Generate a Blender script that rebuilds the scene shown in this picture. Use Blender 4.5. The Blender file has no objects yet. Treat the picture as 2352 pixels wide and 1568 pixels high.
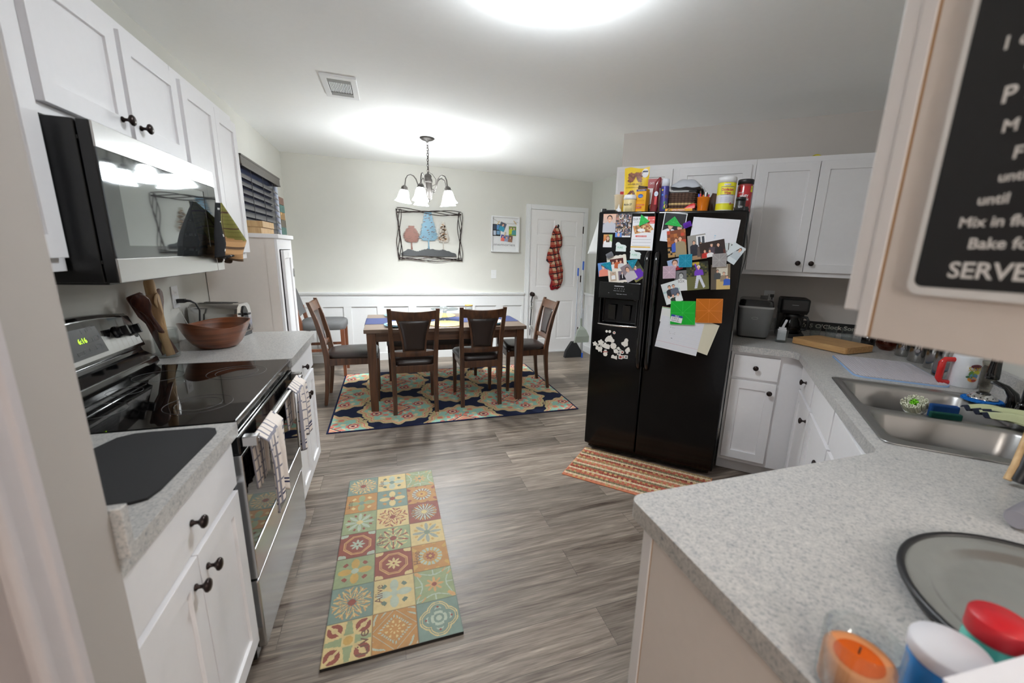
import bpy, bmesh, math, random
import numpy as np
from mathutils import Matrix, Vector
SC = bpy.context.scene
COL = SC.collection
PI = math.pi
s2 = math.sqrt(.5)

# ------------------------------------------------------------------ camera
cam_d = bpy.data.cameras.new('camera')
cam = bpy.data.objects.new('camera', cam_d)
COL.objects.link(cam)
YAW, PITCH, ROLL, FPX = 0.341734631, 0.228118265, 0.0337481235, 948.380370
_f = Vector((math.sin(YAW) * math.cos(PITCH), math.cos(YAW) * math.cos(PITCH), -math.sin(PITCH)))
_r0 = Vector((math.cos(YAW), -math.sin(YAW), 0))
_u0 = _r0.cross(_f)
_r = _r0 * math.cos(ROLL) + _u0 * math.sin(ROLL)
_u = -_r0 * math.sin(ROLL) + _u0 * math.cos(ROLL)
cam.matrix_world = Matrix(((_r.x, _u.x, -_f.x, 0), (_r.y, _u.y, -_f.y, 0), (_r.z, _u.z, -_f.z, 1.45), (0, 0, 0, 1)))
cam_d.sensor_width = 36
cam_d.lens = FPX * 36 / 2352
cam_d.shift_x = -51.75 / 2352
cam_d.shift_y = 17.8 / 2352
cam_d.clip_start = .02
cam_d.dof.use_dof = True
cam_d.dof.focus_distance = 3.2
cam_d.dof.aperture_fstop = 2.8
SC.camera = cam

# ------------------------------------------------------------------ world and exposure
w = bpy.data.worlds.new('world')
SC.world = w
w.use_nodes = True
w.node_tree.nodes['Background'].inputs[0].default_value = (.9, .95, 1, 1)
w.node_tree.nodes['Background'].inputs[1].default_value = .05
SC.view_settings.view_transform = 'Standard'
SC.view_settings.look = 'None'
SC.view_settings.exposure = 0.28
SC.view_settings.gamma = 1
SC.view_settings.use_curve_mapping = False
SC.cycles.use_denoising = True
SC.cycles.max_bounces = 10
SC.cycles.diffuse_bounces = 8
SC.cycles.glossy_bounces = 4
SC.cycles.transparent_max_bounces = 12
SC.cycles.caustics_reflective = False
SC.cycles.caustics_refractive = False
SC.cycles.sample_clamp_indirect = 6
DOME_W, CHAND_W, BULB_W, FILL_W = 48.0, 46.0, 1250.0, 64.0        # lamp strengths, used in the lamps' builders


# ------------------------------------------------------------------ colours and materials
def S(r, g=None, b=None):
    if g is None:
        g = b = r
    return tuple(((c / 255) / 12.92 if c / 255 <= .04045 else ((c / 255 + .055) / 1.055) ** 2.4) for c in (r, g, b))


def mat(name):
    m = bpy.data.materials.new(name)
    m.use_nodes = True
    nt = m.node_tree
    return m, nt, nt.nodes['Principled BSDF']


def N(nt, typ, **kw):
    n = nt.nodes.new(typ)
    for k, v in kw.items():
        setattr(n, k, v)
    return n


def ramp(nt, stops, interp='LINEAR'):
    r = N(nt, 'ShaderNodeValToRGB')
    r.color_ramp.interpolation = interp
    e = r.color_ramp.elements
    while len(e) < len(stops):
        e.new(.5)
    for i, (p, c) in enumerate(stops):
        e[i].position = p
        e[i].color = (*c, 1)
    return r


def plain(name, col, rough=.5, metal=0., spec=.5, ior=1.5, coat=0., var=.03, scale=40., bump=0., emit=None, es=0.):
    m, nt, b = mat(name)
    tc = N(nt, 'ShaderNodeTexCoord')
    no = N(nt, 'ShaderNodeTexNoise')
    no.inputs['Scale'].default_value = scale
    nt.links.new(tc.outputs['Object'], no.inputs['Vector'])
    r = ramp(nt, [(.3, tuple(c * (1 - var) for c in col)), (.7, tuple(min(1, c * (1 + var)) for c in col))])
    nt.links.new(no.outputs['Fac'], r.inputs[0])
    nt.links.new(r.outputs[0], b.inputs['Base Color'])
    b.inputs['Roughness'].default_value = rough
    b.inputs['Metallic'].default_value = metal
    b.inputs['Specular IOR Level'].default_value = spec
    b.inputs['IOR'].default_value = ior
    b.inputs['Coat Weight'].default_value = coat
    b.inputs['Coat Roughness'].default_value = .05
    if bump:
        bp = N(nt, 'ShaderNodeBump')
        bp.inputs['Strength'].default_value = bump
        bp.inputs['Distance'].default_value = .002
        nt.links.new(no.outputs['Fac'], bp.inputs['Height'])
        nt.links.new(bp.outputs[0], b.inputs['Normal'])
    if emit:
        b.inputs['Emission Color'].default_value = (*emit, 1)
        b.inputs['Emission Strength'].default_value = es
    return m


def vc(name, rough=.5, metal=0., spec=.5, var=.04, scale=60., bump=0., coat=0.):
    """the thing's own colours come from the mesh (attribute Col), with a little procedural unevenness"""
    m, nt, b = mat(name)
    at = N(nt, 'ShaderNodeAttribute', attribute_name='Col')
    tc = N(nt, 'ShaderNodeTexCoord')
    no = N(nt, 'ShaderNodeTexNoise')
    no.inputs['Scale'].default_value = scale
    nt.links.new(tc.outputs['Object'], no.inputs['Vector'])
    mr = N(nt, 'ShaderNodeMapRange')
    mr.inputs[3].default_value = 1 - var
    mr.inputs[4].default_value = 1 + var
    nt.links.new(no.outputs['Fac'], mr.inputs[0])
    mx = N(nt, 'ShaderNodeVectorMath', operation='SCALE')
    nt.links.new(at.outputs['Color'], mx.inputs[0])
    nt.links.new(mr.outputs[0], mx.inputs['Scale'])
    nt.links.new(mx.outputs[0], b.inputs['Base Color'])
    b.inputs['Roughness'].default_value = rough
    b.inputs['Metallic'].default_value = metal
    b.inputs['Specular IOR Level'].default_value = spec
    b.inputs['Coat Weight'].default_value = coat
    if bump:
        bp = N(nt, 'ShaderNodeBump')
        bp.inputs['Strength'].default_value = bump
        bp.inputs['Distance'].default_value = .002
        nt.links.new(no.outputs['Fac'], bp.inputs['Height'])
        nt.links.new(bp.outputs[0], b.inputs['Normal'])
    return m


def wood(name, dark, light, rough=.4, axis=2, scale=14., coat=.2, sc3=None):
    m, nt, b = mat(name)
    tc = N(nt, 'ShaderNodeTexCoord')
    mp = N(nt, 'ShaderNodeMapping')
    sc = [scale] * 3
    sc[axis] = scale * .09
    sc = sc3 or sc
    mp.inputs['Scale'].default_value = sc
    no = N(nt, 'ShaderNodeTexNoise')
    no.inputs['Scale'].default_value = 3.
    no.inputs['Detail'].default_value = 6.
    no.inputs['Distortion'].default_value = .4
    nt.links.new(tc.outputs['Object'], mp.inputs[0])
    nt.links.new(mp.outputs[0], no.inputs['Vector'])
    r = ramp(nt, [(.28, dark), (.72, light)])
    nt.links.new(no.outputs['Fac'], r.inputs[0])
    nt.links.new(r.outputs[0], b.inputs['Base Color'])
    b.inputs['Roughness'].default_value = rough
    b.inputs['Coat Weight'].default_value = coat
    b.inputs['Coat Roughness'].default_value = .25
    return m


def steel(name, col=(.55, .55, .54), rough=.28, axis=1, aniso=60.):
    m, nt, b = mat(name)
    tc = N(nt, 'ShaderNodeTexCoord')
    mp = N(nt, 'ShaderNodeMapping')
    sc = [260.] * 3
    sc[axis] = 1.5
    mp.inputs['Scale'].default_value = sc
    no = N(nt, 'ShaderNodeTexNoise')
    no.inputs['Scale'].default_value = 1.
    nt.links.new(tc.outputs['Object'], mp.inputs[0])
    nt.links.new(mp.outputs[0], no.inputs['Vector'])
    mr = N(nt, 'ShaderNodeMapRange')
    mr.inputs[3].default_value = rough * .92
    mr.inputs[4].default_value = rough * 1.1
    nt.links.new(no.outputs['Fac'], mr.inputs[0])
    nt.links.new(mr.outputs[0], b.inputs['Roughness'])
    r = ramp(nt, [(.3, tuple(c * .97 for c in col)), (.7, tuple(c * 1.03 for c in col))])
    nt.links.new(no.outputs['Fac'], r.inputs[0])
    nt.links.new(r.outputs[0], b.inputs['Base Color'])
    b.inputs['Metallic'].default_value = 1
    return m


def clear(name, tint=(.95, .97, .97), f=.1, rough=.02):
    """thin clear glass: mostly straight through, with a fresnel gloss"""
    m, nt, b = mat(name)
    nt.nodes.remove(b)
    out = nt.nodes['Material Output']
    tr = N(nt, 'ShaderNodeBsdfTransparent')
    tr.inputs[0].default_value = (*tint, 1)
    gl = N(nt, 'ShaderNodeBsdfGlossy')
    gl.inputs['Roughness'].default_value = rough
    lw = N(nt, 'ShaderNodeLayerWeight')
    lw.inputs[0].default_value = .5
    pw = N(nt, 'ShaderNodeMath', operation='POWER')
    pw.inputs[1].default_value = 3.5
    nt.links.new(lw.outputs['Facing'], pw.inputs[0])
    mr = N(nt, 'ShaderNodeMapRange')
    mr.inputs[3].default_value = f * .25
    mr.inputs[4].default_value = .6
    nt.links.new(pw.outputs[0], mr.inputs[0])
    mx = N(nt, 'ShaderNodeMixShader')
    nt.links.new(mr.outputs[0], mx.inputs[0])
    nt.links.new(tr.outputs[0], mx.inputs[1])
    nt.links.new(gl.outputs[0], mx.inputs[2])
    nt.links.new(mx.outputs[0], out.inputs[0])
    return m


def floor_mat():
    m, nt, b = mat('wood_plank_floor')
    tc = N(nt, 'ShaderNodeTexCoord')
    br = N(nt, 'ShaderNodeTexBrick', offset=.37, squash=1.)
    br.inputs['Color1'].default_value = (0, 0, 0, 1)
    br.inputs['Color2'].default_value = (1, 1, 1, 1)
    br.inputs['Mortar'].default_value = (.5, .5, .5, 1)
    br.inputs['Scale'].default_value = 1
    br.inputs['Mortar Size'].default_value = .0012
    br.inputs['Bias'].default_value = 0
    br.inputs['Brick Width'].default_value = 1.22
    br.inputs['Row Height'].default_value = .182
    nt.links.new(tc.outputs['Object'], br.inputs['Vector'])
    sx = N(nt, 'ShaderNodeSeparateXYZ')
    nt.links.new(tc.outputs['Object'], sx.inputs[0])

    def mth(op, a, bb):
        n = N(nt, 'ShaderNodeMath', operation=op)
        for i, v in enumerate((a, bb)):
            if isinstance(v, (int, float)):
                n.inputs[i].default_value = v
            else:
                nt.links.new(v, n.inputs[i])
        return n.outputs[0]
    cx = N(nt, 'ShaderNodeCombineXYZ')
    nt.links.new(mth('ADD', mth('MULTIPLY', sx.outputs[0], 1.1), mth('MULTIPLY', br.outputs['Color'], 31.)), cx.inputs[0])
    nt.links.new(mth('MULTIPLY', sx.outputs[1], 19.), cx.inputs[1])
    nt.links.new(mth('MULTIPLY', br.outputs['Color'], 17.), cx.inputs[2])
    no = N(nt, 'ShaderNodeTexNoise')
    no.inputs['Scale'].default_value = 1.3
    no.inputs['Detail'].default_value = 8
    no.inputs['Roughness'].default_value = .62
    no.inputs['Distortion'].default_value = 1.1
    nt.links.new(cx.outputs[0], no.inputs['Vector'])
    fine = N(nt, 'ShaderNodeTexNoise')
    fine.inputs['Scale'].default_value = 9
    fine.inputs['Detail'].default_value = 5
    nt.links.new(cx.outputs[0], fine.inputs['Vector'])
    r = ramp(nt, [(.34, S(62, 50, 42)), (.45, S(104, 92, 82)), (.56, S(130, 119, 108)), (.68, S(164, 150, 134))])
    nt.links.new(mth('ADD', mth('MULTIPLY', no.outputs['Fac'], .72), mth('MULTIPLY', fine.outputs['Fac'], .28)), r.inputs[0])
    tone = mth('ADD', mth('MULTIPLY', br.outputs['Color'], .55), .76)
    sc = N(nt, 'ShaderNodeVectorMath', operation='SCALE')
    nt.links.new(r.outputs[0], sc.inputs[0])
    nt.links.new(mth('MULTIPLY', tone, mth('SUBTRACT', 1., mth('MULTIPLY', br.outputs['Fac'], .5))), sc.inputs['Scale'])
    nt.links.new(sc.outputs[0], b.inputs['Base Color'])
    nt.links.new(mth('ADD', mth('MULTIPLY', no.outputs['Fac'], .25), .30), b.inputs['Roughness'])
    bp = N(nt, 'ShaderNodeBump')
    bp.inputs['Strength'].default_value = .25
    bp.inputs['Distance'].default_value = .002
    nt.links.new(mth('SUBTRACT', fine.outputs['Fac'], br.outputs['Fac']), bp.inputs['Height'])
    nt.links.new(bp.outputs[0], b.inputs['Normal'])
    return m


def counter_mat():
    m, nt, b = mat('speckled_laminate')
    tc = N(nt, 'ShaderNodeTexCoord')
    cols = []
    for scl, stops in ((48., [(.3, S(140, 141, 146)), (.5, S(178, 177, 175)), (.70, S(202, 199, 194))]),
                       (150., [(.33, S(104, 107, 116)), (.46, S(176, 175, 173)), (.68, S(212, 208, 203))])):
        no = N(nt, 'ShaderNodeTexNoise')
        no.inputs['Scale'].default_value = scl
        no.inputs['Detail'].default_value = 5
        no.inputs['Roughness'].default_value = .65
        no.inputs['Distortion'].default_value = .5
        nt.links.new(tc.outputs['Object'], no.inputs['Vector'])
        r = ramp(nt, stops)
        nt.links.new(no.outputs['Fac'], r.inputs[0])
        cols.append(r.outputs[0])
    mx = N(nt, 'ShaderNodeMixRGB')
    mx.inputs[0].default_value = .6
    nt.links.new(cols[0], mx.inputs[1])
    nt.links.new(cols[1], mx.inputs[2])
    nt.links.new(mx.outputs[0], b.inputs['Base Color'])
    b.inputs['Roughness'].default_value = .33
    return m


M = {}
M['floor'] = floor_mat()
M['counter'] = counter_mat()
M['wall'] = plain('wall_paint_greige', S(211, 210, 203), .75, var=.01, scale=8)
M['wallr'] = plain('wall_paint_grey_green', S(210, 212, 206), .75, var=.01, scale=8)
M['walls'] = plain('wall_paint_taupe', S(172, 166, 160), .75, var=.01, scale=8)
M['walld'] = plain('wall_paint_grey', S(206, 200, 195), .75, var=.01, scale=8)
M['ceil'] = plain('ceiling_paint', S(243, 244, 243), .9, var=.006, scale=30, bump=.05)
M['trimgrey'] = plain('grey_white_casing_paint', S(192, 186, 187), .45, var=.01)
M['trim'] = plain('white_trim_paint', S(229, 230, 231), .38, var=.006)
M['cab'] = plain('white_cabinet_paint', S(233, 232, 234), .38, var=.008)
M['cabside'] = plain('cream_cabinet_side', S(224, 216, 210), .5, var=.01)
M['cabgap'] = plain('amber_joint', S(184, 140, 84), .6)
M['door'] = plain('white_door_paint', S(236, 234, 234), .4, var=.006)
M['bronze'] = plain('oil_rubbed_bronze', S(48, 38, 36), .3, metal=.7, var=.1)
M['black'] = plain('black_plastic', S(16, 16, 17), .32, var=.02)
M['blackg'] = plain('black_gloss_enamel', S(9, 9, 10), .1, var=.02, coat=.3)
M['fridge'] = plain('black_textured_enamel', S(5, 5, 6), .14, spec=.32, var=.04, scale=300, bump=.02)
M['bglass'] = plain('black_ceramic_glass', S(10, 9, 9), .03, var=.01, ior=1.55, spec=.6)
M['mwglass'] = plain('mirrored_oven_glass', S(158, 163, 165), .03, metal=.9, var=.01)
M['mwglassd'] = plain('dark_oven_glass', S(110, 114, 116), .04, metal=.85, var=.01)
M['steel'] = plain('brushed_steel', (.52, .52, .52), .24, metal=1, var=.012, scale=3)
M['steelx'] = plain('polished_steel', (.50, .49, .48), .2, metal=1, var=.012, scale=3)
M['sink'] = plain('satin_sink_steel', (.36, .355, .35), .34, metal=1, var=.03, scale=6)
M['can'] = plain('canister_steel', (.46, .45, .44), .2, metal=1, var=.02, scale=6)
M['chrome'] = plain('chrome', (.75, .75, .75), .12, metal=1, var=.01)
M['nickel'] = plain('brushed_pewter', S(66, 62, 59), .42, metal=.4, var=.06)
M['chair'] = wood('dark_walnut', S(50, 28, 17), S(92, 58, 36), .35, 2)
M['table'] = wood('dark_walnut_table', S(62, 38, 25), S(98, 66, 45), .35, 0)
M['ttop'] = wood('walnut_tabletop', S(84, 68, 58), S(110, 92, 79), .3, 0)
M['leather'] = plain('brown_black_leather', S(38, 28, 26), .33, var=.12, scale=180, bump=.12)
M['greyfab'] = plain('charcoal_upholstery', S(92, 92, 93), .8, var=.08, scale=300, bump=.2)
M['bowl'] = wood('acacia', S(84, 44, 26), S(140, 82, 50), .3, 1, 26, .4, (1.2, 1.2, 17.))
M['spoon'] = wood('dark_rosewood', S(62, 28, 20), S(104, 54, 36), .3, 2, 26, .4)
M['lightwood'] = wood('pale_beech', S(172, 136, 92), S(208, 176, 130), .5, 2, 20, 0)
M['board'] = wood('cutting_board_maple', S(168, 124, 76), S(204, 164, 112), .45, 0, 22, 0)
M['clear'] = clear('clear_glass')
M['smoke'] = clear('smoked_glass', (.32, .30, .28), .12)
M['wax'] = plain('orange_wax', S(228, 150, 96), .5, var=.04)
M['waxp'] = plain('melted_orange_wax', S(214, 92, 16), .2, var=.02)
M['glow'] = plain('lit_lamp_glass', (.9, .9, .9), .3, emit=(.94, .985, 1), es=CHAND_W)
M['bulb'] = plain('lit_bulb', (.9, .9, .9), .3, emit=(.94, .985, 1), es=BULB_W)
M['dome'] = plain('lit_dome_glass', (.9, .9, .9), .3, emit=(.90, .955, 1.), es=DOME_W)
M['led'] = plain('green_display', (0, 0, 0), .4, emit=S(190, 255, 40), es=1.6)
M['paper'] = vc('printed_paper', .5, var=.02)
M['gloss'] = vc('glossy_print', .3, var=.02)
M['satin'] = vc('satin_plastic', .42, var=.02)
M['cloth'] = vc('woven_cloth', .9, var=.1, scale=400, bump=.25, spec=.2)
M['rug'] = vc('flatweave_pile', .95, var=.16, scale=260, bump=.3, spec=.1)
M['foam'] = vc('printed_foam_mat', .6, var=.22, scale=38, bump=.05)
M['metal'] = vc('painted_metal', .4, metal=.3, var=.12, scale=60)
M['tile'] = vc('tinted_plastic_tile', .2, var=.05, coat=.3)
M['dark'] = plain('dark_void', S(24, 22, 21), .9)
M['rubber'] = plain('black_rubber_foam', S(33, 33, 35), .85, var=.1, scale=400, bump=.2)


# ------------------------------------------------------------------ mesh builder
_txt = {}


def text_geo(s, bold=0., sp=1.):
    k = (s, bold, sp)
    if k not in _txt:
        cu = bpy.data.curves.new('t', 'FONT')
        cu.body = s
        cu.size = 1
        cu.offset = bold
        cu.space_character = sp
        cu.resolution_u = 3
        o = bpy.data.objects.new('t', cu)
        COL.objects.link(o)
        bpy.context.view_layer.update()
        me = bpy.data.meshes.new_from_object(o.evaluated_get(bpy.context.evaluated_depsgraph_get()))
        vs = [tuple(v.co) for v in me.vertices]
        fs = [tuple(p.vertices) for p in me.polygons]
        bpy.data.objects.remove(o)
        bpy.data.curves.remove(cu)
        bpy.data.meshes.remove(me)
        _txt[k] = (vs, fs)
    return _txt[k]


class MB:
    def __init__(s, col=(.8, .8, .8), mi=0):
        s.v, s.f, s.c, s.m, s.s = [], [], [], [], []
        s.col, s.mi, s.T = col, mi, Matrix.Identity(4)

    def add(s, vs, fs, col=None, mi=None, sm=False, cols=None):
        o = len(s.v)
        T = s.T
        if T == Matrix.Identity(4):
            s.v += [tuple(v) for v in vs]
        else:
            s.v += [tuple(T @ Vector(v)) for v in vs]
        s.f += [tuple(i + o for i in f) for f in fs]
        n = len(fs)
        s.c += cols if cols is not None else [col or s.col] * n
        s.m += [s.mi if mi is None else mi] * n
        s.s += [sm] * n
        return s

    def at(s, loc=(0, 0, 0), rx=0, ry=0, rz=0, sc=1):
        s.T = Matrix.Translation(loc) @ Matrix.Rotation(rz, 4, 'Z') @ Matrix.Rotation(ry, 4, 'Y') @ Matrix.Rotation(rx, 4, 'X') @ Matrix.Scale(sc, 4)
        return s

    def box(s, x0, x1, y0, y1, z0, z1, col=None, mi=None):
        x0, x1 = min(x0, x1), max(x0, x1)
        y0, y1 = min(y0, y1), max(y0, y1)
        z0, z1 = min(z0, z1), max(z0, z1)
        vs = [(x, y, z) for z in (z0, z1) for y in (y0, y1) for x in (x0, x1)]
        return s.add(vs, [(0, 2, 3, 1), (4, 5, 7, 6), (0, 1, 5, 4), (2, 6, 7, 3), (0, 4, 6, 2), (1, 3, 7, 5)], col, mi)

    def loft(s, rings, col=None, mi=None, sm=True, caps=True, closed=True, cols=None):
        n = len(rings[0])
        vs = [p for r in rings for p in r]
        fs = []
        cl = [] if cols else None
        for i in range(len(rings) - 1):
            for j in range(n if closed else n - 1):
                k = (j + 1) % n
                fs.append((i * n + j, i * n + k, (i + 1) * n + k, (i + 1) * n + j))
                if cols:
                    cl.append(cols[i])
        s.add(vs, fs, col, mi, sm, cl)
        if caps and closed:
            s.add(rings[0], [tuple(range(n))[::-1]], cols[0] if cols else col, mi)
            s.add(rings[-1], [tuple(range(n))], cols[-1] if cols else col, mi)
        return s

    def lathe(s, prof, seg=24, c=(0, 0, 0), col=None, mi=None, cols=None, caps=True, sm=True):
        rings = [[(c[0] + r * math.cos(2 * PI * j / seg), c[1] + r * math.sin(2 * PI * j / seg), c[2] + z) for j in range(seg)] for r, z in prof]
        return s.loft(rings, col, mi, sm, caps, True, cols)

    def cyl(s, p0, p1, r0, r1=None, seg=16, col=None, mi=None, sm=True):
        return s.tube([p0, p1], [r0, r0 if r1 is None else r1], seg, col, mi, sm=sm)

    def tube(s, pts, r, seg=8, col=None, mi=None, closed=False, sm=True, flat=1.):
        pts = [Vector(p) for p in pts]
        n = len(pts)
        rr = r if isinstance(r, (list, tuple)) else [r] * n
        rings = []
        up = None
        for i, p in enumerate(pts):
            if closed:
                d = pts[(i + 1) % n] - pts[i - 1]
            else:
                d = pts[min(i + 1, n - 1)] - pts[max(i - 1, 0)]
            d.normalize()
            if up is None:
                a = Vector((0, 0, 1)) if abs(d.z) < .9 else Vector((1, 0, 0))
                up = (a - d * a.dot(d)).normalized()
            else:
                up = (up - d * up.dot(d)).normalized()
            q = d.cross(up)
            rings.append([tuple(p + (up * math.cos(2 * PI * j / seg) * flat + q * math.sin(2 * PI * j / seg)) * rr[i]) for j in range(seg)])
        if closed:
            rings.append(rings[0])
        return s.loft(rings, col, mi, sm, not closed)

    def prism(s, poly, z0, z1, col=None, mi=None, top=None, sm=False):
        """poly in xy, from z0 to z1; top = other polygon for the upper end"""
        a = 0
        for i in range(len(poly)):
            x0, y0 = poly[i]
            x1, y1 = poly[(i + 1) % len(poly)]
            a += x0 * y1 - x1 * y0
        t = top or poly
        if a < 0:
            poly, t = poly[::-1], t[::-1]
        return s.loft([[(x, y, z0) for x, y in poly], [(x, y, z1) for x, y in t]], col, mi, sm)

    def slab(s, poly, y0, y1, col=None, mi=None):
        """poly in xz, thickness along y (front face at y0)"""
        T = s.T.copy()
        s.T = T @ Matrix.Rotation(PI / 2, 4, 'X')
        s.prism(poly, -y1, -y0, col, mi)
        s.T = T
        return s

    def grid(s, fn, nu, nv, col=None, mi=None, sm=True, colfn=None, thick=0., wrap=False):
        vs = [tuple(fn(i / nu, j / nv)) for j in range(nv + 1) for i in range(nu + 1)]
        fs = [(j * (nu + 1) + i, j * (nu + 1) + i + 1, (j + 1) * (nu + 1) + i + 1, (j + 1) * (nu + 1) + i) for j in range(nv) for i in range(nu)]
        cl = [colfn((i + .5) / nu, (j + .5) / nv) for j in range(nv) for i in range(nu)] if colfn else None
        return s.add(vs, fs, col, mi, sm, cl)

    def rec(s, x0, x1, z0, z1, yf, t, holes, d, col=None, mi=None, himi=None, bev=0.):
        """slab whose front (towards -y) at yf carries rectangular recesses of depth d; bev = slope of the step"""
        xs = sorted({x0, x1, *[h[0] for h in holes], *[h[1] for h in holes]})
        zs = sorted({z0, z1, *[h[2] for h in holes], *[h[3] for h in holes]})
        V, F, H = {}, [], []
        vs = []

        def vid(x, y, z):
            k = (round(x, 5), round(y, 5), round(z, 5))
            if k not in V:
                V[k] = len(vs)
                vs.append((x, y, z))
            return V[k]
        for i in range(len(xs) - 1):
            for j in range(len(zs) - 1):
                mx, mz = (xs[i] + xs[i + 1]) / 2, (zs[j] + zs[j + 1]) / 2
                if not any(h[0] < mx < h[1] and h[2] < mz < h[3] for h in holes):
                    F.append(tuple(vid(*p) for p in ((xs[i], yf, zs[j]), (xs[i + 1], yf, zs[j]), (xs[i + 1], yf, zs[j + 1]), (xs[i], yf, zs[j + 1]))))
        for a, b, c, e in holes:
            fx = [x for x in xs if a <= x <= b]
            fz = [z for z in zs if c <= z <= e]
            g = bev

            def inn(x, z):
                return (min(max(x, a + g), b - g), yf + d, min(max(z, c + g), e - g))
            for k in range(len(fx) - 1):
                p, q = fx[k], fx[k + 1]
                F.append((vid(p, yf, c), vid(*inn(p, c)), vid(*inn(q, c)), vid(q, yf, c))[::-1])
                F.append((vid(q, yf, e), vid(*inn(q, e)), vid(*inn(p, e)), vid(p, yf, e))[::-1])
            for k in range(len(fz) - 1):
                p, q = fz[k], fz[k + 1]
                F.append((vid(a, yf, q), vid(*inn(a, q)), vid(*inn(a, p)), vid(a, yf, p))[::-1])
                F.append((vid(b, yf, p), vid(*inn(b, p)), vid(*inn(b, q)), vid(b, yf, q))[::-1])
            for k in range(len(fx) - 1):
                for l in range(len(fz) - 1):
                    H.append((vid(*inn(fx[k], fz[l])), vid(*inn(fx[k + 1], fz[l])), vid(*inn(fx[k + 1], fz[l + 1])), vid(*inn(fx[k], fz[l + 1]))))
        yb = yf + t
        for k in range(len(xs) - 1):
            F.append((vid(xs[k], yb, z0), vid(xs[k + 1], yb, z0), vid(xs[k + 1], yf, z0), vid(xs[k], yf, z0)))
            F.append((vid(xs[k], yf, z1), vid(xs[k + 1], yf, z1), vid(xs[k + 1], yb, z1), vid(xs[k], yb, z1)))
        for k in range(len(zs) - 1):
            F.append((vid(x0, yb, zs[k]), vid(x0, yf, zs[k]), vid(x0, yf, zs[k + 1]), vid(x0, yb, zs[k + 1])))
            F.append((vid(x1, yf, zs[k]), vid(x1, yb, zs[k]), vid(x1, yb, zs[k + 1]), vid(x1, yf, zs[k + 1])))
        F.append(tuple(vid(x, yb, z0) for x in xs[::-1]) + tuple(vid(x0, yb, z) for z in zs[1:]) + tuple(vid(x, yb, z1) for x in xs[1:]) + tuple(vid(x1, yb, z) for z in zs[::-1][1:-1]))
        s.add(vs, F + (H if himi is None else []), col, mi)
        if himi is not None:
            o = len(s.v) - len(vs)
            s.f += [tuple(i + o for i in f) for f in H]
            s.c += [col or s.col] * len(H)
            s.m += [himi] * len(H)
            s.s += [False] * len(H)
        return s

    def text(s, t, size, o, col=None, xd=(1, 0, 0), yd=(0, 0, 1), al='C', bold=0., mi=None, sp=1., w=None):
        vs, fs = text_geo(t, bold, sp)
        if not vs:
            return s
        x0, x1 = min(v[0] for v in vs), max(v[0] for v in vs)
        k = size
        kx = size if w is None else w / (x1 - x0)
        off = {'L': x0, 'C': (x0 + x1) / 2, 'R': x1}[al]
        o, xd, yd = Vector(o), Vector(xd), Vector(yd)
        return s.add([tuple(o + xd * ((v[0] - off) * kx) + yd * (v[1] * k)) for v in vs], fs, col, mi)

    def flat(s, poly, y, col, mi=None):
        """flat printed polygon in xz at depth y, facing -y"""
        a = sum(poly[i][0] * poly[(i + 1) % len(poly)][1] - poly[(i + 1) % len(poly)][0] * poly[i][1] for i in range(len(poly)))
        if a < 0:
            poly = poly[::-1]
        return s.add([(x, y, z) for x, z in poly], [tuple(range(len(poly)))], col, mi)

    def raster(s, arr, w, h, t=.0008, x0=None, z0=None, y=0., mi=None, hor=False, back=(.8, .8, .78)):
        """picture arr[row from the top, col] on a thin card: upright facing -y (or hor: lying, facing +z)"""
        ny, nx = arr.shape[:2]
        x0 = -w / 2 if x0 is None else x0
        z0 = -h / 2 if z0 is None else z0
        X = np.linspace(x0, x0 + w, nx + 1)
        Z = np.linspace(z0, z0 + h, ny + 1)
        if hor:
            vs = [(x, z, y) for z in Z for x in X]
        else:
            vs = [(x, y, z) for z in Z for x in X]
        n = nx + 1
        fs = [(j * n + i, j * n + i + 1, (j + 1) * n + i + 1, (j + 1) * n + i) for j in range(ny) for i in range(nx)]
        s.add(vs, fs, None, mi, False, [tuple(c) for c in arr[::-1].reshape(-1, 3)])
        x1, z1 = x0 + w, z0 + h
        e = y - t if hor else y + t
        q = [(x0, z0), (x1, z0), (x1, z1), (x0, z1)]
        if hor:
            a, b = [(p[0], p[1], y) for p in q], [(p[0], p[1], e) for p in q]
        else:
            a, b = [(p[0], y, p[1]) for p in q], [(p[0], e, p[1]) for p in q]
        return s.add(a + b, [(7, 6, 5, 4), (1, 0, 4, 5), (2, 1, 5, 6), (3, 2, 6, 7), (0, 3, 7, 4)], back, mi)

    def build(s, name, mats, parent=None, loc=None, rz=0., bevel=0., seg=2, rot=None, smooth=None, solid=0., subsurf=0):
        me = bpy.data.meshes.new(name)
        me.from_pydata(s.v, [], s.f)
        if not isinstance(mats, (list, tuple)):
            mats = [mats]
        for m in mats:
            me.materials.append(M[m] if isinstance(m, str) else m)
        me.polygons.foreach_set('material_index', np.array(s.m, dtype=np.int32))
        me.polygons.foreach_set('use_smooth', np.array(s.s, dtype=bool))
        at = me.attributes.new('Col', 'FLOAT_COLOR', 'FACE')
        c = np.ones((len(s.f), 4), dtype=np.float32)
        if s.c:
            c[:, :3] = np.array(s.c, dtype=np.float32)[:, :3]
        at.data.foreach_set('color', c.ravel())
        me.validate()
        me.update()
        o = bpy.data.objects.new(name, me)
        COL.objects.link(o)
        if parent is not None:
            o.parent = parent
        if loc is not None:
            o.location = loc
            o.rotation_euler = rot or (0, 0, rz)
        if solid:
            md = o.modifiers.new('solid', 'SOLIDIFY')
            md.thickness = solid
            md.offset = -1
        if subsurf:
            md = o.modifiers.new('sub', 'SUBSURF')
            md.levels = md.render_levels = subsurf
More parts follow.
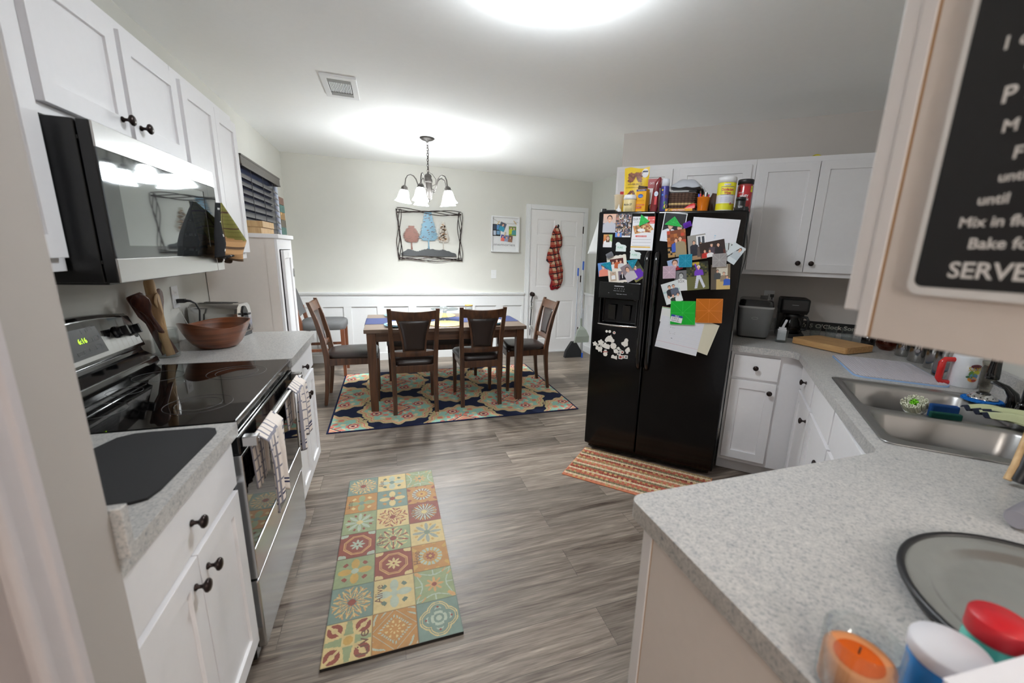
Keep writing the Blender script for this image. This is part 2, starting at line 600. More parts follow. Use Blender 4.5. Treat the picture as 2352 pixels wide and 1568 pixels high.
        if bevel:
            md = o.modifiers.new('bevel', 'BEVEL')
            md.width = bevel
            md.segments = seg
            md.limit_method = 'ANGLE'
            md.angle_limit = .6
            md.use_clamp_overlap = True
        return o


def tag(o, label, cat, group=None):
    o['label'] = label
    o['category'] = cat
    if group:
        o['group'] = group
    return o


def struct(o, label=None):
    o['kind'] = 'structure'
    if label:
        o['label'] = label
    return o


def thing(name, label, cat, loc=(0, 0, 0), rz=0., group=None):
    o = bpy.data.objects.new(name, None)
    o.empty_display_size = .1
    COL.objects.link(o)
    o.location = loc
    o.rotation_euler = (0, 0, rz)
    return tag(o, label, cat, group)


def K(v, u, z=0.):
    """point in the frame of the diagonal kitchen corner: v along the fridge wall, u towards it"""
    return (s2 * (v + u), s2 * (u - v), z)


KR = -PI / 4


def dup(root, loc, rz, label):
    r = root.copy()
    COL.objects.link(r)
    r.location, r.rotation_euler = loc, (0, 0, rz)
    r['label'] = label
    for ch in list(root.children):
        c = ch.copy()
        COL.objects.link(c)
        c.parent = r
        for g in ch.children:
            d = g.copy()
            COL.objects.link(d)
            d.parent = c
    return r


def rrect(x0, x1, y0, y1, r, n=5):
    p = []
    for cx, cy, a in ((x1 - r, y0 + r, -PI / 2), (x1 - r, y1 - r, 0), (x0 + r, y1 - r, PI / 2), (x0 + r, y0 + r, PI)):
        p += [(cx + r * math.cos(a + PI / 2 * k / n), cy + r * math.sin(a + PI / 2 * k / n)) for k in range(n + 1)]
    return p


def ell(cx, cy, rx, ry, n=20):
    return [(cx + rx * math.cos(2 * PI * k / n), cy + ry * math.sin(2 * PI * k / n)) for k in range(n)]


# ------------------------------------------------------------------ lamps of the room, plus added fill lamps
def ceiling_dome():
    t = thing('ceiling_light', 'round white flush ceiling light glowing over the kitchen floor', 'light', (.62, 1.66, 2.47))
    b = MB(mi=0)
    b.lathe([(.0, 0), (.075, 0), (.075, -.012), (.03, -.02), (.012, -.03), (.012, -.046), (.0, -.046)], 40)
    b.build('base_ring', 'trim', t)
    b = MB()
    b.lathe([(.0, -.035), (.07, -.036), (.14, -.048), (.178, -.066), (.19, -.086), (.182, -.1), (.15, -.113), (.09, -.122), (.0, -.126)], 40)
    b.build('glass_bowl', 'dome', t)
    b = MB()
    b.lathe([(.0, -.124), (.014, -.127), (.016, -.132), (.009, -.138), (.006, -.146), (.0, -.149)], 14)
    b.build('finial', 'trim', t)


def fill_lamp(x, y, lab):  # unseen lamp, added to give the room soft front light
    t = thing('fill_lamp', lab, 'lamp', (x, y, 0))
    MB().lathe([(0, 0), (.14, 0), (.14, .012), (.03, .025), (.012, .04), (.012, 1.62), (0, 1.62)], 24).build('stand', 'bronze', t)
    m = plain('fill_lamp_glass', (.9, .85, .8), .3, emit=(1, .93, .86), es=FILL_W)
    MB().lathe([(0, 1.60), (.06, 1.61), (.12, 1.65), (.16, 1.72), (.152, 1.722), (.10, 1.68), (0, 1.66)], 28).build('glass_bowl', m, t)


ceiling_dome()
fill_lamp(-.1, -1.3, 'added fill lamp with glass bowl, unseen behind the photographer')
fill_lamp(1.9, -1.2, 'second added fill lamp with glass bowl, unseen in the living room behind')

# ------------------------------------------------------------------ the room
struct(MB().box(-3.2, 4.2, -3.1, 5.9, -.1, 0).build('floor', 'floor'))
struct(MB().box(-3.2, 4.2, -3.1, 5.9, 2.47, 2.57).build('ceiling', 'ceil'))
struct(MB().box(-1.215, -1.095, .68, 5.82, 0, 2.47).build('wall_left', 'wall'))
struct(MB().box(-1.215, 2.95, 5.7, 5.82, 0, 2.47).build('wall_back', 'wall'))
struct(MB().box(2.83, 2.95, 3.3, 5.82, 0, 2.47).build('wall_right', 'wallr'))
struct(MB().box(2.06, 2.95, 3.45, 3.55, 0, 2.47).build('wall_return', 'wallr'))
struct(MB().prism([(-1.02, 3.79), (1.24, 3.79), (1.24, 3.91), (-1.025, 3.91)], 0, 2.47).build('wall_fridge', 'walld', loc=(0, 0, 0), rz=KR))
struct(MB().box(1.12, 1.24, .95, 3.91, 0, 2.47).build('wall_sink', 'wall', loc=(0, 0, 0), rz=KR))
struct(MB().box(1.62, 4.2, -.05, .07, 0, 2.47).build('wall_peninsula', 'walld'))
# passage wall: stub at the near end of the counter, then a doorway
wh = MB()
wh.box(-1.215, -.455, .675, .797, 0, 2.47)
wh.box(-.575, -.455, -3.1, -.22, 0, 2.47)
wh.box(-.575, -.455, -.22, .675, 2.06, 2.47)
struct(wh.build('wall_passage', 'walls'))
struct(MB().box(-3.2, -3.1, -3.1, .8, 0, 2.47).build('wall_far_left', 'walld'))
struct(MB().box(-3.2, -1.2, .68, .8, 0, 2.47).build('wall_side_room', 'walld'))
struct(MB().box(-3.2, 4.2, -3.2, -3.1, 0, 2.47).build('wall_rear', 'walld'))
struct(MB().box(4.1, 4.2, -3.1, .07, 0, 2.47).build('wall_living', 'walld'))
cs = MB()
for a0, a1, z0, z1, ax in ((.600, .672, 0, 2.12, 0), (-.29, -.22, 0, 2.12, 0), (-.29, .672, 2.05, 2.12, 1)):
    if ax == 0:
        prof = [(0, 0), (.011, 0), (.016, .006), (.016, .016), (.010, .020), (.012, .046), (.017, .052), (.017, .066), (.012, .072), (0, .072)]
        cs.prism([(-.455 + d, a0 + e) for d, e in prof], z0, z1)
    else:
        cs.box(-.455, -.440, a0, a1, z0, z1)
cs.box(-.575, -.455, .655, .674, 0, 2.06)
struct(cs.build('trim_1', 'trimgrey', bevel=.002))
struct(MB().box(-.565, -.53, -.22, .655, .005, 2.055).build('door_2', plain('brown_door', S(122, 98, 82), .6, var=.06)))

# back wall wainscot: board and batten with a cap rail
pan = [(-1.04, -.87), (-.784, -.552), (-.461, -.156), (-.071, .233), (.333, .641), (.728, 1.032), (1.124, 1.423), (1.519, 1.80)]
b = MB().rec(-1.095, 1.832, .0, .885, 5.682, .018, [(a, c, .13, .712) for a, c in pan], .017)
b.box(-1.095, 1.832, 5.672, 5.682, 0, .10)
b.box(-1.095, 1.832, 5.664, 5.7, .862, .878).box(-1.095, 1.832, 5.655, 5.7, .878, .897)
struct(b.build('trim_2', 'trim', bevel=.0015))
b = MB().rec(.0, 1.9, 0, .885, 0, .018, [(.07 + .4 * k, .36 + .4 * k, .13, .712) for k in range(4)], .011)
b.box(0, 1.9, -.018, 0, .862, .878).box(0, 1.9, -.027, 0, .878, .897).box(0, 1.9, -.01, 0, 0, .1)
struct(b.build('trim_3', 'trim', loc=(2.812, 5.7, 0), rz=-PI / 2, bevel=.0015))

# six-panel door in the back wall, with casing
b = MB()
for x0, x1, z0, z1 in ((1.838, 1.902, 0, 2.11), (2.715, 2.779, 0, 2.11)):
    b.box(x0, x1, 5.682, 5.7, z0, z1)
    b.box(x0 + (.04 if x0 < 2 else 0), x1 - (0 if x0 < 2 else .04), 5.674, 5.682, z0, z1 - (.064 if x0 < 9 else 0))
b.box(1.902, 2.715, 5.682, 5.7, 2.046, 2.11).box(1.902, 2.715, 5.674, 5.682, 2.046, 2.07)
b.box(1.905, 2.712, 5.66, 5.7, 0, .018)
struct(b.build('trim_4', 'trim', bevel=.0015))
dr = MB()
holes = []
for x0, x1 in ((2.005, 2.265), (2.355, 2.612)):
    for z0, z1 in ((.20, .78), (.98, 1.58), (1.70, 1.92)):
        holes.append((x0, x1, z0, z1))
dr.rec(1.906, 2.711, .02, 2.042, 5.686, .012, holes, .008, bev=.012)
for x0, x1, z0, z1 in holes:
    dr.rec(x0 + .03, x1 - .03, z0 + .03, z1 - .03, 5.6895, .005, [], 0)
door = struct(dr.build('door_1', 'door', bevel=.002))
for z in (.32, 1.10, 1.80):
    h = MB().box(2.706, 2.722, 5.676, 5.688, z - .048, z + .048)
    h.cyl((2.714, 5.676, z - .05), (2.714, 5.676, z + .05), .006, seg=10)
    h.build('hinge', 'bronze', door)
k = MB()
k.T = Matrix.Translation((1.953, 5.686, .873)) @ Matrix.Rotation(PI / 2, 4, 'X')
k.lathe([(.0, 0), (.033, 0), (.033, .006), (.014, .012), (.012, .03), (.026, .038), (.031, .05), (.028, .062), (.012, .07), (0, .07)], 20)
k.build('door_knob', 'bronze', door)

# window on the left wall, with blinds
b = MB()
b.T = Matrix.Translation((-1.095, 3.98, 0)) @ Matrix.Rotation(PI / 2, 4, 'Z')
b.box(0, 1.27, -.02, 0, .95, 2.12)
b.box(1.2, 1.27, -.035, -.02, .95, 2.12).box(0, .07, -.035, -.02, .95, 2.12).box(.07, 1.2, -.035, -.02, .95, 1.0)
struct(b.build('window_1', plain('window_vinyl', S(214, 220, 236), .4)))
gp = MB().at((-1.095, 3.98, 0), rz=PI / 2)
gp.box(.07, 1.2, -.022, -.0201, 1.0, 2.12)
struct(gp.build('window_2', plain('night_window_glass', S(64, 70, 92), .1)))
bl = thing('window_blind', 'dark grey slatted blind with valance over the left wall window', 'blind', (-1.064, 3.95, 0), PI / 2)
b = MB()
b.box(-.02, 1.215, -.046, -.034, 2.03, 2.115).box(-.02, 1.215, -.05, -.034, 2.03, 2.045).box(-.02, 1.215, -.05, -.034, 2.10, 2.115)
b.box(1.20, 1.215, -.034, .026, 2.03, 2.115)
b.build('valance', plain('taupe_blind', S(104, 100, 96), .6, var=.05), bl, bevel=.002)
b = MB()
for i in range(17):
    z = 1.985 - i * .058
    b.add([(0, -.030, z - .034), (1.17, -.030, z - .034), (1.17, .018, z + .022), (0, .018, z + .022), (0, -.030, z - .037), (1.17, -.030, z - .037), (1.17, .018, z + .019), (0, .018, z + .019)],
          [(0, 1, 2, 3), (7, 6, 5, 4), (0, 4, 5, 1), (1, 5, 6, 2), (2, 6, 7, 3), (3, 7, 4, 0)])
b.build('slats', plain('charcoal_blind', S(112, 111, 112), .5, var=.05), bl)
b = MB()
for x in (.25, .6, .95):
    b.box(x - .004, x + .004, -.035, -.032, 1.15, 2.03)
b.build('cord', plain('blind_cord', S(60, 60, 64), .8), bl)

# ceiling air register
v = thing('air_vent', 'white louvred air register set in the ceiling', 'vent', (-.24, 3.28, 2.47))
b = MB().rec(-.105, .105, -.2, .2, 0, .012, [(-.068, .068, -.15, .15)], .011)
for q in range(len(b.v)):
    x, y, z = b.v[q]
    b.v[q] = (x, z, -.012 + y)
b.build('frame', 'trim', v, bevel=.003)
MB().box(-.068, .068, -.15, .15, -.0035, -.001).build('duct', 'dark', v)
b = MB()
for i in range(13):
    x = -.06 + i * .01
    b.add([(x - .003, -.09, -.01), (x + .003, -.09, -.003), (x + .003, .09, -.003), (x - .003, .09, -.01)], [(0, 1, 2, 3)])
b.build('louvres', 'trim', v, solid=.001)
MB().box(-.068, .068, -.15, -.095, -.011, -.003).box(-.068, .068, .095, .15, -.011, -.003).build('damper', plain('grey_damper', S(140, 140, 138), .5), v)

# ------------------------------------------------------------------ cabinets
def knob(parent, x, y, z, name='knob'):
    b = MB()
    b.T = Matrix.Translation((x, y, z)) @ Matrix.Rotation(PI / 2, 4, 'X')
    b.lathe([(0, 0), (.0085, 0), (.0085, .003), (.0048, .007), (.0045, .014), (.0095, .019), (.0155, .023), (.0165, .027), (.0135, .031), (.006, .0335), (0, .034)], 18)
    return b.build(name, 'bronze', parent)


def front(parent, name, x0, x1, z0, z1, yf, kn=None, fr=.055, shaker=True, m='cab'):
    b = MB().rec(x0, x1, z0, z1, yf, .019, [(x0 + fr, x1 - fr, z0 + fr, z1 - fr)] if shaker else [], .009)
    o = b.build(name, m, parent, bevel=.0012)
    if kn:
        knob(o, kn[0], yf, kn[1])
    return o


# left run: the frame's x runs along the wall, its -y looks into the room; y=0 is the wall
LW, LR = -1.095, PI / 2


def left(name, label, cat, y0, z=0., group=None):
    return thing(name, label, cat, (LW, y0, z), LR, group)


c = left('base_cabinet', 'white base cabinet left of the stove, under the black mat', 'cabinet', .80)
b = MB().box(0, .60, -.60, -.002, .10, .874).box(0, .60, -.53, -.002, 0, .10)
b.build('body', 'cab', c, bevel=.001)
front(c, 'drawer', .012, .595, .718, .868, -.62, (.29, .79), shaker=False)
front(c, 'door', .012, .292, .12, .698, -.62, (.258, .635))
front(c, 'door', .296, .595, .12, .698, -.62, (.332, .635))
c = left('base_cabinet', 'white base cabinet between the stove and the dining area', 'cabinet', 2.245)
b = MB().box(0, .60, -.60, -.002, .10, .874).box(0, .60, -.53, -.002, 0, .10)
b.build('body', 'cab', c, bevel=.001)
front(c, 'drawer', .01, .59, .718, .866, -.62, (.275, .79), shaker=False)
front(c, 'door', .01, .290, .12, .698, -.62, (.258, .62))
front(c, 'door', .294, .59, .12, .698, -.62, (.325, .62))

for y0, y1, lab in ((.80, 1.412, 'grey speckled countertop left of the stove, holding the black mat'), (2.208, 2.955, 'grey speckled countertop beyond the stove, holding bowl and toaster')):
    t = tag(thing('countertop', lab, 'countertop', (LW, y0, .876), LR), lab, 'countertop')
    L = y1 - y0
    if y0 > 1:
        b = MB().prism([(0, -.637), (L - .09, -.637), (L - .03, -.612), (L, -.56), (L, -.002), (.06, -.002), (.02, -.015), (0, -.07)], 0, .04)
    else:
        b = MB().prism([(0, -.637), (L, -.637), (L, -.002), (0, -.002)], 0, .04)
    b.build('slab', 'counter', t, bevel=.003)
    if y0 < 1:
        MB().box(0, .02, -.655, -.002, .04, .135).build('side_splash', 'counter', t, bevel=.002)

# upper cabinets
def upper(c, W, D, z0, z1, doors, t=.019, fl=0.):
    MB().box(0, W, -D, -.002, z0, z1).build('body', 'cab', c, bevel=.001)
    for d in doors:
        front(c, 'door', *d[:4], -D - .02, d[4] if len(d) > 4 else None)


c = left('wall_cabinet', 'white wall cabinet at the near end, beside the microwave', 'cabinet', .80)
upper(c, .635, .305, 1.365, 2.13, [(.02, .615, 1.40, 2.095)])
c = left('wall_cabinet', 'short white wall cabinet with two knobs above the microwave', 'cabinet', 1.437)
upper(c, .80, .305, 1.745, 2.13, [(.012, .385, 1.772, 2.095, (.345, 1.818)), (.413, .795, 1.772, 2.095, (.452, 1.818))])
c = left('wall_cabinet', 'tall white wall cabinet between the microwave and the window', 'cabinet', 2.24)
upper(c, .70, .305, 1.365, 2.13, [(.03, .39, 1.40, 2.095), (.393, .70, 1.40, 2.095)])

# ------------------------------------------------------------------ microwave
t = left('microwave', 'stainless and black microwave mounted over the stove', 'microwave', 1.447, 1.333)
b = MB(mi=0).box(.0, .79, -.37, -.002, .0, .408).box(.0, .79, -.4005, -.374, .0, .408)
b.box(.08, .70, -.34, -.06, -.012, 0)
for z in (.05, .36):
    b.box(-.0, .79, -.374, -.37, z, z + .01)
b.build('body', 'black', t, bevel=.003)
b = MB().box(0.001, .708, -.405, -.3995, .345, .408)
b.box(0.001, .708, -.405, -.3995, 0, .066)
b.build('door', 'steel', t, bevel=.002)
d = t.children[-1]
b = MB().rec(.004, .706, .067, .344, -.4045, .005, [(.075, .665, .10, .315)], .0015, mi=0, himi=1)
b.build('door_window', ['mwglassd', 'mwglass'], t)
b = MB().box(.71, .789, -.405, -.3995, .345, .408).box(.71, .789, -.405, -.3995, 0, .066)
b.build('control_panel', 'steel', t, bevel=.002)
MB().box(.71, .789, -.4035, -.3995, .067, .344).build('keypad', 'mwglassd', t)
MB().lathe([(0, -.012), (.035, -.014), (.03, -.018), (0, -.02)], 16, (.2, -.2, .0)).build('light_lens', 'paper', t)

# ------------------------------------------------------------------ the stove
t = left('stove', 'stainless and black glass-top electric stove with rear controls', 'stove', 1.415)
W = .79
b = MB().box(0, W, -.60, -.02, .02, .90)
for x in (.05, W - .09):
    for y in (-.55, -.1):
        b.box(x, x + .04, y, y + .04, 0, .02)
b.box(0.005, W - .005, -.622, -.60, .865, .905)
b.build('body', 'blackg', t, bevel=.002)
b = MB().prism(rrect(.0, W, -.632, -.075, .015), .900, .9135)
b.build('cooktop_frame', plain('dark_chrome', (.25, .25, .25), .15, metal=1, var=.01), t, bevel=.003)
b = MB().prism(rrect(.008, W - .008, -.626, -.08, .012), .912, .9165)
b.mi, b.col = 1, (.07, .07, .07)
for cx, cy, r in ((.20, -.47, .095), (.20, -.47, .065), (.59, -.47, .105), (.59, -.47, .075), (.2, -.2, .075), (.59, -.2, .08), (.4, -.18, .05)):
    b.tube([(cx + r * math.cos(a * PI / 24), cy + r * math.sin(a * PI / 24), .9166) for a in range(48)], .0008, 4, closed=True)
b.build('cooktop_glass', ['bglass', 'satin'], t)

# sloping rear guard: black shell, steel face, display and knobs
def arch(x):
    return 1.175 - .03 * ((x - W / 2) / (W / 2)) ** 2
n = 16
rings = []
for i in range(n + 1):
    x = W * i / n
    a = arch(x)
    rings.append([(x, -.004, .90), (x, -.10, .90), (x, -.125, .935), (x, -.12, .955), (x, -.075, .985), (x, -.068, 1.0), (x, -.085, 1.01), (x, -.045, a - .012), (x, -.03, a), (x, -.004, a)])
b = MB().loft(rings, sm=False)
b.build('rear_guard', 'blackg', t, bevel=.004)
def face(x, f, e=.0):
    """point on the steel face: f 0 at its foot, 1 at its top"""
    z0, z1 = 1.022, arch(x) - .022
    z = z0 + (z1 - z0) * f
    y = -.085 + (z - 1.01) / (arch(x) - .022) * 1.163 * .40 * .62 - e
    return (x, -.0835 + (z - 1.01) * (.04 / (arch(x) - .022 - 1.01)) - e, z)
b = MB()
b.grid(lambda u, v: face(.008 + (W - .016) * u, v, .003), 24, 1, sm=False)
pn = b.build('control_panel', 'steel', t, solid=.003)
b = MB()
b.grid(lambda u, v: face(.255 + .30 * u, .12 + .76 * v, .0045), 12, 1, sm=False)
b.mi, b.col = 1, S(150, 152, 155)
xd, yd = Vector((1, 0, 0)), (Vector(face(.4, 1)) - Vector(face(.4, 0))).normalized()
for fx, fy, ww in ((.285, .62, .03), (.325, .62, .03), (.285, .32, .03), (.325, .32, .03), (.47, .74, .024), (.505, .78, .024), (.48, .48, .024), (.515, .5, .024), (.50, .26, .03), (.40, .22, .03), (.435, .24, .03)):
    o = Vector(face(fx, fy, .0052))
    p = [o, o + xd * ww, o + xd * ww + yd * .014, o + yd * .014]
    b.tube(p, .0004, 4, closed=True)
ds = b.build('display', [plain('display_panel', S(52, 53, 55), .35), 'satin'], t)
b = MB()
b.text('6:16', .026, face(.452, .5, .0056), xd=xd, yd=yd, bold=.01)
b.build('clock_digits', 'led', ds)
for x, f in ((.10, .55), (.185, .57), (.655, .57), (.735, .55)):
    o = Vector(face(x, f, .0035))
    nrm = xd.cross(yd)
    b = MB()
    q = nrm.to_track_quat('Z', 'Y').to_matrix().to_4x4()
    b.T = Matrix.Translation(o) @ q
    b.lathe([(0, 0), (.024, 0), (.024, .006), (.020, .010), (.019, .024), (.0, .025)], 20)
    b.box(-.006, .006, -.019, .019, .024, .042)
    kb = b.build('knob', plain('grey_black_knob', S(40, 40, 43), .25, coat=.3), t, bevel=.0015)
# door and drawer
b = MB().rec(.004, W - .004, .345, .80, -.635, .034, [(.008, W - .008, .455, .79)], .004, mi=0, himi=1)
dd = b.build('oven_door', ['steel', 'bglass'], t, bevel=.003)
MB().box(.004, W - .004, -.633, -.601, .802, .862).build('door_top', 'blackg', dd, bevel=.004)
MB().rec(.006, W - .006, .06, .335, -.632, .03, [], 0).build('storage_drawer', 'steel', t, bevel=.006)
b = MB((.10, .10, .10))
b.text('Whirlpool', .030, (W / 2, -.6362, .385), bold=.015)
b.build('nameplate', 'satin', dd)
b = MB((.03, .03, .03))
for k in range(5):
    for i in range(8):
        x = .10 + k * .13 + i * .009
        b.box(x, x + .004, -.6225, -.622, .876, .895)
b.build('vent_slots', 'satin', t)
b = MB()
b.tube([(.03, -.668, .838), (W - .03, -.668, .838)], .0145, 14, flat=.75)
b.box(.018, .05, -.678, -.634, .822, .855).box(W - .05, W - .018, -.678, -.634, .822, .855)
b.build('handle', 'steel', dd, bevel=.003)


# ------------------------------------------------------------------ cloths on the oven handle
def hung_towel(label, y0, y1, zf, zb, seed, stripe):
    rnd = random.Random(seed)
    ph = rnd.random() * 6
    def fn(u, v):
        L1 = .838 + .017 - zf
        s_ = v * (L1 + (.853 - zb))
        x = (u - .5)
        narrow = 1 - .22 * min(1, abs(s_ - L1) / .25) if s_ > L1 else 1 - .06 * math.sin(min(1, (L1 - s_) / L1) * PI)
        fold = .008 * math.sin(u * 17 + ph) + .006 * math.sin(u * 31 + ph * 2)
        ends = min(1., abs(s_ - L1) / .12)
        yy = (y0 + y1) / 2 + x * (y1 - y0) * narrow + .012 * math.sin(3 * u + ph) * ends
        if s_ <= L1:
            z = zf + s_ + .02 * (u - .5) * (1 - s_ / L1) - .018 * math.sin(u * 9) * (1 - s_ / L1)
            xx = -.412 + .004 + fold * ends * .8 + .016
        else:
            z = .857 - (s_ - L1)
            xx = -.446 - fold * ends * .35
        k = max(0, 1 - abs(s_ - L1) / .03)
        xx += (-.427 - xx) * k
        z = z + .003 * k
        return (xx, yy, z)
    def cf(u, v):
        base = S(232, 222, 214)
        dark = S(48, 52, 86)
        gr = S(138, 136, 146)
        if u < .62 and (int(u * 34) % 5 == 0 or int(v * 70) % 6 == 0):
            return gr
        if stripe and (abs(v - .06) < .010 or abs(v - .095) < .008):
            return dark
        if u > .93 and int(v * 60) % 3 == 0:
            return gr
        return base
    b = MB()
    b.grid(fn, 44, 72, colfn=cf)
    o = b.build('dish_towel', 'cloth', solid=.003)
    return tag(o, label, 'towel', 'dish towels on the oven handle')


hung_towel('cream dish towel with navy end stripes, nearer one on oven handle', 1.45, 1.66, .565, .64, 3, True)
hung_towel('cream checked dish towel, farther one on the oven handle', 1.93, 2.12, .575, .65, 5, True)
# ------------------------------------------------------------------ dining table, chairs, bench, stool
TX, TY = .512, 4.19
t = thing('dining_table', 'dark walnut dining table with four square legs on the patterned rug', 'table', (TX, TY, .008))
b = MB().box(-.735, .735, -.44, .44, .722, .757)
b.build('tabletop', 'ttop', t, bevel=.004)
b = MB()
for y in (-.395, .375):
    b.box(-.66, .66, y, y + .02, .638, .722)
for x in (-.69, .67):
    b.box(x, x + .02, -.36, .36, .638, .722)
b.build('apron', 'table', t, bevel=.002)
for x in (-.715, .640):
    for y in (-.42, .345):
        b = MB().prism([(x + .006, y + .006), (x + .069, y + .006), (x + .069, y + .069), (x + .006, y + .069)], 0, .722, top=[(x, y), (x + .075, y), (x + .075, y + .075), (x, y + .075)])
        b.build('leg', 'chair', t, bevel=.003)


def make_chair(label, loc, rz):
    t = thing('dining_chair', label, 'chair', loc, rz, 'dark wooden dining chairs at the table')
    for sx in (-1, 1):
        # rear leg running up into the back post, bowed
        prof = [(-.235, 0, .036, .030), (-.215, .16, .038, .034), (-.2, .34, .04, .044), (-.2, .46, .04, .048), (-.222, .62, .038, .042), (-.262, .80, .036, .036), (-.312, .958, .034, .028)]
        xo = [.180, .178, .178, .180, .186, .192, .197]
        rings = []
        for (y, z, wx, wy), x in zip(prof, xo):
            x *= sx
            rings.append([(x - wx / 2, y - wy / 2, z), (x + wx / 2, y - wy / 2, z), (x + wx / 2, y + wy / 2, z), (x - wx / 2, y + wy / 2, z)])
        MB().loft(rings, sm=False).build('rear_leg', 'chair', t, bevel=.004)
        xf = .185 * sx
        rings = [[(xf - a, .225 - a, z), (xf + a, .225 - a, z), (xf + a, .225 + a, z), (xf - a, .225 + a, z)] for a, z in ((.014, 0), (.020, .40), (.020, .43))]
        MB().loft(rings, sm=False).build('front_leg', 'chair', t, bevel=.003)
    b = MB().box(-.16, .16, -.215, -.195, .375, .44).box(-.165, .165, .215, .237, .375, .44)
    for sx in (-1, 1):
        b.box(sx * .172, sx * .192, -.18, .21, .375, .44)
    b.build('seat_frame', 'chair', t, bevel=.002)

    def cush(u, v):
        a = 2 * PI * u
        cx, cy = math.cos(a), math.sin(a)
        p = 5
        k = (abs(cx) ** p + abs(cy) ** p) ** (-1 / p)
        r = math.sin(v * PI * .5) if v < .8 else 1
        return cx, cy, k
    rings = []
    for r, z in ((.96, .437), (1.0, .452), (1.0, .466), (.95, .482), (.8, .492), (.5, .498), (.15, .5)):
        ring = []
        for j in range(40):
            a = 2 * PI * j / 40
            cx, cy = math.cos(a), math.sin(a)
            k = (abs(cx) ** 6 + abs(cy) ** 6) ** (-1 / 6)
            y = cy * k * r * .225
            ring.append((cx * k * r * (.205 + .02 * (y / .225)), .018 + y, z))
        rings.append(ring)
    MB().loft(rings).build('seat', 'leather', t)

    def back(x, z, d=0.):
        q = (z - .5) / .458
        y = -.205 - .107 * q * (.45 + .55 * q) - .03 * (1 - (x / .19) ** 2) + d
        return (x, y, z)
    # top rail, curved
    b = MB()
    n = 12
    rings = []
    for i in range(n + 1):
        x = -.185 + .37 * i / n
        zt = .945 - .012 * (1 - (x / .185) ** 2)
        rings.append([back(x, .862, -.012), back(x, .862, .012), back(x, zt, .012), back(x, zt, -.012)])
    b.loft(rings)
    b.build('top_rail', 'chair', t, bevel=.003)
    rings = []
    for i in range(n + 1):
        x = -.165 + .33 * i / n
        rings.append([back(x, .528, -.010), back(x, .528, .010), back(x, .572, .010), back(x, .572, -.010)])
    MB().loft(rings).build('lower_rail', 'chair', t, bevel=.002)

    def splat(mw, z0, z1, d0, d1):
        def half(z):
            q = (z - .55) / .32
            return .098 + .045 * q * q + .005 * q - mw
        r0 = []
        m = 10
        nx = 8
        vs, fs = [], []
        for s_ in (0, 1):
            for i in range(m + 1):
                z = z0 + (z1 - z0) * i / m
                for j in range(nx + 1):
                    x = half(z) * (-1 + 2 * j / nx)
                    edge = min(1, (1 - abs(-1 + 2 * j / nx)) * 4) * min(1, min(i, m - i) / 1.5)
                    d = (d0 - (0 if mw == 0 else .008) * edge) if s_ == 0 else (d1 + (0 if mw == 0 else .008) * edge)
                    vs.append(back(x, z, d))
        q = (m + 1) * (nx + 1)
        for i in range(m):
            for j in range(nx):
                a = i * (nx + 1) + j
                fs.append((a, a + 1, a + nx + 2, a + nx + 1))
                fs.append((q + a + nx + 1, q + a + nx + 2, q + a + 1, q + a))
        for i in range(m):
            a = i * (nx + 1)
            fs.append((a + nx + 1, q + a + nx + 1, q + a, a))
            a += nx
            fs.append((a, q + a, q + a + nx + 1, a + nx + 1))
        for j in range(nx):
            fs.append((j, q + j, q + j + 1, j + 1))
            a = m * (nx + 1) + j
            fs.append((a + 1, q + a + 1, q + a, a))
        return MB().add(vs, fs, sm=(mw > 0))
    splat(0, .56, .872, -.009, .009).build('splat', 'chair', t, bevel=.002)
    splat(.016, .585, .855, -.011, .011).build('back_pad', 'leather', t)
    return t


CH = make_chair('dark wood dining chair at the table front, nearer the stove', (.187, 3.885, .008), 0.)
dup(CH, (.792, 3.93, .008), 0., 'dark wood dining chair at the table front, nearer the fridge')
dup(CH, (-.365, 4.245, .008), -PI / 2, 'dark wood dining chair at the left end of the table')
dup(CH, (1.375, 4.24, .008), PI / 2, 'dark wood dining chair at the right end, near the door')

t = thing('bench', 'long dark bench with padded leather seat behind the dining table', 'bench', (.455, 4.83, .008))
b = MB()
rings = []
for r, z in ((.985, .395), (1., .41), (1., .44), (.985, .455), (.94, .464), (.5, .47)):
    ring = []
    for j in range(48):
        a = 2 * PI * j / 48
        cx, cy = math.cos(a), math.sin(a)
        k = (abs(cx) ** 10 + abs(cy) ** 10) ** (-.1)
        ring.append((cx * k * (.505 - (1 - r) * .17), cy * k * r * .17, z))
    rings.append(ring)
b.loft(rings).build('seat', 'leather', t)
MB().box(-.47, .47, -.145, -.125, .33, .398).box(-.47, .47, .125, .145, .33, .398).box(-.47, -.45, -.13, .13, .33, .398).box(.45, .47, -.13, .13, .33, .398).build('apron', 'chair', t)
for x in (-.475, .475):
    for y in (-.14, .14):
        MB().prism([(x - .015, y - .015), (x + .015, y - .015), (x + .015, y + .015), (x - .015, y + .015)], 0, .398, top=[(x - .022, y - .022), (x + .022, y - .022), (x + .022, y + .022), (x - .022, y + .022)]).build('leg', 'chair', t)

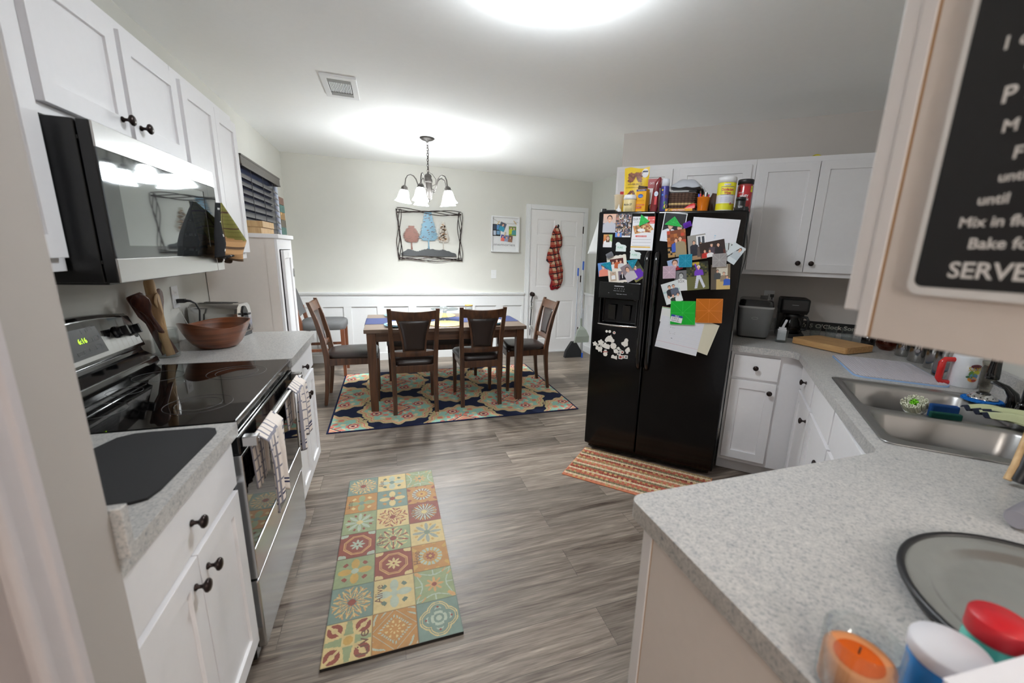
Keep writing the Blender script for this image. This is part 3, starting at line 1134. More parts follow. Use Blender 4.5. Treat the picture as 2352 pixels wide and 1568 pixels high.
t = thing('bar_stool', 'grey upholstered counter stool in the corner behind the white pantry', 'stool', (-.715, 5.2, 0), -PI / 2)
sw = wood('stool_wood', S(88, 48, 30), S(132, 78, 50), .4, 2)
b = MB()
rings = []
for r, z in ((.97, .545), (1., .56), (1., .60), (.97, .625), (.85, .638), (.4, .642)):
    ring = []
    for j in range(40):
        a = 2 * PI * j / 40
        cx, cy = math.cos(a), math.sin(a)
        k = (abs(cx) ** 7 + abs(cy) ** 7) ** (-1 / 7)
        ring.append((cx * k * r * .215, cy * k * r * .235, z))
    rings.append(ring)
b.loft(rings).build('seat', 'greyfab', t)
rings = []
for i in range(11):
    z = .70 + .32 * i / 10
    hw = .19 + .03 * (i / 10) - (.06 * max(0, (i - 7) / 3) ** 2)
    yc = -.225 - .10 * (i / 10)
    rings.append([(-hw, yc - .015, z), (0, yc - .035, z), (hw, yc - .015, z), (hw, yc + .02, z), (0, yc + .01, z), (-hw, yc + .02, z)])
MB().loft(rings).build('backrest', 'greyfab', t, bevel=.006, seg=3)
for x in (-.185, .185):
    MB().loft([[(x + a * dx, y + a * dy, z) for dx, dy in ((-1, -1), (1, -1), (1, 1), (-1, 1))] for y, z, a in ((-.23, 0, .016), (-.2, .4, .02), (-.205, .6, .02), (-.245, .78, .018))], sm=False).build('rear_leg', sw, t, bevel=.002)
    MB().loft([[(x + a * dx, .2 + a * dy, z) for dx, dy in ((-1, -1), (1, -1), (1, 1), (-1, 1))] for z, a in ((0, .015), (.55, .021))], sm=False).build('front_leg', sw, t, bevel=.002)
    MB().box(x - .01, x + .01, -.2, .2, .30, .33).build('stretcher', sw, t)
MB().box(-.185, .185, .19, .21, .18, .21).build('foot_rail', sw, t)
MB().box(-.185, .185, -.22, -.2, .30, .33).build('stretcher', sw, t)

# ------------------------------------------------------------------ things on the table
tz = .765
b = MB()
def run(u, v):
    s_ = (u - .5) * 1.62
    x = max(-.739, min(.739, s_))
    z = tz + .0015 - max(0, abs(s_) - .739)
    return (TX + x * 1.0, 4.02 + .36 * v, z)
b.grid(run, 110, 36, colfn=lambda u, v: S(44, 49, 78) if (int(u * 110) + int(v * 36)) % 2 else S(62, 69, 102))
tag(b.build('table_runner', 'cloth', solid=.001), 'navy woven runner across the length of the dining table', 'table runner')
G = 'round gold placemats on the dining table'
for y, lab in ((3.96, 'round gold placemat between the two front chairs'), (4.485, 'round gold placemat behind the glass cake stand')):
    b = MB(S(222, 190, 120)).lathe([(0, 0), (.165, 0), (.168, .0015), (.165, .003), (0, .003)], 48)
    tag(b.build('placemat', 'metal', loc=(.50, y, tz + .0022)), lab, 'placemat', G)
for x, y, lab in ((.09, 3.92, 'stacked dinner plates at the front left of the table'), (.09, 4.50, 'stacked dinner plates at the rear left of the table'), (.92, 3.94, 'stacked dinner plates at the front right of the table')):
    t = tag(MB(S(108, 152, 172)).lathe([(0, 0), (.09, 0), (.145, .012), (.15, .015), (.145, .016), (.09, .005), (0, .005)], 40).build('dinner_plate', 'gloss', loc=(x, y, tz + .001)), lab.replace('stacked dinner plates', 'blue lower dinner plate'), 'plate', 'plates on the dining table')
    tag(MB(S(206, 206, 204)).lathe([(0, 0), (.08, 0), (.128, .013), (.133, .016), (.128, .017), (.08, .006), (0, .006)], 40).build('dinner_plate', 'gloss', loc=(x + .008, y + .002, tz + .0075)), lab.replace('stacked dinner plates', 'light grey upper plate'), 'plate', 'plates on the dining table')
b = MB().lathe([(0, 0), (.058, 0), (.06, .006), (.03, .03), (.018, .06), (.016, .085), (.03, .10), (.10, .108), (.135, .112), (.135, .118), (.03, .112), (0, .112)], 40)
tag(b.build('cake_stand', clear('pressed_glass', (.78, .83, .85), .5, .05), loc=(.515, 4.16, tz + .0032)), 'clear glass pedestal cake stand in the middle of the table', 'cake stand')
t = thing('candle_jar', 'glass candle jar with gold rim behind the right front chair', 'candle', (.80, 4.40, tz + .0005))
MB().lathe([(0, 0), (.038, 0), (.04, .004), (.04, .115), (.037, .118), (.037, .006), (0, .006)], 28).build('jar', 'clear', t)
MB(S(232, 226, 210)).lathe([(0, .007), (.036, .007), (.036, .075), (0, .075)], 24).build('wax', 'satin', t)
MB(S(176, 140, 70)).lathe([(.0405, .112), (.0425, .116), (.0425, .123), (.036, .123)], 28).build('gold_rim', 'metal', t)

# ------------------------------------------------------------------ patterned rug under the table
def lerp_pick(cond_col, base):
    out = np.broadcast_to(np.array(base), cond_col[0][0].shape + (3,)).copy()
    for c, col in cond_col:
        out[c] = col
    return out


def rug_pattern(X, Y):
    navy, tan, aqua, coral, rose, cream = S(35, 40, 62), S(190, 172, 130), S(146, 188, 172), S(206, 124, 108), S(150, 66, 84), S(214, 196, 160)
    best = None
    for ox, oy in ((.03, 3.81), (.58, 4.225)):
        px = (X - ox + .55) % 1.10 - .55
        py = (Y - oy + .415) % .83 - .415
        r = np.hypot(px / .335, py / .385)
        if best is None:
            best, bx, by = r, px, py
        else:
            k = r < best
            best, bx, by = np.where(k, r, best), np.where(k, px, bx), np.where(k, py, by)
    th = np.arctan2(by / .385, bx / .335)
    lobe = .86 + .09 * np.abs(np.cos(4 * th)) + .05 * np.cos(16 * th) + .06 * np.abs(np.cos(th)) ** 6
    R = best / lobe
    out = np.empty(X.shape + (3,))
    out[:] = navy
    # curls in the navy ground, where four medallions meet
    for ox, oy in ((.30, 4.02), (-.25, 4.02), (.30, 3.61), (-.25, 3.61)):
        qx = (X - ox + .275) % .55 - .275
        qy = (Y - oy + .2075) % .415 - .2075
        q = np.hypot(qx, qy * 1.25)
        a = np.arctan2(qy, qx)
        m = (q < .05 + .014 * np.cos(5 * a)) & (q > .018 + .01 * np.cos(3 * a + 1))
        out[m & (R > 1.0)] = tan
    out[R < 1.0] = tan
    out[R < .92] = coral
    out[R < .89] = cream
    out[R < .87] = tan
    out[R < .82] = aqua
    sw = np.sin(9 * th + 14 * best) + .6 * np.cos(5 * th - 22 * best)
    out[(R < .80) & (R > .30) & (sw > .95)] = cream
    out[(R < .62) & (R > .28) & (sw < -.75)] = coral
    for k in range(8):
        a = PI / 8 + k * PI / 4
        rr = .60 if k % 2 == 0 else .66
        cx, cy = .335 * rr * math.cos(a), .385 * rr * math.sin(a)
        q = np.hypot(bx - cx, by - cy)
        an = np.arctan2(by - cy, bx - cx)
        if k % 2 == 0:
            out[q < .054 + .007 * np.cos(9 * an)] = coral
            out[q < .041] = rose
            out[q < .031] = cream
            out[q < .018] = rose
            out[q < .009] = navy
        else:
            out[q < .040 + .008 * np.cos(6 * an)] = tan
            out[q < .024] = coral
    d = np.abs(bx) / .10 + np.abs(by) / .10
    zig = np.abs(((np.abs(bx) - np.abs(by)) * 46) % 1 - .5)
    out[(d < 1.55) & (np.abs(np.sin(6 * th)) > .45)] = coral
    out[d < .98 + .45 * zig] = navy
    out[d < .95] = cream
    out[d < .80] = coral
    out[d < .62] = tan
    out[d < .45] = coral
    return out


nx, ny = 440, 336
X, Y = np.meshgrid(np.linspace(-.52, 1.675, nx), np.linspace(5.07, 3.388, ny))
arr = rug_pattern(X, Y)
e = 3
nav = S(32, 38, 66)
arr[:e], arr[-e:], arr[:, :e], arr[:, -e:] = nav, nav, nav, nav
b = MB().raster(arr, 2.195, 1.682, .006, x0=-.52, z0=3.388, y=.007, hor=True, back=nav)
tag(b.build('area_rug', 'rug'), 'navy, aqua and coral medallion area rug under the dining table', 'rug')

# ------------------------------------------------------------------ printed floor mat by the stove
TW, TL = .1673, 1.272 / 7
cream, teal, green, red, orange = S(204, 180, 126), S(116, 134, 122), S(142, 152, 112), S(134, 66, 50), S(176, 126, 68)
ltan, pale, dgr, gold = S(196, 150, 96), S(170, 178, 158), S(96, 112, 96), S(190, 152, 78)


def tile_pic(base, k, c1, c2, c3, style):
    n = 58
    v, u = np.meshgrid(np.linspace(1, -1, n), np.linspace(-1, 1, n), indexing='ij')
    r, th = np.hypot(u, v), np.arctan2(v, u)
    m = max(1e-9, 1)
    o = np.empty((n, n, 3))
    o[:] = base
    c4 = np.abs(np.cos(k * th / 2))
    if style == 'petal':
        o[(r < .25 + .62 * c4 ** 2) & (r > .2) & (c4 > .55)] = c1
        o[(np.abs(r - .72) < .1) & (np.abs(np.sin(k * th / 2)) > .93)] = c2
        o[r < .2] = c3
    elif style == 'star':
        a = np.minimum(np.abs(u), np.abs(v))
        bb = np.maximum(np.abs(u), np.abs(v))
        q = bb - .62 - .34 * (a / np.maximum(bb, .01)) ** 2
        o[(np.abs(q) < .04)] = c1
        o[(a < .045) & (bb > .6)] = c1
        o[r < .34 + .16 * np.cos(8 * th)] = c2
        o[r < .13] = c3
        o[(r > .9) & (np.abs(np.abs(u) - np.abs(v)) < .3) & (np.sin(14 * th) > .3)] = c2
    elif style == 'ring':
        o[(np.abs(r - .55) < .13)] = c1
        o[(np.abs(r - .55) < .13) & (np.cos(16 * th) > .4)] = c2
        o[r < .25 + .05 * np.cos(8 * th)] = c3
        o[r < .1] = c2
        o[(r > .95) & (np.cos(10 * th) > .5)] = c2
    elif style == 'octagon':
        q = np.maximum(np.maximum(np.abs(u), np.abs(v)), (np.abs(u) + np.abs(v)) * .72)
        o[np.abs(q - .74) < .035] = c1
        o[np.abs(q - .64) < .02] = c1
        o[(r < .30 + .12 * np.cos(8 * th))] = c2
        w_ = np.hypot(np.abs(u) - .93, np.abs(v) - .93)
        o[w_ < .28 + .1 * np.cos(6 * th)] = c2
        o[r < .07] = base
    elif style == 'swirl':
        o[(np.sin(r * 15 + 3 * np.sin(k * th)) > .45) & (r < .95) & (r > .22)] = c1
        o[(np.abs(np.sin(k * th)) > .94) & (r < .9) & (r > .3)] = c2
        o[r < .2] = c3
    elif style == 'diamond':
        q = np.abs(u) + np.abs(v)
        o[np.abs(q - 1.05) < .02] = c1
        o[(np.abs(q - .72) < .06) & (np.sin(28 * th) > -.2)] = c1
        o[(q < .62) & (np.sin(8 * th) * np.cos(16 * r) > .45)] = c2
        o[(q > 1.35) & (np.sin(9 * th + 20 * r) > .6)] = c1
    elif style == 'quatre':
        q = np.minimum.reduce([np.hypot(u - a, v - b_) for a, b_ in ((.38, 0), (-.38, 0), (0, .38), (0, -.38))])
        o[np.abs(q - .52) < .03] = c1
        o[np.abs(q - .42) < .02] = c1
        o[(r < .3 + .34 * np.abs(np.cos(2 * th)) ** 1.5) & (np.sin(24 * r) > -.1)] = c2
        for a, b_ in ((.62, 0), (-.62, 0), (0, .62), (0, -.62)):
            o[np.hypot(u - a, v - b_) < .06] = c3
    elif style == 'leaf':
        d = np.abs(np.abs(u) - np.abs(v))
        w_ = np.hypot(np.abs(u) - .62, np.abs(v) - .62)
        o[(w_ < .34) & (d > .08) & (np.abs(w_ - .24) < .1)] = c1
        o[(np.abs(u) < .16 * (1.6 - np.abs(v))) & (np.abs(v) > .28)] = c2
        o[(np.abs(v) < .16 * (1.6 - np.abs(u))) & (np.abs(u) > .28)] = c2
        o[r < .22] = c3
    mask = (np.abs(u) > .975) | (np.abs(v) > .975)
    o[mask] = np.array(base) * .62
    return o


tiles = [
    [(teal, 8, ltan, cream, red, 'swirl'), (cream, 4, pale, dgr, teal, 'petal'), (green, 8, pale, ltan, dgr, 'star')],
    [(orange, 4, green, cream, teal, 'petal'), (teal, 4, cream, orange, red, 'petal'), (orange, 8, pale, red, gold, 'ring')],
    [(green, 8, pale, red, cream, 'petal'), (cream, 6, red, ltan, red, 'swirl'), (red, 16, pale, gold, cream, 'petal')],
    [(red, 4, ltan, pale, gold, 'octagon'), (green, 5, cream, red, red, 'swirl'), (cream, 8, S(146, 152, 138), gold, S(120, 130, 110), 'petal')],
    [(green, 4, gold, red, pale, 'petal'), (red, 8, ltan, cream, red, 'octagon'), (orange, 6, pale, gold, red, 'ring')],
    [(teal, 8, ltan, cream, red, 'swirl'), (cream, 4, pale, dgr, pale, 'petal'), (green, 8, pale, ltan, red, 'star')],
    [(cream, 4, red, green, gold, 'leaf'), (orange, 4, pale, cream, gold, 'diamond'), (teal, 4, cream, pale, red, 'quatre')],
]
rows = [np.concatenate([tile_pic(*q) for q in row], axis=1) for row in tiles]
arr = np.concatenate(rows, axis=0) * .80
b = MB()
b.raster(arr, .502, 1.274, .0125, x0=-.251, z0=-.637, y=.0135, hor=True, back=S(30, 27, 25))
for i, j, wd, ww in ((0, 6, 'Live', .105), (1, 5, 'Alive', .10), (1, 3, 'Grow', .085), (2, 2, 'Dream', .09), (2, 4, 'Hope', .085), (1, 0, 'Alive', .07), (0, 1, 'Home', .07)):
    cx, cy = -.251 + TW * i, .637 - TL * (j + 1)
    big = wd == 'Live'
    b.text(wd, .062 if big else .045, (cx + (TW * .93 if big else .036), cy + (.012 if big else .05), .0138), S(92, 62, 46), xd=(0, 1, 0), yd=(-1, 0, 0), al='L', w=ww)
tag(b.build('floor_mat', 'foam', loc=(-.0355, 1.952, 0)), 'cushioned kitchen floor mat printed with patchwork tiles', 'floor mat')

# ------------------------------------------------------------------ ribbed mat before the fridge
cols = [S(176, 104, 82), S(184, 156, 108), S(140, 74, 58), S(204, 188, 160), S(190, 120, 94), S(150, 128, 92), S(164, 88, 70), S(120, 114, 88)]
b = MB()
nr = 22
seqs = [4, 3, 7, 0, 0, 3, 2, 6, 7, 3, 0, 4, 3, 5, 0, 2, 3, 7, 6, 0, 3, 5]
for i in range(nr):
    y = -.225 + .45 * (i + .5) / nr

    def cfn(u, v, i=i):
        c = cols[seqs[i]]
        k = int(u * 52)
        if seqs[i] in (0, 2, 4, 6) and (k * 7 + i * 3) % 13 in (2, 3, 4):
            c = cols[1]
        f = .84 if k % 2 else 1.
        return tuple(x * f for x in c)
    b.grid(lambda u, v: (-.45 + .9 * u, y - .0103 + .0206 * v, .004 + .010 * math.sin(PI * v) * (.6 + .4 * abs(math.sin(u * PI * 52)))), 208, 5, colfn=cfn)
b.box(-.455, .455, -.228, .228, .0005, .006, S(206, 128, 94))
tag(b.build('ribbed_rug', 'cloth', loc=K(-.435, 2.60), rz=KR - .02), 'ribbed orange striped cotton mat on the floor before the fridge', 'rug')
# ------------------------------------------------------------------ refrigerator
FV, FU = -.437, 2.815
fr = thing('refrigerator', 'black side-by-side refrigerator covered in photos and magnets', 'refrigerator', K(FV, FU), KR)
MB().box(-.452, .452, .07, .77, .02, 1.733).box(-.43, .43, .03, .07, .02, .06).build('body', 'fridge', fr, bevel=.004)
b = MB().rec(-.455, -.074, .055, 1.737, 0, .066, [(-.398, -.148, .988, 1.162)], .055)
ld = b.build('freezer_door', 'fridge', fr, bevel=.012, seg=4)
b = MB().rec(-.068, .455, .055, 1.737, 0, .066, [], 0)
rd = b.build('fresh_food_door', 'fridge', fr, bevel=.012, seg=4)
for x, d, nm in ((-.098, ld, 'door_handle'), (-.040, rd, 'door_handle')):
    b = MB()
    pts = [(x, -.004, .70), (x, -.03, .725), (x, -.045, .77), (x, -.048, 1.0), (x, -.048, 1.25), (x, -.045, 1.42), (x, -.03, 1.46), (x, -.004, 1.48)]
    b.tube(pts, [.016, .017, .0165, .016, .016, .0165, .017, .016], 12, flat=.9)
    b.build(nm, 'blackg', d)
for x in (-.40, .40):
    MB().box(x - .03, x + .05, .02, .09, 1.737, 1.750).cyl((x + (.03 if x > 0 else -.03), .035, 1.737), (x + (.03 if x > 0 else -.03), .035, 1.758), .017).build('hinge_cover', 'black', fr, bevel=.003)
b = MB().box(-.415, -.131, -.006, .004, 1.164, 1.276).box(-.405, -.398, -.004, .004, .985, 1.164).box(-.148, -.139, -.004, .004, .985, 1.164)
dp = b.build('dispenser_panel', 'blackg', ld, bevel=.003)
b = MB((.75, .76, .78))
b.text('FRIGIDAIRE', .0085, (-.275, -.0068, 1.247), bold=.015, w=.066)
b.text('Cubes  Crush   On   Off', .006, (-.275, -.0068, 1.217), w=.075)
b.text('Fill', .005, (-.345, -.0068, 1.2))
b.text('Night Light  Options', .005, (-.255, -.0068, 1.196), w=.07)
for i in range(5):
    b.box(-.305 + i * .016, -.302 + i * .016, -.0067, -.006, 1.232, 1.235)
b.build('dispenser_lettering', 'satin', ld)
for x in (-.322, -.218):
    b = MB().loft([[(x - .03, .05, 1.018), (x + .022, .05, 1.012), (x + .022, .04, 1.012), (x - .03, .04, 1.018)], [(x - .026, .03, 1.118), (x + .026, .03, 1.118), (x + .026, .02, 1.118), (x - .026, .02, 1.118)]], sm=False)
    b.build('dispenser_paddle', 'black', ld, bevel=.003)
b = MB()
n = 20
rings = []
for i in range(n + 1):
    q = i / n * 2 - 1
    x = -.273 + .137 * q
    y = -.002 - .016 * (1 - q * q)
    rings.append([(x, .02, .975), (x, y, .978 - .004 * (1 - q * q)), (x, y, .984), (x, .02, .984)])
b.loft(rings).build('drip_tray', 'chrome', ld)


# ------------------------------------------------------------------ paper things and magnets on its doors
def pic(w, h, ops, bg, px=.0024, seed=1):
    """a small printed picture; x and y in units of the picture's height"""
    nx, ny = max(4, int(w / px)), max(4, int(h / px))
    a = np.empty((ny, nx, 3))
    a[:] = bg
    Y, X = np.meshgrid((np.arange(ny)[::-1] + .5) / ny, (np.arange(nx) + .5) / nx * (w / h), indexing='ij')
    rs = np.random.RandomState(seed)
    for o in ops:
        k, c = o[0], o[-1]
        if k == 'r':
            a[(X >= o[1]) & (X <= o[3]) & (Y >= o[2]) & (Y <= o[4])] = c
        elif k == 'e':
            a[((X - o[1]) / o[3]) ** 2 + ((Y - o[2]) / o[4]) ** 2 < 1] = c
        elif k == 'g':      # printed colour wash between two heights
            t = np.clip((Y - o[1]) / (o[2] - o[1]), 0, 1)[..., None]
            m = (Y >= o[1]) & (Y <= o[2])
            a[m] = (np.array(o[3]) * (1 - t) + np.array(o[4]) * t)[m]
        elif k == 'n':      # printed crowd or foliage: a mosaic of small colour patches
            cells = o[5]
            gi = (X * cells).astype(int)
            gj = (Y * cells).astype(int)
            idx = rs.randint(0, len(c), (cells * 3 + 2, cells * 3 + 2))[gj, gi]
            m = (X >= o[1]) & (X <= o[3]) & (Y >= o[2]) & (Y <= o[4])
            a[m] = np.array(c)[idx][m]
        elif k == 'p':
            P = o[1]
            ins = np.zeros(X.shape, bool)
            j = len(P) - 1
            for i in range(len(P)):
                xi, yi = P[i]
                xj, yj = P[j]
                ins ^= ((yi > Y) != (yj > Y)) & (X < (xj - xi) * (Y - yi) / (yj - yi + 1e-12) + xi)
                j = i
            a[ins] = c
    return a


SK, BR, BK, WH = S(224, 176, 150), S(72, 50, 38), S(30, 28, 28), S(236, 236, 238)


def prs(x, top, s, hair=BR, shirt=WH, skin=SK, long=False, h=1.):
    o = [('p', [(x - 1.15 * s, top - 3.2 * s * h), (x - 1.0 * s, top - 1.35 * s), (x - .3 * s, top - 1.0 * s), (x + .3 * s, top - 1.0 * s), (x + 1.0 * s, top - 1.35 * s), (x + 1.15 * s, top - 3.2 * s * h)], shirt)]
    o += [('e', x, top - .42 * s, .42 * s, .44 * s, hair)]
    if long:
        o += [('r', x - .42 * s, top - 1.5 * s, x + .42 * s, top - .4 * s, hair)]
    o += [('r', x - .15 * s, top - 1.15 * s, x + .15 * s, top - .8 * s, skin), ('e', x, top - .58 * s, .33 * s, .42 * s, skin)]
    if s > .2:
        for d in (-.13, .13):
            o.append(('e', x + d * s, top - .52 * s, .035 * s, .03 * s, BK))
        o.append(('e', x, top - .78 * s, .12 * s, .035 * s, WH))
    return o


def card(name, label, cat, v, z, w, h, ccw, arr, lay, m='gloss', group=None, back=(.8, .8, .78), txt=()):
    b = MB().raster(arr, w, h, .0007, y=-.0007, back=back)
    for s_, size, x, y, c, ww in txt:
        b.text(s_, size, (x, -.0009, y), c, w=ww)
    o = b.build(name, m, loc=K(v, FU - .0005 - lay * .0011, z), rot=(0, -math.radians(ccw), KR))
    return tag(o, label, cat, group)


GP = 'photographs on the refrigerator'
card('photograph', 'portrait photo of a smiling boy in grey shirt, top left of refrigerator', 'photograph', -.814, 1.662, .087, .12, 0,
     pic(.087, .12, [('g', .45, 1, S(206, 190, 186), S(226, 184, 160)), ('g', 0, .5, S(56, 72, 104), S(92, 106, 136))] + prs(.37, .93, .36, S(58, 46, 44), S(190, 192, 202)), S(200, 180, 170)), 0, group=GP)
card('photograph', 'crowded photo collage sheet beside the smiling boy portrait', 'photograph', -.717, 1.648, .103, .149, 0,
     pic(.103, .149, [('n', 0, 0, 2, 1, 18, [S(60, 62, 70), S(120, 116, 120), S(176, 160, 140), S(84, 96, 130), S(206, 206, 210), S(180, 130, 120), S(46, 42, 44), S(140, 110, 84)]), ('r', 0, 0, .3, .2, S(96, 140, 210)), ('e', .15, .1, .06, .08, SK), ('r', .32, 0, 1, .06, WH)], BK), 0, group=GP)
card('photograph', 'school photo of a long-haired girl in white shirt', 'photograph', -.817, 1.548, .061, .084, 0,
     pic(.061, .084, [('g', 0, 1, S(196, 60, 48), S(206, 150, 90)), ('r', .45, 0, 1, 1, S(160, 196, 130))] + prs(.37, .9, .34, S(86, 58, 44), WH, long=True), S(190, 70, 60)), 0, group=GP)
b = pic(.142, .212, [('r', .45, .80, .67, 1, S(214, 60, 54)), ('p', [(.02, .72), (.5, .8), (.66, .62), (.1, .48)], S(196, 140, 84)), ('n', .1, .53, .58, .74, 22, [S(190, 130, 74), S(150, 76, 50), S(222, 190, 140), S(120, 110, 60), S(206, 156, 100)]), ('e', .28, .6, .12, .05, WH),
                     ('r', .12, .40, .47, .44, S(206, 70, 64)), ('r', 0, .085, .6, .115, S(226, 178, 50))] + [('r', .04, .14 + .03 * i, .6, .145 + .03 * i, S(170, 170, 176)) for i in range(8)], S(232, 232, 236))
card('flyer', 'pizza restaurant flyer under a green triangle magnet', 'flyer', -.587, 1.598, .142, .212, 0, b, 1, 'paper',
     txt=[('OUR PIZZA', .022, -.030, .082, S(40, 36, 40), .075), ('$11.99', .018, .049, .079, WH, .035), ('ANY SPECIALTY PIZZA', .006, -.03, .070, S(60, 60, 64), .06), ('OUT OF TOWN', .006, .049, .097, WH, .036), ('$10.99', .010, .053, .067, WH, .024), ('GOURMET PIZZAS', .007, -.004, -.0195, WH, .06)])
scal = MB(S(232, 226, 214))
P = []
w2, h2 = .066, .089
for a, c_, n in (((-w2, -h2), (w2, -h2), 5), ((w2, -h2), (w2, h2), 2), ((w2, h2), (-w2, h2), 5), ((-w2, h2), (-w2, -h2), 2)):
    for i in range(n):
        for q in range(6):
            f = (i + q / 6) / n
            x, y = a[0] + (c_[0] - a[0]) * f, a[1] + (c_[1] - a[1]) * f
            k = 1 + .045 * abs(math.sin(PI * q / 6)) * (1 if n == 5 else .4)
            P.append((x * k, y * k))
scal.slab(P, -.0008, 0)
for x, z, w_, h_, a in ((.0, .038, .092, .066, pic(.092, .066, [('r', 0, 0, 2, .5, S(120, 60, 48))] + prs(.3, .8, .3, BK, WH) + prs(.72, .95, .28, BR, S(190, 96, 60)) + prs(1.1, .8, .3, BR, S(206, 210, 214)), S(92, 44, 42))),
                        (-.032, -.045, .042, .062, pic(.042, .062, prs(.34, .85, .2, BR, WH), S(190, 170, 150))), (.031, -.045, .055, .062, pic(.055, .062, prs(.45, .92, .28, BK, S(28, 26, 34)) + [('r', .4, .2, .5, .62, WH)], S(120, 108, 124)))):
    scal.raster(a, w_, h_, .0002, x0=x - w_ / 2, z0=z - h_ / 2, y=-.0011)
tag(scal.build('photo_mount', 'gloss', loc=K(-.735, FU - .003, 1.363), rot=(0, -.17, KR)), 'cream scalloped mount with three family photos, left door', 'photograph', GP)
card('photograph', 'photo of a boy in an orange shirt at the left edge', 'photograph', -.832, 1.357, .075, .092, 9, pic(.075, .092, prs(.4, .88, .34, BR, S(226, 140, 120)), S(108, 146, 206)), 1, group=GP)
card('photograph', 'tilted photo of a child in white under the right teal triangle', 'photograph', -.655, 1.345, .075, .115, 32, pic(.075, .115, prs(.33, .85, .3, BR, S(196, 190, 196)), S(140, 126, 132)), 3, group=GP)
card('photograph', 'tilted photo of a ball player in purple, left door', 'photograph', -.603, 1.355, .085, .12, 36, pic(.085, .12, [('r', 0, 0, 1, .35, S(130, 128, 74)), ('r', 0, .7, 1, 1, S(48, 54, 40))] + prs(.36, .86, .24, WH, S(104, 54, 178)), S(90, 96, 64)), 2, group=GP)

card('photograph', 'white bordered photo of an older man in tie', 'photograph', -.398, 1.637, .138, .178, -5, pic(.138, .178, [('r', .03, .03, .745, .97, S(38, 40, 44))] + prs(.28, .72, .27, S(96, 90, 88), S(222, 226, 236)) + [('p', [(.27, .42), (.31, .42), (.34, .05), (.24, .05)], BK)] + prs(.6, .60, .2, S(180, 176, 170), S(150, 60, 44)), WH), 1, group=GP)
w_ = pic(.264, .142, [], S(226, 226, 232))
rs = np.random.RandomState(3)
card('drawing', 'large crumpled white paper with blue crayon marks, upper right', 'drawing', -.158, 1.62, .264, .142, -4, w_, 0, 'paper',
     txt=[('TT', .03, -.05, -.045, S(120, 190, 220), .012), ('TT', .034, 0.01, -.05, S(120, 190, 220), .010)])
card('photograph', 'photo of a soldier beside bookshelves', 'photograph', -.368, 1.54, .112, .165, 9, pic(.112, .165, [('n', 0, .4, .9, 1, 8, [S(150, 84, 48), S(176, 110, 60), S(120, 66, 44), S(190, 70, 50)]), ('n', 0, 0, .3, .4, 12, [BK, S(176, 140, 90)])] + prs(.32, .70, .16, BR, S(60, 90, 180)) + prs(.47, .75, .17, BR, S(156, 140, 110), h=1.5), S(186, 146, 96)), 2, group=GP)
card('photograph', 'photo of two men in dark shirts before a pale house', 'photograph', -.245, 1.52, .105, .15, 10, pic(.105, .15, [('r', .35, .5, .7, .95, WH), ('r', .4, .55, .5, .9, S(70, 76, 84)), ('r', .55, .55, .65, .9, S(70, 76, 84)), ('r', 0, 0, .8, .2, S(160, 130, 100))] + prs(.24, .78, .15, BK, S(44, 46, 56), h=1.3) + prs(.5, .68, .14, BK, S(90, 80, 76), h=1.3), S(150, 146, 140)), 3, group=GP)
card('photograph', 'wide photo of a family crowding round a table', 'photograph', -.156, 1.512, .142, .092, 13, pic(.142, .092, [('r', .0, 0, 2, .35, S(90, 50, 44))] + prs(.3, .55, .2, BR, S(190, 50, 44)) + prs(.75, .85, .2, S(150, 140, 130), S(80, 70, 80)) + prs(.6, .5, .2, BR, WH) + prs(1.15, .82, .24, BK, S(36, 34, 40)), S(52, 40, 38)), 4, group=GP)
card('photograph', 'tilted photo of a girl by a ladder at the right edge', 'photograph', -.032, 1.488, .078, .11, -30, pic(.078, .11, [('p', [(.1, .1), (.16, .1), (.5, .9), (.44, .9)], S(80, 80, 84))] + prs(.5, .9, .2, BR, S(190, 200, 206)), S(214, 222, 226)), 3, group=GP)
card('photograph', 'photo of a child leaning over a crib rail', 'photograph', -.087, 1.517, .07, .062, 3, pic(.07, .062, [('r', .86, 0, .95, 1, S(60, 54, 50))] + prs(.4, .8, .4, BR, S(150, 150, 154)), S(206, 214, 214)), 2, group=GP)
card('photograph', 'photo of a young man in red shirt above pink tile', 'photograph', -.365, 1.408, .085, .072, 18, pic(.085, .072, prs(.62, .95, .62, BR, S(160, 40, 54)), S(150, 172, 206)), 1, group=GP)
card('photograph', 'black and white photo of a child in a Sox shirt', 'photograph', -.318, 1.31, .078, .128, 8, pic(.078, .128, [('r', 0, 0, 1, .35, S(120, 120, 122))] + prs(.32, .9, .3, S(60, 60, 60), S(226, 226, 226), S(180, 180, 180)), S(112, 112, 116)), 2, txt=[('SOX', .022, .002, -.012, S(36, 36, 38), .04)], group=GP)
card('photograph', 'large photo of a ball player in purple jersey with bat', 'photograph', -.222, 1.345, .128, .172, 9, pic(.128, .172, [('n', 0, .5, 1, 1, 16, [S(44, 50, 40), S(62, 66, 44), S(96, 92, 50), S(36, 38, 34)]), ('r', .2, .9, .45, 1, S(190, 160, 60)), ('p', [(.25, .05), (.34, .05), (.42, .4), (.55, .05), (.62, .1), (.47, .52), (.34, .52)], S(206, 210, 222)),
     ('p', [(.28, .95), (.33, .95), (.38, .72), (.34, .72)], S(110, 60, 190))] + prs(.42, .88, .14, WH, S(112, 62, 180), h=.8), S(104, 104, 66)), 3, group=GP)
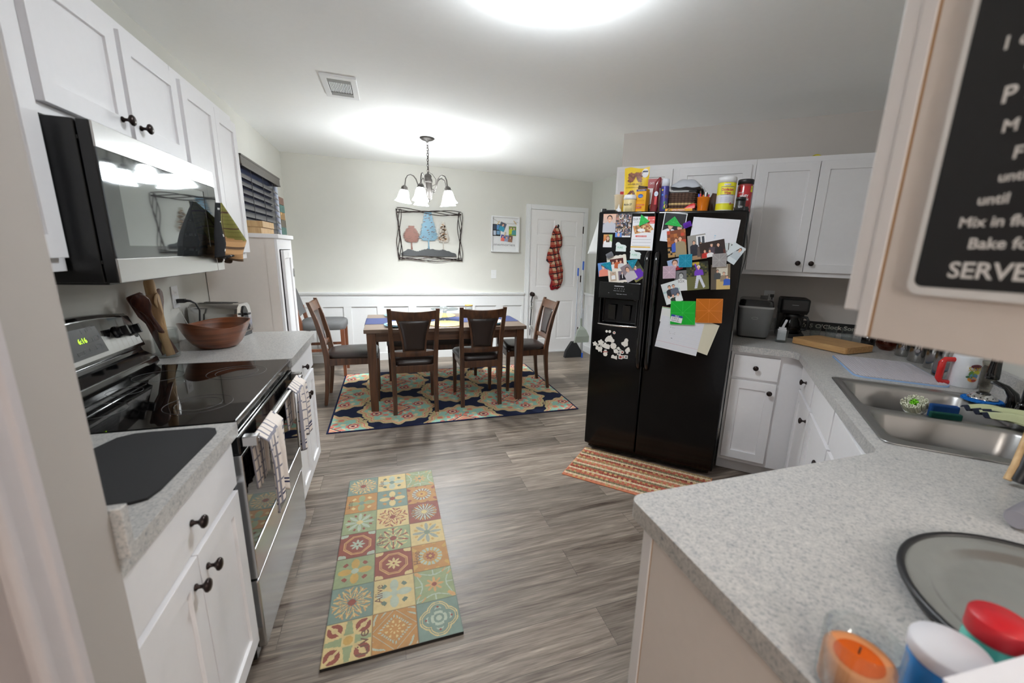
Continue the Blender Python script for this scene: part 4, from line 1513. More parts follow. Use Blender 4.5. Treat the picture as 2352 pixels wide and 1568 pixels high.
card('photograph', 'photo of people seated in a gymnasium, right edge', 'photograph', -.09, 1.346, .108, .152, 6, pic(.108, .152, [('r', .2, 0, 1, .45, S(206, 178, 120)), ('r', 0, 0, .2, 1, S(90, 80, 70)), ('r', .2, .55, .62, 1, S(214, 206, 190))] + prs(.24, .8, .12, BK, S(70, 74, 76)) + prs(.48, .7, .12, BR, S(150, 130, 110)) + prs(.6, .55, .12, BR, S(56, 96, 190)), S(120, 104, 84)), 2, group=GP)
card('photograph', 'pale photo of a team posing, lower left of right door', 'photograph', -.365, 1.232, .107, .138, 21, pic(.107, .138, [('r', 0, .55, 1, .62, S(176, 206, 206))] + prs(.34, .86, .17, BK, S(46, 48, 54)) + prs(.53, .86, .17, S(60, 60, 64), S(96, 104, 120)) + prs(.2, .42, .15, BK, WH) + prs(.4, .42, .15, BK, S(40, 60, 50)) + prs(.62, .42, .15, BK, WH), S(216, 222, 222)), 3, group=GP)
ruled = pic(.268, .216, [('r', 0, y, 2, y + .006, S(196, 202, 220)) for y in np.arange(.05, .98, .042)] + [('r', 0, .2, 2, .206, S(222, 176, 180))], S(226, 226, 230), px=.0016)
card('note_sheet', 'cream folded papers hanging behind the ruled sheet', 'paper', -.175, .97, .19, .205, -14, pic(.19, .205, [], S(214, 208, 186)), 0, 'paper')
card('note_sheet', 'narrow paper slip with green edge behind the green tile', 'paper', -.385, 1.085, .07, .1, -4, pic(.07, .1, [('r', 0, .93, 1, .97, S(120, 190, 140)), ('r', 0, .97, 1, 1, S(214, 150, 140))], S(224, 224, 222)), 0, 'paper')
card('note_sheet', 'large ruled white notebook sheet under green and orange tiles', 'paper', -.293, .957, .268, .216, -7, ruled, 1, 'paper', txt=[('.. , .', .03, -.05, .04, S(60, 60, 66), .03), (': .  . :', .03, -.045, 0, S(60, 60, 66), .035), (' . ', .03, -.04, -.03, S(60, 60, 66), .01)])


def tile_magnet(label, pts, col, lay, v, z, ccw=0., grp='translucent magnetic tiles'):
    b = MB(col)
    b.slab(pts, -.006, 0)
    lt = tuple(min(1, c * 1.35 + .03) for c in col)
    n = len(pts)
    cx, cz = sum(p[0] for p in pts) / n, sum(p[1] for p in pts) / n
    for i in range(n):
        a, c = pts[i], pts[(i + 1) % n]
        for p, q in ((a, c), (a, (cx, cz)), (((a[0] + c[0]) / 2, (a[1] + c[1]) / 2), (cx, cz))):
            d = Vector((q[0] - p[0], q[1] - p[1])).normalized() * .0009
            b.flat([(p[0] - d.y, p[1] + d.x), (p[0] + d.y, p[1] - d.x), (q[0] + d.y, q[1] - d.x), (q[0] - d.y, q[1] + d.x)], -.00615, lt)
    o = b.build('magnetic_tile', 'tile', loc=K(v, FU - .0006 - lay * .0011, z), rot=(0, -math.radians(ccw), KR), bevel=.0006)
    return tag(o, label, 'magnet', grp)


def poly_c(*p):
    cx, cz = sum(q[0] for q in p) / len(p), sum(q[1] for q in p) / len(p)
    return [(q[0] - cx, q[1] - cz) for q in p], cx, cz


GRN, TEAL = S(40, 168, 74), S(22, 128, 152)
for lab, P, c, l in (('green triangle magnet holding the pizza flyer', ((-.604, 1.715), (-.613, 1.645), (-.548, 1.673)), GRN, 2), ('green triangle magnet on the photo of the older man', ((-.396, 1.702), (-.452, 1.655), (-.350, 1.641)), GRN, 2),
                     ('teal triangle magnet over the boy in orange', ((-.853, 1.393), (-.77, 1.349), (-.784, 1.41)), TEAL, 3.5), ('teal triangle magnet right of the scalloped photo mount', ((-.674, 1.422), (-.629, 1.371), (-.603, 1.433)), TEAL, 4.5)):
    q, cx, cz = poly_c(*P)
    tile_magnet(lab, q, c, l, cx, cz)


def sq(a, b_=None):
    b_ = b_ or a
    return [(-a / 2, -b_ / 2), (a / 2, -b_ / 2), (a / 2, b_ / 2), (-a / 2, b_ / 2)]


tile_magnet('small teal square magnetic tile on the right door', sq(.077), S(24, 132, 160), 5, -.303, 1.435, 5)
tile_magnet('small pink square magnetic tile on the right door', sq(.077), S(190, 164, 178), 5, -.394, 1.36, 5)
tile_magnet('small clear grey square magnetic tile over right photos', sq(.077), S(156, 152, 152), 6, -.108, 1.446, 6)
tile_magnet('large green square magnetic tile on the right door', sq(.15), S(20, 170, 52), 3, -.284, 1.107, 4)
tile_magnet('large orange square magnetic tile beside the green one', sq(.153, .15), S(190, 106, 28), 3, -.130, 1.134, 4)
b = MB(S(236, 236, 238)).slab(sq(.072, .047), -.0006, 0)
b.flat([(-.036, .010), (.036, .010), (.036, .0235), (-.036, .0235)], -.0008, S(40, 66, 150))
b.text('HELLO', .012, (0, -.001, .0125), WH, w=.024, bold=.02)
b.text('SHEILA', .016, (-.006, -.001, -.004), S(60, 58, 60), w=.045)
b.text('SAMUEL', .016, (-.004, -.001, -.019), S(60, 58, 60), w=.050)
tag(b.build('name_sticker', 'paper', loc=K(-.318, FU - .012, 1.066), rot=(0, .12, KR)), 'white and blue hello name sticker on the green tile', 'sticker')
for lab, v, z, c, a, l in (('grey magnetic clip at the corner of the scalloped mount', -.792, 1.455, S(112, 114, 120), 30, 4), ('purple magnetic clip holding the crumpled white paper', -.315, 1.653, S(86, 38, 150), 25, 3)):
    b = MB(c).slab([(p[0], p[1]) for p in rrect(-.024, .024, -.017, .017, .006)], -.012, 0)
    b.slab([(p[0], p[1]) for p in rrect(-.016, .016, -.010, .006, .004)], -.016, -.012, tuple(x * .8 for x in c))
    tag(b.build('magnet_clip', 'tile', loc=K(v, FU - .0006 - l * .0011, z), rot=(0, -math.radians(a), KR), bevel=.002), lab, 'magnet')
for lab, v, z in (('white house-shaped magnet reading PURE, higher of the two', -.722, 1.507), ('white house-shaped magnet reading PURE, lower of the two', -.622, 1.462)):
    b = MB(S(222, 234, 232))
    b.slab([(-.035, -.026), (.034, -.026), (.034, .0), (.038, .004), (.028, .016), (.0, .02), (-.008, .026), (-.014, .033), (-.026, .034), (-.034, .028), (-.038, .018), (-.034, .010)], -.001, 0)
    b.text('PURE', .016, (-.006, -.0013, -.006), S(130, 196, 168), w=.036, bold=.01)
    tag(b.build('business_magnet', 'paper', loc=K(v, FU - .0006, z), rz=KR), lab, 'magnet')
# little white magnets under the dispenser
blobs = [('round white magnet, left of the top row', -.778, .930, 'c', .009), ('round white magnet, middle of the top row', -.756, .931, 'c', .010), ('round tan-centred magnet, right of the top row', -.723, .926, 'c', .010),
         ('car-shaped white magnet below the round ones', -.752, .877, 'car', .034), ('pear-shaped white magnet at the right', -.644, .864, 'bear', .028), ('flower-shaped white magnet at the upper left', -.814, .845, 'f', .020),
         ('wide cloud-shaped white magnet in the middle', -.776, .826, 'cloud', .027), ('large round scalloped white magnet', -.722, .831, 's', .022), ('star-shaped white magnet at far left', -.857, .831, 'star', .015), ('long bumpy white magnet at lower left', -.825, .799, 'cow', .026),
         ('white snowman magnet below the cloud', -.776, .779, 'snow', .022), ('teapot-shaped white magnet right of centre', -.701, .797, 'pot', .017), ('small round cream magnet above the cluster', -.685, .819, 'c', .010), ('small grey flower magnet in the cluster', -.672, .807, 'f', .009),
         ('striped grey magnet in the cluster', -.678, .784, 'sq', .013), ('round grey-centred magnet right of the cluster', -.655, .795, 'c', .012), ('tree-shaped white magnet at far right', -.620, .812, 'tree', .020), ('house-shaped white magnet at the bottom', -.710, .753, 'house', .017),
         ('square photo magnet in the bottom row', -.665, .758, 'sq', .014), ('round red-centred magnet in the bottom row', -.646, .762, 'c', .011), ('square patterned magnet ending the bottom row', -.626, .764, 'sq', .012), ('tiny round grey magnet near the star', -.836, .823, 'c', .008), ('tiny square grey magnet beside the cloud', -.811, .817, 'sq', .008)]
for lab, v, z, k, r in blobs:
    W0 = S(230, 226, 218)
    b = MB(W0)
    if k in 'cfs' or k == 'star':
        n = 40
        am, fq = {'c': (0, 1), 'f': (.16, 5), 's': (.06, 9), 'star': (.24, 5)}[k]
        P = [(r * (1 + am * math.cos(fq * 2 * PI * i / n)) * math.cos(2 * PI * i / n + .3), r * (1 + am * math.cos(fq * 2 * PI * i / n)) * math.sin(2 * PI * i / n + .3)) for i in range(n)]
    elif k == 'sq':
        P = rrect(-r, r, -r, r, r * .2)
    elif k == 'car':
        P = [(x * r, y * r) for x, y in ((-1, -.55), (-.85, -.6), (-.6, -.75), (-.4, -.55), (.3, -.55), (.5, -.8), (.7, -.6), (1, -.5), (1, .0), (.7, .1), (.5, .45), (.3, .65), (.25, 1.0), (.1, .75), (-.35, .65), (-.8, .2), (-1, -.2))]
    elif k == 'bear':
        P = [(x * r, y * r) for x, y in ((-.7, -.6), (-.3, -.8), (.1, -1.15), (.3, -.9), (.8, -.75), (.85, -.2), (.75, .2), (.9, .7), (.6, 1.1), (.2, 1.15), (-.1, .8), (-.2, .3), (-.9, -.1))]
    elif k == 'cloud':
        P = [(x * r, y * r) for x, y in ((-1.05, -.35), (-.5, -.6), (.3, -.8), (1.0, -.8), (1.05, -.3), (1.1, .2), (.7, .45), (.1, .5), (-.1, .85), (-.5, .75), (-.6, .4), (-1.0, .3))]
    elif k == 'cow':
        P = [(x * r, y * r) for x, y in ((-1, 0), (-.9, .7), (-.3, .6), (.1, .45), (.7, .5), (1.0, .2), (.85, -.3), (.9, -1), (.55, -.95), (.4, -.5), (.2, -.9), (-.1, -.85), (-.3, -.4), (-.9, -.3))]
    elif k == 'snow':
        P = [(r * .75 * math.sin(a), -r * .55 - r * .75 * math.cos(a)) for a in np.linspace(.6, 2 * PI - .6, 16)]
        P = [(x * r, y * r) for x, y in ((-.75, -.6), (-.5, -1.2), (0, -1.35), (.5, -1.2), (.75, -.6), (.5, -.05), (.9, .1), (.45, .3), (.4, .75), (.1, 1.3), (-.1, 1.3), (-.4, .75), (-.45, .3), (-.9, .1), (-.5, -.05))]
    elif k == 'pot':
        P = [(x * r, y * r) for x, y in ((-.8, -.7), (0, -1), (.8, -.7), (1.0, 0), (.7, .6), (.3, .7), (.1, 1.2), (-.2, .8), (-.8, .6), (-1.2, .7), (-.95, 0))]
    elif k == 'tree':
        P = [(x * r, y * r) for x, y in ((-.5, -.6), (-.4, -1.2), (.35, -1.1), (.4, -.5), (.9, -.3), (.8, .5), (.4, 1.25), (-.1, 1.0), (-.8, .2), (-.85, -.4))]
    else:
        P = [(x * r, y * r) for x, y in ((-1.3, -.6), (.0, -.7), (1.2, -1), (1.2, .0), (1.1, .75), (.4, .4), (0, .5), (-.6, .95), (-1.2, .4))]
    b.slab(P, -.0012, 0)
    if 'grey' in lab or 'photo' in lab or 'patterned' in lab or 'red' in lab or 'tan' in lab or 'striped' in lab:
        c = S(150, 60, 54) if 'red' in lab or 'photo' in lab else S(190, 150, 110) if 'tan' in lab else S(120, 122, 124)
        b.flat(ell(0, 0, r * .55, r * .5, 12) if k != 'sq' else rrect(-r * .6, r * .6, -r * .6, r * .6, r * .1, 1), -.0014, c)
    if k == 'snow':
        b.flat([(-.018, -.002), (.016, .003), (.016, .008), (-.018, .004)], -.0014, S(170, 70, 60))
        b.flat([(-.008, .018), (.008, .018), (.004, .028), (-.004, .028)], -.0014, S(70, 76, 90))
    tag(b.build('fridge_magnet', 'paper', loc=K(v, FU - .0006, z), rz=KR), lab, 'magnet', 'small magnets under the ice dispenser')
# paper on the left side, plastic bag on the right side
b = MB(S(226, 228, 228))
b.grid(lambda u, v: (-.905 - u * (.085 + .075 * (1 - v)), 2.90 + .24 * u, 1.46 + .26 * v), 6, 10)
tag(b.build('note_sheet', 'paper', loc=(0, 0, 0), rz=KR, solid=.0006), 'white paper sheet curling off the left side of the refrigerator', 'paper')
b = MB(S(226, 226, 224))
b.grid(lambda u, v: (.022 + .018 * math.sin(PI * min(1, v * 1.2)) * (1 - .4 * abs(math.sin(9 * u))), 2.86 + .05 + .16 * u + .03 * v, 1.36 + .32 * v), 10, 14)
tag(b.build('plastic_bag', 'satin', loc=(0, 0, 0), rz=KR, solid=.0008), 'thin white plastic bag hanging beside the refrigerator, right side', 'bag')

# ------------------------------------------------------------------ things on top of the refrigerator
FT = 1.738


def wraptext(b, t, size, R, z, a0=0., col=(0, 0, 0), w=None, bold=.0, c=(0, 0), sl=0.):
    vs, fs = text_geo(t, bold)
    x0, x1 = min(q[0] for q in vs), max(q[0] for q in vs)
    k = size if w is None else w / (x1 - x0)
    o = []
    for q in vs:
        a = a0 + (q[0] - (x0 + x1) / 2) * k / R
        o.append((c[0] + R * math.sin(a), c[1] - R * math.cos(a), z + q[1] * size + sl * (a - a0) * R))
    b.add(o, fs, col)


def on_top(name, label, cat, v, u, rz=0., z=FT, group=None):
    return thing(name, label, cat, K(v, u, z), KR + rz, group)


# pet treat bag
t = on_top('treat_bag', 'tall yellow pet treat bag standing on the refrigerator', 'bag', -.713, 3.06)
YE = S(236, 200, 44)
b = MB(YE)
def bagf(s_):
    def f(u, v):
        w_ = .088 * (1 - .06 * math.sin(PI * v))
        d = .034 * (1 - v ** 3) * math.sin(PI * u) ** .6
        return ((u - .5) * 2 * w_ + .006 * (v > .9) * math.sin(12 * u), s_ * d, .31 * v + .006 * math.sin(u * 7) * v)
    return f
b.grid(bagf(-1), 20, 22)
n0 = len(b.v)
b.grid(lambda u, v: bagf(1)(1 - u, v), 20, 22)
b.build('pouch', 'satin', t)
b = MB()
Fb = lambda x, z: bagf(-1)(x / .176 + .5, z / .31)[1] - .0012
def stick(P, c):
    b.add([(x, Fb(x, z) - .0008, z) for x, z in P], [tuple(range(len(P)))] if sum(P[i][0] * P[(i + 1) % len(P)][1] - P[(i + 1) % len(P)][0] * P[i][1] for i in range(len(P))) > 0 else [tuple(range(len(P)))[::-1]], c)
def strip(pts, wd, c):
    for (x0, z0), (x1, z1) in zip(pts, pts[1:]):
        d = Vector((x1 - x0, z1 - z0)).normalized() * wd
        stick([(x0 - d.y, z0 + d.x), (x0 + d.y, z0 - d.x), (x1 + d.y, z1 - d.x), (x1 - d.y, z1 + d.x)], c)
BC = S(120, 72, 56)
for k in range(4):
    strip([(-.055 + .012 * i, .262 + .012 * math.sin(i * 1.1 + k) - k * .011 + (.02 if i in (4, 5) else 0)) for i in range(9)], .0075, BC if k % 2 else S(150, 92, 70))
strip([(-.05, .125), (-.035, .14), (-.02, .155), (-.008, .145), (-.004, .13)], .009, BC)
for wd, z, sz, ww in (('WITH REAL BACON', .195, .016, .10), ('No Artificial Flavors or FD&C Colors', .176, .009, .125)):
    vs, fs = text_geo(wd, .01)
    x0, x1 = min(q[0] for q in vs), max(q[0] for q in vs)
    vv = []
    for q in vs:
        x, zz = (q[0] - (x0 + x1) / 2) * ww / (x1 - x0) - .004, z + q[1] * sz
        vv.append((x, Fb(x, zz) - .0012, zz))
    b.add(vv, fs, S(96, 58, 44))
stick(ell(.058, .272, .023, .030), WH)
strip([(.040, .283), (.076, .283)], .005, S(44, 48, 76))
stick(ell(.045, .112, .028, .026), S(226, 226, 230))
stick(ell(.055, .118, .007, .010), BC)
b.build('printed_label', 'satin', t)
# supplement tub
t = on_top('supplement_tub', 'cream supplement tub with white lid before the yellow bag', 'tub', -.716, 2.935)
MB(S(226, 206, 150)).lathe([(0, 0), (.041, 0), (.042, .003), (.042, .083), (.040, .086)], 28).build('tub', 'satin', t)
MB(S(236, 236, 236)).lathe([(.0, .084), (.0435, .084), (.0435, .100), (.041, .103), (.041, .112), (.037, .115), (0, .115)], 28).build('lid', 'satin', t)
b = MB()
wraptext(b, 'Muscle-UP', .020, .0426, .045, -.15, S(40, 36, 34), w=.058, bold=.02)
wraptext(b, 'joint and muscle support', .007, .0426, .025, .1, S(60, 50, 40), w=.05)
for i in range(3):
    wraptext(b, 'lllllllllll', .006, .0426, .017 - i * .006, .1, S(90, 80, 60), w=.045)
b.build('printed_label', 'satin', t)
# yellow treat box
t = on_top('treat_box', 'tall yellow pet treat box, opened at the top', 'box', -.638, 2.955, -.25)
b = MB(S(240, 176, 32)).box(-.036, .036, -.024, .024, 0, .152)
b.build('carton', 'satin', t)
b = MB()
def bx(x0, x1, z0, z1, c, y=-.0246):
    b.flat([(x0, z0), (x1, z0), (x1, z1), (x0, z1)], y, c)
bx(-.036, .036, .138, .150, S(60, 64, 130))
b.text('PEDIGREE', .010, (0, -.0249, .140), WH, w=.05)
b.flat(ell(-.004, .108, .019, .012), -.0246, S(38, 96, 190))
b.text('Pedigree', .009, (-.004, -.0249, .105), WH, w=.03)
b.text('DENTASTIX', .014, (-.002, -.0248, .074), S(206, 130, 20), w=.056, bold=.01)
bx(-.036, .03, .046, .057, S(226, 120, 60))
bx(-.036, .01, .028, .041, S(206, 76, 46))
b.text('ORIGINAL FLAVOR', .006, (-.006, -.0249, .049), WH, w=.04)
b.text('FRESH BREATH', .006, (-.015, -.0249, .032), WH, w=.034)
bx(-.02, .012, .0, .012, WH)
b.build('printed_label', 'satin', t)
MB(S(70, 52, 40)).add([(-.03, -.02, .15), (.02, -.02, .15), (.02, .02, .15), (-.03, .02, .15), (-.028, -.015, .178), (.022, -.018, .166), (.02, .02, .172), (-.026, .018, .18)], [(0, 1, 5, 4), (1, 2, 6, 5), (2, 3, 7, 6), (3, 0, 4, 7), (4, 5, 6, 7)]).build('inner_bag', 'satin', t)
# cereal box, sauce bottle, spray can
t = on_top('cereal_box', 'white and red cereal box behind the dark red bottle', 'box', -.575, 3.03, .0)
MB(S(226, 224, 226)).box(-.045, .045, -.025, .025, 0, .225).build('carton', 'satin', t)
b = MB()
bx(-.045, .045, .165, .225, S(150, 36, 42), -.0256)
b.text('OATS', .02, (-.018, -.026, .19), WH, w=.03)
b.flat(ell(.0, .035, .036, .034), -.0256, S(44, 36, 46))
b.flat(ell(.002, .045, .026, .022), -.0258, S(156, 110, 78))
b.build('printed_label', 'satin', t)
t = on_top('freshener_dispenser', 'dark red curved air freshener bottle beside the spray can', 'bottle', -.553, 2.945)
DR = S(118, 30, 36)
b = MB(DR)
rings = []
for z, cx, rx, ry in ((0, -.004, .023, .02), (.04, -.002, .024, .02), (.10, .0, .022, .019), (.15, .002, .020, .018), (.175, .004, .019, .017), (.195, .010, .019, .015), (.212, .018, .013, .010), (.222, .022, .006, .005)):
    rings.append([(cx + rx * math.cos(2 * PI * j / 20), ry * math.sin(2 * PI * j / 20), z) for j in range(20)])
b.loft(rings).build('shell', 'tile', t)
b = MB()
b.flat(ell(.008, .118, .013, .016), -.0195, S(214, 222, 236))
b.text('fresh', .009, (.008, -.0199, .115), S(90, 120, 190), w=.018)
b.flat([(.0, .05), (.015, .05), (.016, .1), (.001, .1)], -.0222, S(196, 40, 44))
b.build('printed_label', 'satin', t)
t = on_top('spray_can', 'purple aerosol spray can with white cap', 'can', -.493, 2.945)
MB(S(62, 58, 128)).lathe([(0, 0), (.0255, 0), (.0262, .003), (.0262, .158), (.024, .166)], 24).build('can', 'metal', t)
MB(S(220, 224, 236)).lathe([(.0, .164), (.0258, .164), (.0255, .196), (.021, .21), (.0, .213)], 24).build('cap', 'satin', t)
b = MB()
for a, z, c, s_ in ((-.5, .14, S(230, 210, 60), .006), (.5, .06, S(96, 150, 70), .012), (.6, .04, S(226, 190, 90), .012), (.3, .03, S(70, 130, 60), .010), (.7, .1, S(120, 90, 60), .012), (-.4, .11, S(70, 150, 220), .006)):
    b.add([(.0266 * math.sin(a + s_ / .026 * math.cos(q)), -.0266 * math.cos(a + s_ / .026 * math.cos(q)), z + s_ * math.sin(q)) for q in np.linspace(0, 2 * PI, 11)[:-1]], [tuple(range(10))], c)
b.build('printed_label', 'satin', t)
# woven basket with white bag and papers
t = on_top('wicker_basket', 'brown and straw woven basket full of papers', 'basket', -.393, 3.035)
b = MB()
rows_ = 10
def bas(u, v):
    a = 2 * PI * u
    cx, cy = math.cos(a), math.sin(a)
    k = (abs(cx) ** 4 + abs(cy) ** 4) ** -.25
    bul = .0045 * abs(math.sin(PI * v * rows_)) ** .6 + .0025 * math.sin(a * 30 + PI * int(v * rows_)) * abs(math.sin(PI * v * rows_))
    return (cx * k * (.088 + .010 * v + bul), cy * k * (.072 + .008 * v + bul), .125 * v)
DKB, STR = S(84, 64, 54), S(206, 180, 130)
def bcol(u, v):
    r_ = int(v * rows_)
    c = STR if r_ in (1, 4) else DKB
    f = .75 if int(u * 60) % 2 else 1.12
    return tuple(min(1, x * f) for x in c)
b.grid(bas, 120, rows_ * 4, colfn=bcol)
b.prism([(bas(i / 40, 0)[0], bas(i / 40, 0)[1]) for i in range(40)], 0, .003, DKB)
b.build('weave', 'cloth', t, solid=.004)
tag(MB(S(40, 38, 38)).box(-.075, .085, -.05, .05, -.004, .004).box(-.085, .04, -.052, .045, .004, .010, S(210, 210, 206)).box(-.06, .088, -.045, .05, .010, .018).build('notebook', 'satin', loc=K(-.393, 3.03, FT + .130), rz=KR + .06), 'dark notebooks lying across the basket top', 'notebook')
b = MB(S(184, 188, 196))
def pil(u, v):
    a = abs(math.sin(PI * u)) ** .5 * abs(math.sin(PI * v)) ** .5
    return u, v, a
b.grid(lambda u, v: ((u - .5) * .19 + .01, (v - .5) * .13, .004 + .058 * pil(u, v)[2] + .02 * (1 - u) * .3 + .003 * math.sin(14 * u + 9 * v)), 24, 16)
b.grid(lambda u, v: ((.5 - u) * .19 + .01, (v - .5) * .13, .002 + .006 * u * .3), 24, 16)
tag(b.build('mailing_bag', 'satin', loc=K(-.38, 3.03, FT + .152), rz=KR - .1), 'puffy white plastic mailer lying over the basket', 'bag')
t = on_top('medicine_box', 'flat yellow box labelled extra strength before the basket', 'box', -.390, 2.915)
MB(S(236, 170, 40)).box(-.083, .083, -.02, .02, 0, .021).build('carton', 'satin', t)
b = MB()
bx(-.04, .04, .006, .017, S(214, 120, 30), -.0204)
b.text('EXTRA STRENGTH', .011, (.0, -.0208, .008), WH, w=.076, bold=.02)
b.flat([(-.07, .004), (-.055, .012), (-.045, .006), (-.05, .016), (-.066, .018)], -.0206, S(90, 70, 30))
b.build('printed_label', 'satin', t)
b = MB(S(206, 26, 30))
b.loft([[(-.035, -.015, 0), (.03, -.015, 0), (.03, .015, 0), (-.035, .015, 0)], [(-.02, -.012, .012), (.034, -.012, .02), (.034, .012, .02), (-.02, .012, .012)], [(.0, -.008, .026), (.026, -.008, .032), (.026, .008, .032), (.0, .008, .026)]], sm=False)
tag(b.build('chip_clip', 'tile', loc=K(-.325, 2.917, FT + .0215), rz=KR, bevel=.003), 'bright red plastic clip lying on the yellow flat box', 'clip')
t = on_top('pencil_cup', 'orange plastic cup holding pens and markers', 'cup', -.252, 2.945)
MB(S(232, 128, 34)).lathe([(0, 0), (.030, 0), (.0305, .002), (.038, .088), (.0395, .089), (.0395, .091), (.0365, .091), (.029, .006), (0, .006)], 30).build('cup', 'tile', t)
for lab, x, y, tx, ty, c, h in (('blue pen in the orange cup', -.022, -.008, -.030, -.01, S(50, 90, 210), .112), ('red pen in the orange cup', -.012, -.012, -.020, -.014, S(206, 40, 60), .112), ('orange marker in the orange cup', -.002, .006, -.004, .01, S(230, 110, 40), .108),
                               ('white marker in the orange cup', .008, -.012, .012, -.016, S(226, 226, 230), .122), ('black marker in the orange cup', .016, -.004, .018, -.006, S(40, 40, 46), .118), ('pink pen in the orange cup', .022, .008, .028, .012, S(220, 60, 120), .110), ('brown stick leaning in the orange cup', -.01, .014, -.026, .024, S(84, 60, 50), .135)):
    p0, p1 = Vector((x * .6, y * .6, .008)), Vector((tx, ty, h))
    b = MB(c)
    b.tube([p0, p0.lerp(p1, .8), p0.lerp(p1, .97), p1], [.0055, .0055, .0055, .003], 10)
    tag(b.build('marker', 'tile', loc=K(-.252, 2.945, FT), rz=KR), lab, 'pen', 'pens in the orange cup')
b = MB(S(52, 50, 52))
b.loft([[(-.03, -.004, 0), (.03, -.004, 0), (.03, .004, 0), (-.03, .004, 0)], [(-.033, -.010, .09), (.032, -.010, .07), (.032, .010, .07), (-.033, .010, .09)], [(-.030, -.002, .12), (.020, -.002, .16), (.020, .002, .16), (-.030, .002, .12)]], sm=False)
tag(b.build('snack_pouch', 'tile', loc=K(-.235, 3.10, FT + .055), rot=(0, -.5, KR)), 'black foil pouch sticking up behind the orange cup', 'pouch')
b = MB(S(70, 50, 42))
b.loft([[(-.04, -.03, 0), (.04, -.03, 0), (.04, .03, 0), (-.04, .03, 0)], [(-.045, -.034, .06), (.04, -.03, .06), (.04, .03, .06), (-.045, .034, .06)], [(-.02, -.01, .13), (.03, -.012, .12), (.03, .01, .12), (-.02, .01, .13)]])
tag(b.build('snack_bag', 'tile', loc=K(-.19, 3.06, FT), rz=KR), 'dark brown bag between the orange cup and wipes', 'bag')
# wipes and protein tubs
t = on_top('wipes_canister', 'yellow and white disinfectant wipes canister on the refrigerator', 'canister', -.126, 2.965)
R = .053
MB().lathe([(0, 0), (R - .001, 0), (R, .003), (R, .012), (R, .06), (R, .172), (R - .002, .176)], 36, cols=[S(236, 236, 236), S(236, 236, 236), S(236, 236, 236), S(232, 226, 40), S(232, 226, 40), S(232, 232, 236)]).build('canister', 'satin', t)
MB(S(238, 238, 240)).lathe([(0, .172), (R + .001, .172), (R + .001, .196), (R - .002, .206), (R - .008, .208), (0, .208)], 36).build('lid', 'satin', t)
b = MB()
def band(z0, z1, a0, a1, c, r=R + .0004, sl=0.):
    n = 14
    vs = []
    for i in range(n + 1):
        a = a0 + (a1 - a0) * i / n
        for z in (z0, z1):
            vs.append((r * math.sin(a), -r * math.cos(a), z + sl * a * R))
    b.add(vs, [(2 * i, 2 * i + 2, 2 * i + 3, 2 * i + 1) for i in range(n)], c)
band(.05, .10, -1.4, 1.4, WH)
band(.098, .148, -.55, .95, S(90, 84, 170), R + .0006)
band(.101, .145, -.52, .92, S(236, 226, 60), R + .0008)
band(.154, .164, -.25, .45, WH, R + .0008)
wraptext(b, 'fine living', .010, R + .0011, .156, .1, S(60, 60, 160), w=.034)
wraptext(b, 'Disinfectant', .022, R + .0012, .123, .2, S(190, 40, 70), w=.070, bold=.03)
wraptext(b, 'Wipes', .022, R + .0012, .104, .2, S(190, 40, 70), w=.040, bold=.03)
for i in range(4):
    wraptext(b, 'kills germs on hard surfaces and objects', .006, R + .0011, .084 - i * .008, .05, S(90, 80, 190), w=.06)
band(.042, .054, .55, .75, S(206, 40, 60), R + .0010)
wraptext(b, '75', .010, R + .0013, .044, .65, WH, w=.007)
b.build('printed_label', 'satin', t)
t = on_top('protein_tub', 'red protein powder tub with black lid, rightmost on refrigerator', 'tub', -.022, 3.01)
R = .044
MB().lathe([(0, 0), (R - .001, 0), (R, .004), (R, .155), (R - .003, .165), (R - .004, .17)], 32, cols=[S(176, 36, 44)] * 3 + [S(150, 60, 60)] * 2).build('tub', 'tile', t)
MB(S(30, 30, 32)).lathe([(0, .168), (R + .0015, .168), (R + .0015, .192), (R - .002, .196), (0, .196)], 32).build('lid', 'satin', t)
b = MB()
wraptext(b, '6', .035, R + .0008, .128, -.75, S(30, 28, 30), w=.016, bold=.04)
wraptext(b, 'SIX STAR', .010, R + .0008, .113, -.45, WH, w=.032, bold=.01)
wraptext(b, 'WHEY', .026, R + .0008, .086, -.05, WH, w=.052, bold=.03)
wraptext(b, 'PROTEIN', .018, R + .0008, .070, -.05, WH, w=.056, bold=.03)
band(.12, .155, .78, 1.15, S(226, 210, 50), R + .0006)
wraptext(b, '27', .014, R + .0010, .136, .95, S(60, 40, 30), w=.011)
b.build('printed_label', 'satin', t)
t = on_top('supplement_jar', 'small black jar before the red protein tub', 'jar', -.036, 2.905)
MB(S(26, 26, 28)).lathe([(0, 0), (.0265, 0), (.027, .003), (.027, .058), (.025, .062)], 24).build('jar', 'satin', t)
MB(S(18, 18, 20)).lathe([(0, .060), (.0285, .060), (.0285, .078), (.026, .081), (0, .081)], 24).build('lid', 'satin', t)
b = MB()
wraptext(b, 'TOTAL', .016, .0275, .018, .1, S(206, 206, 208), w=.03, bold=.03)
b.build('printed_label', 'satin', t)
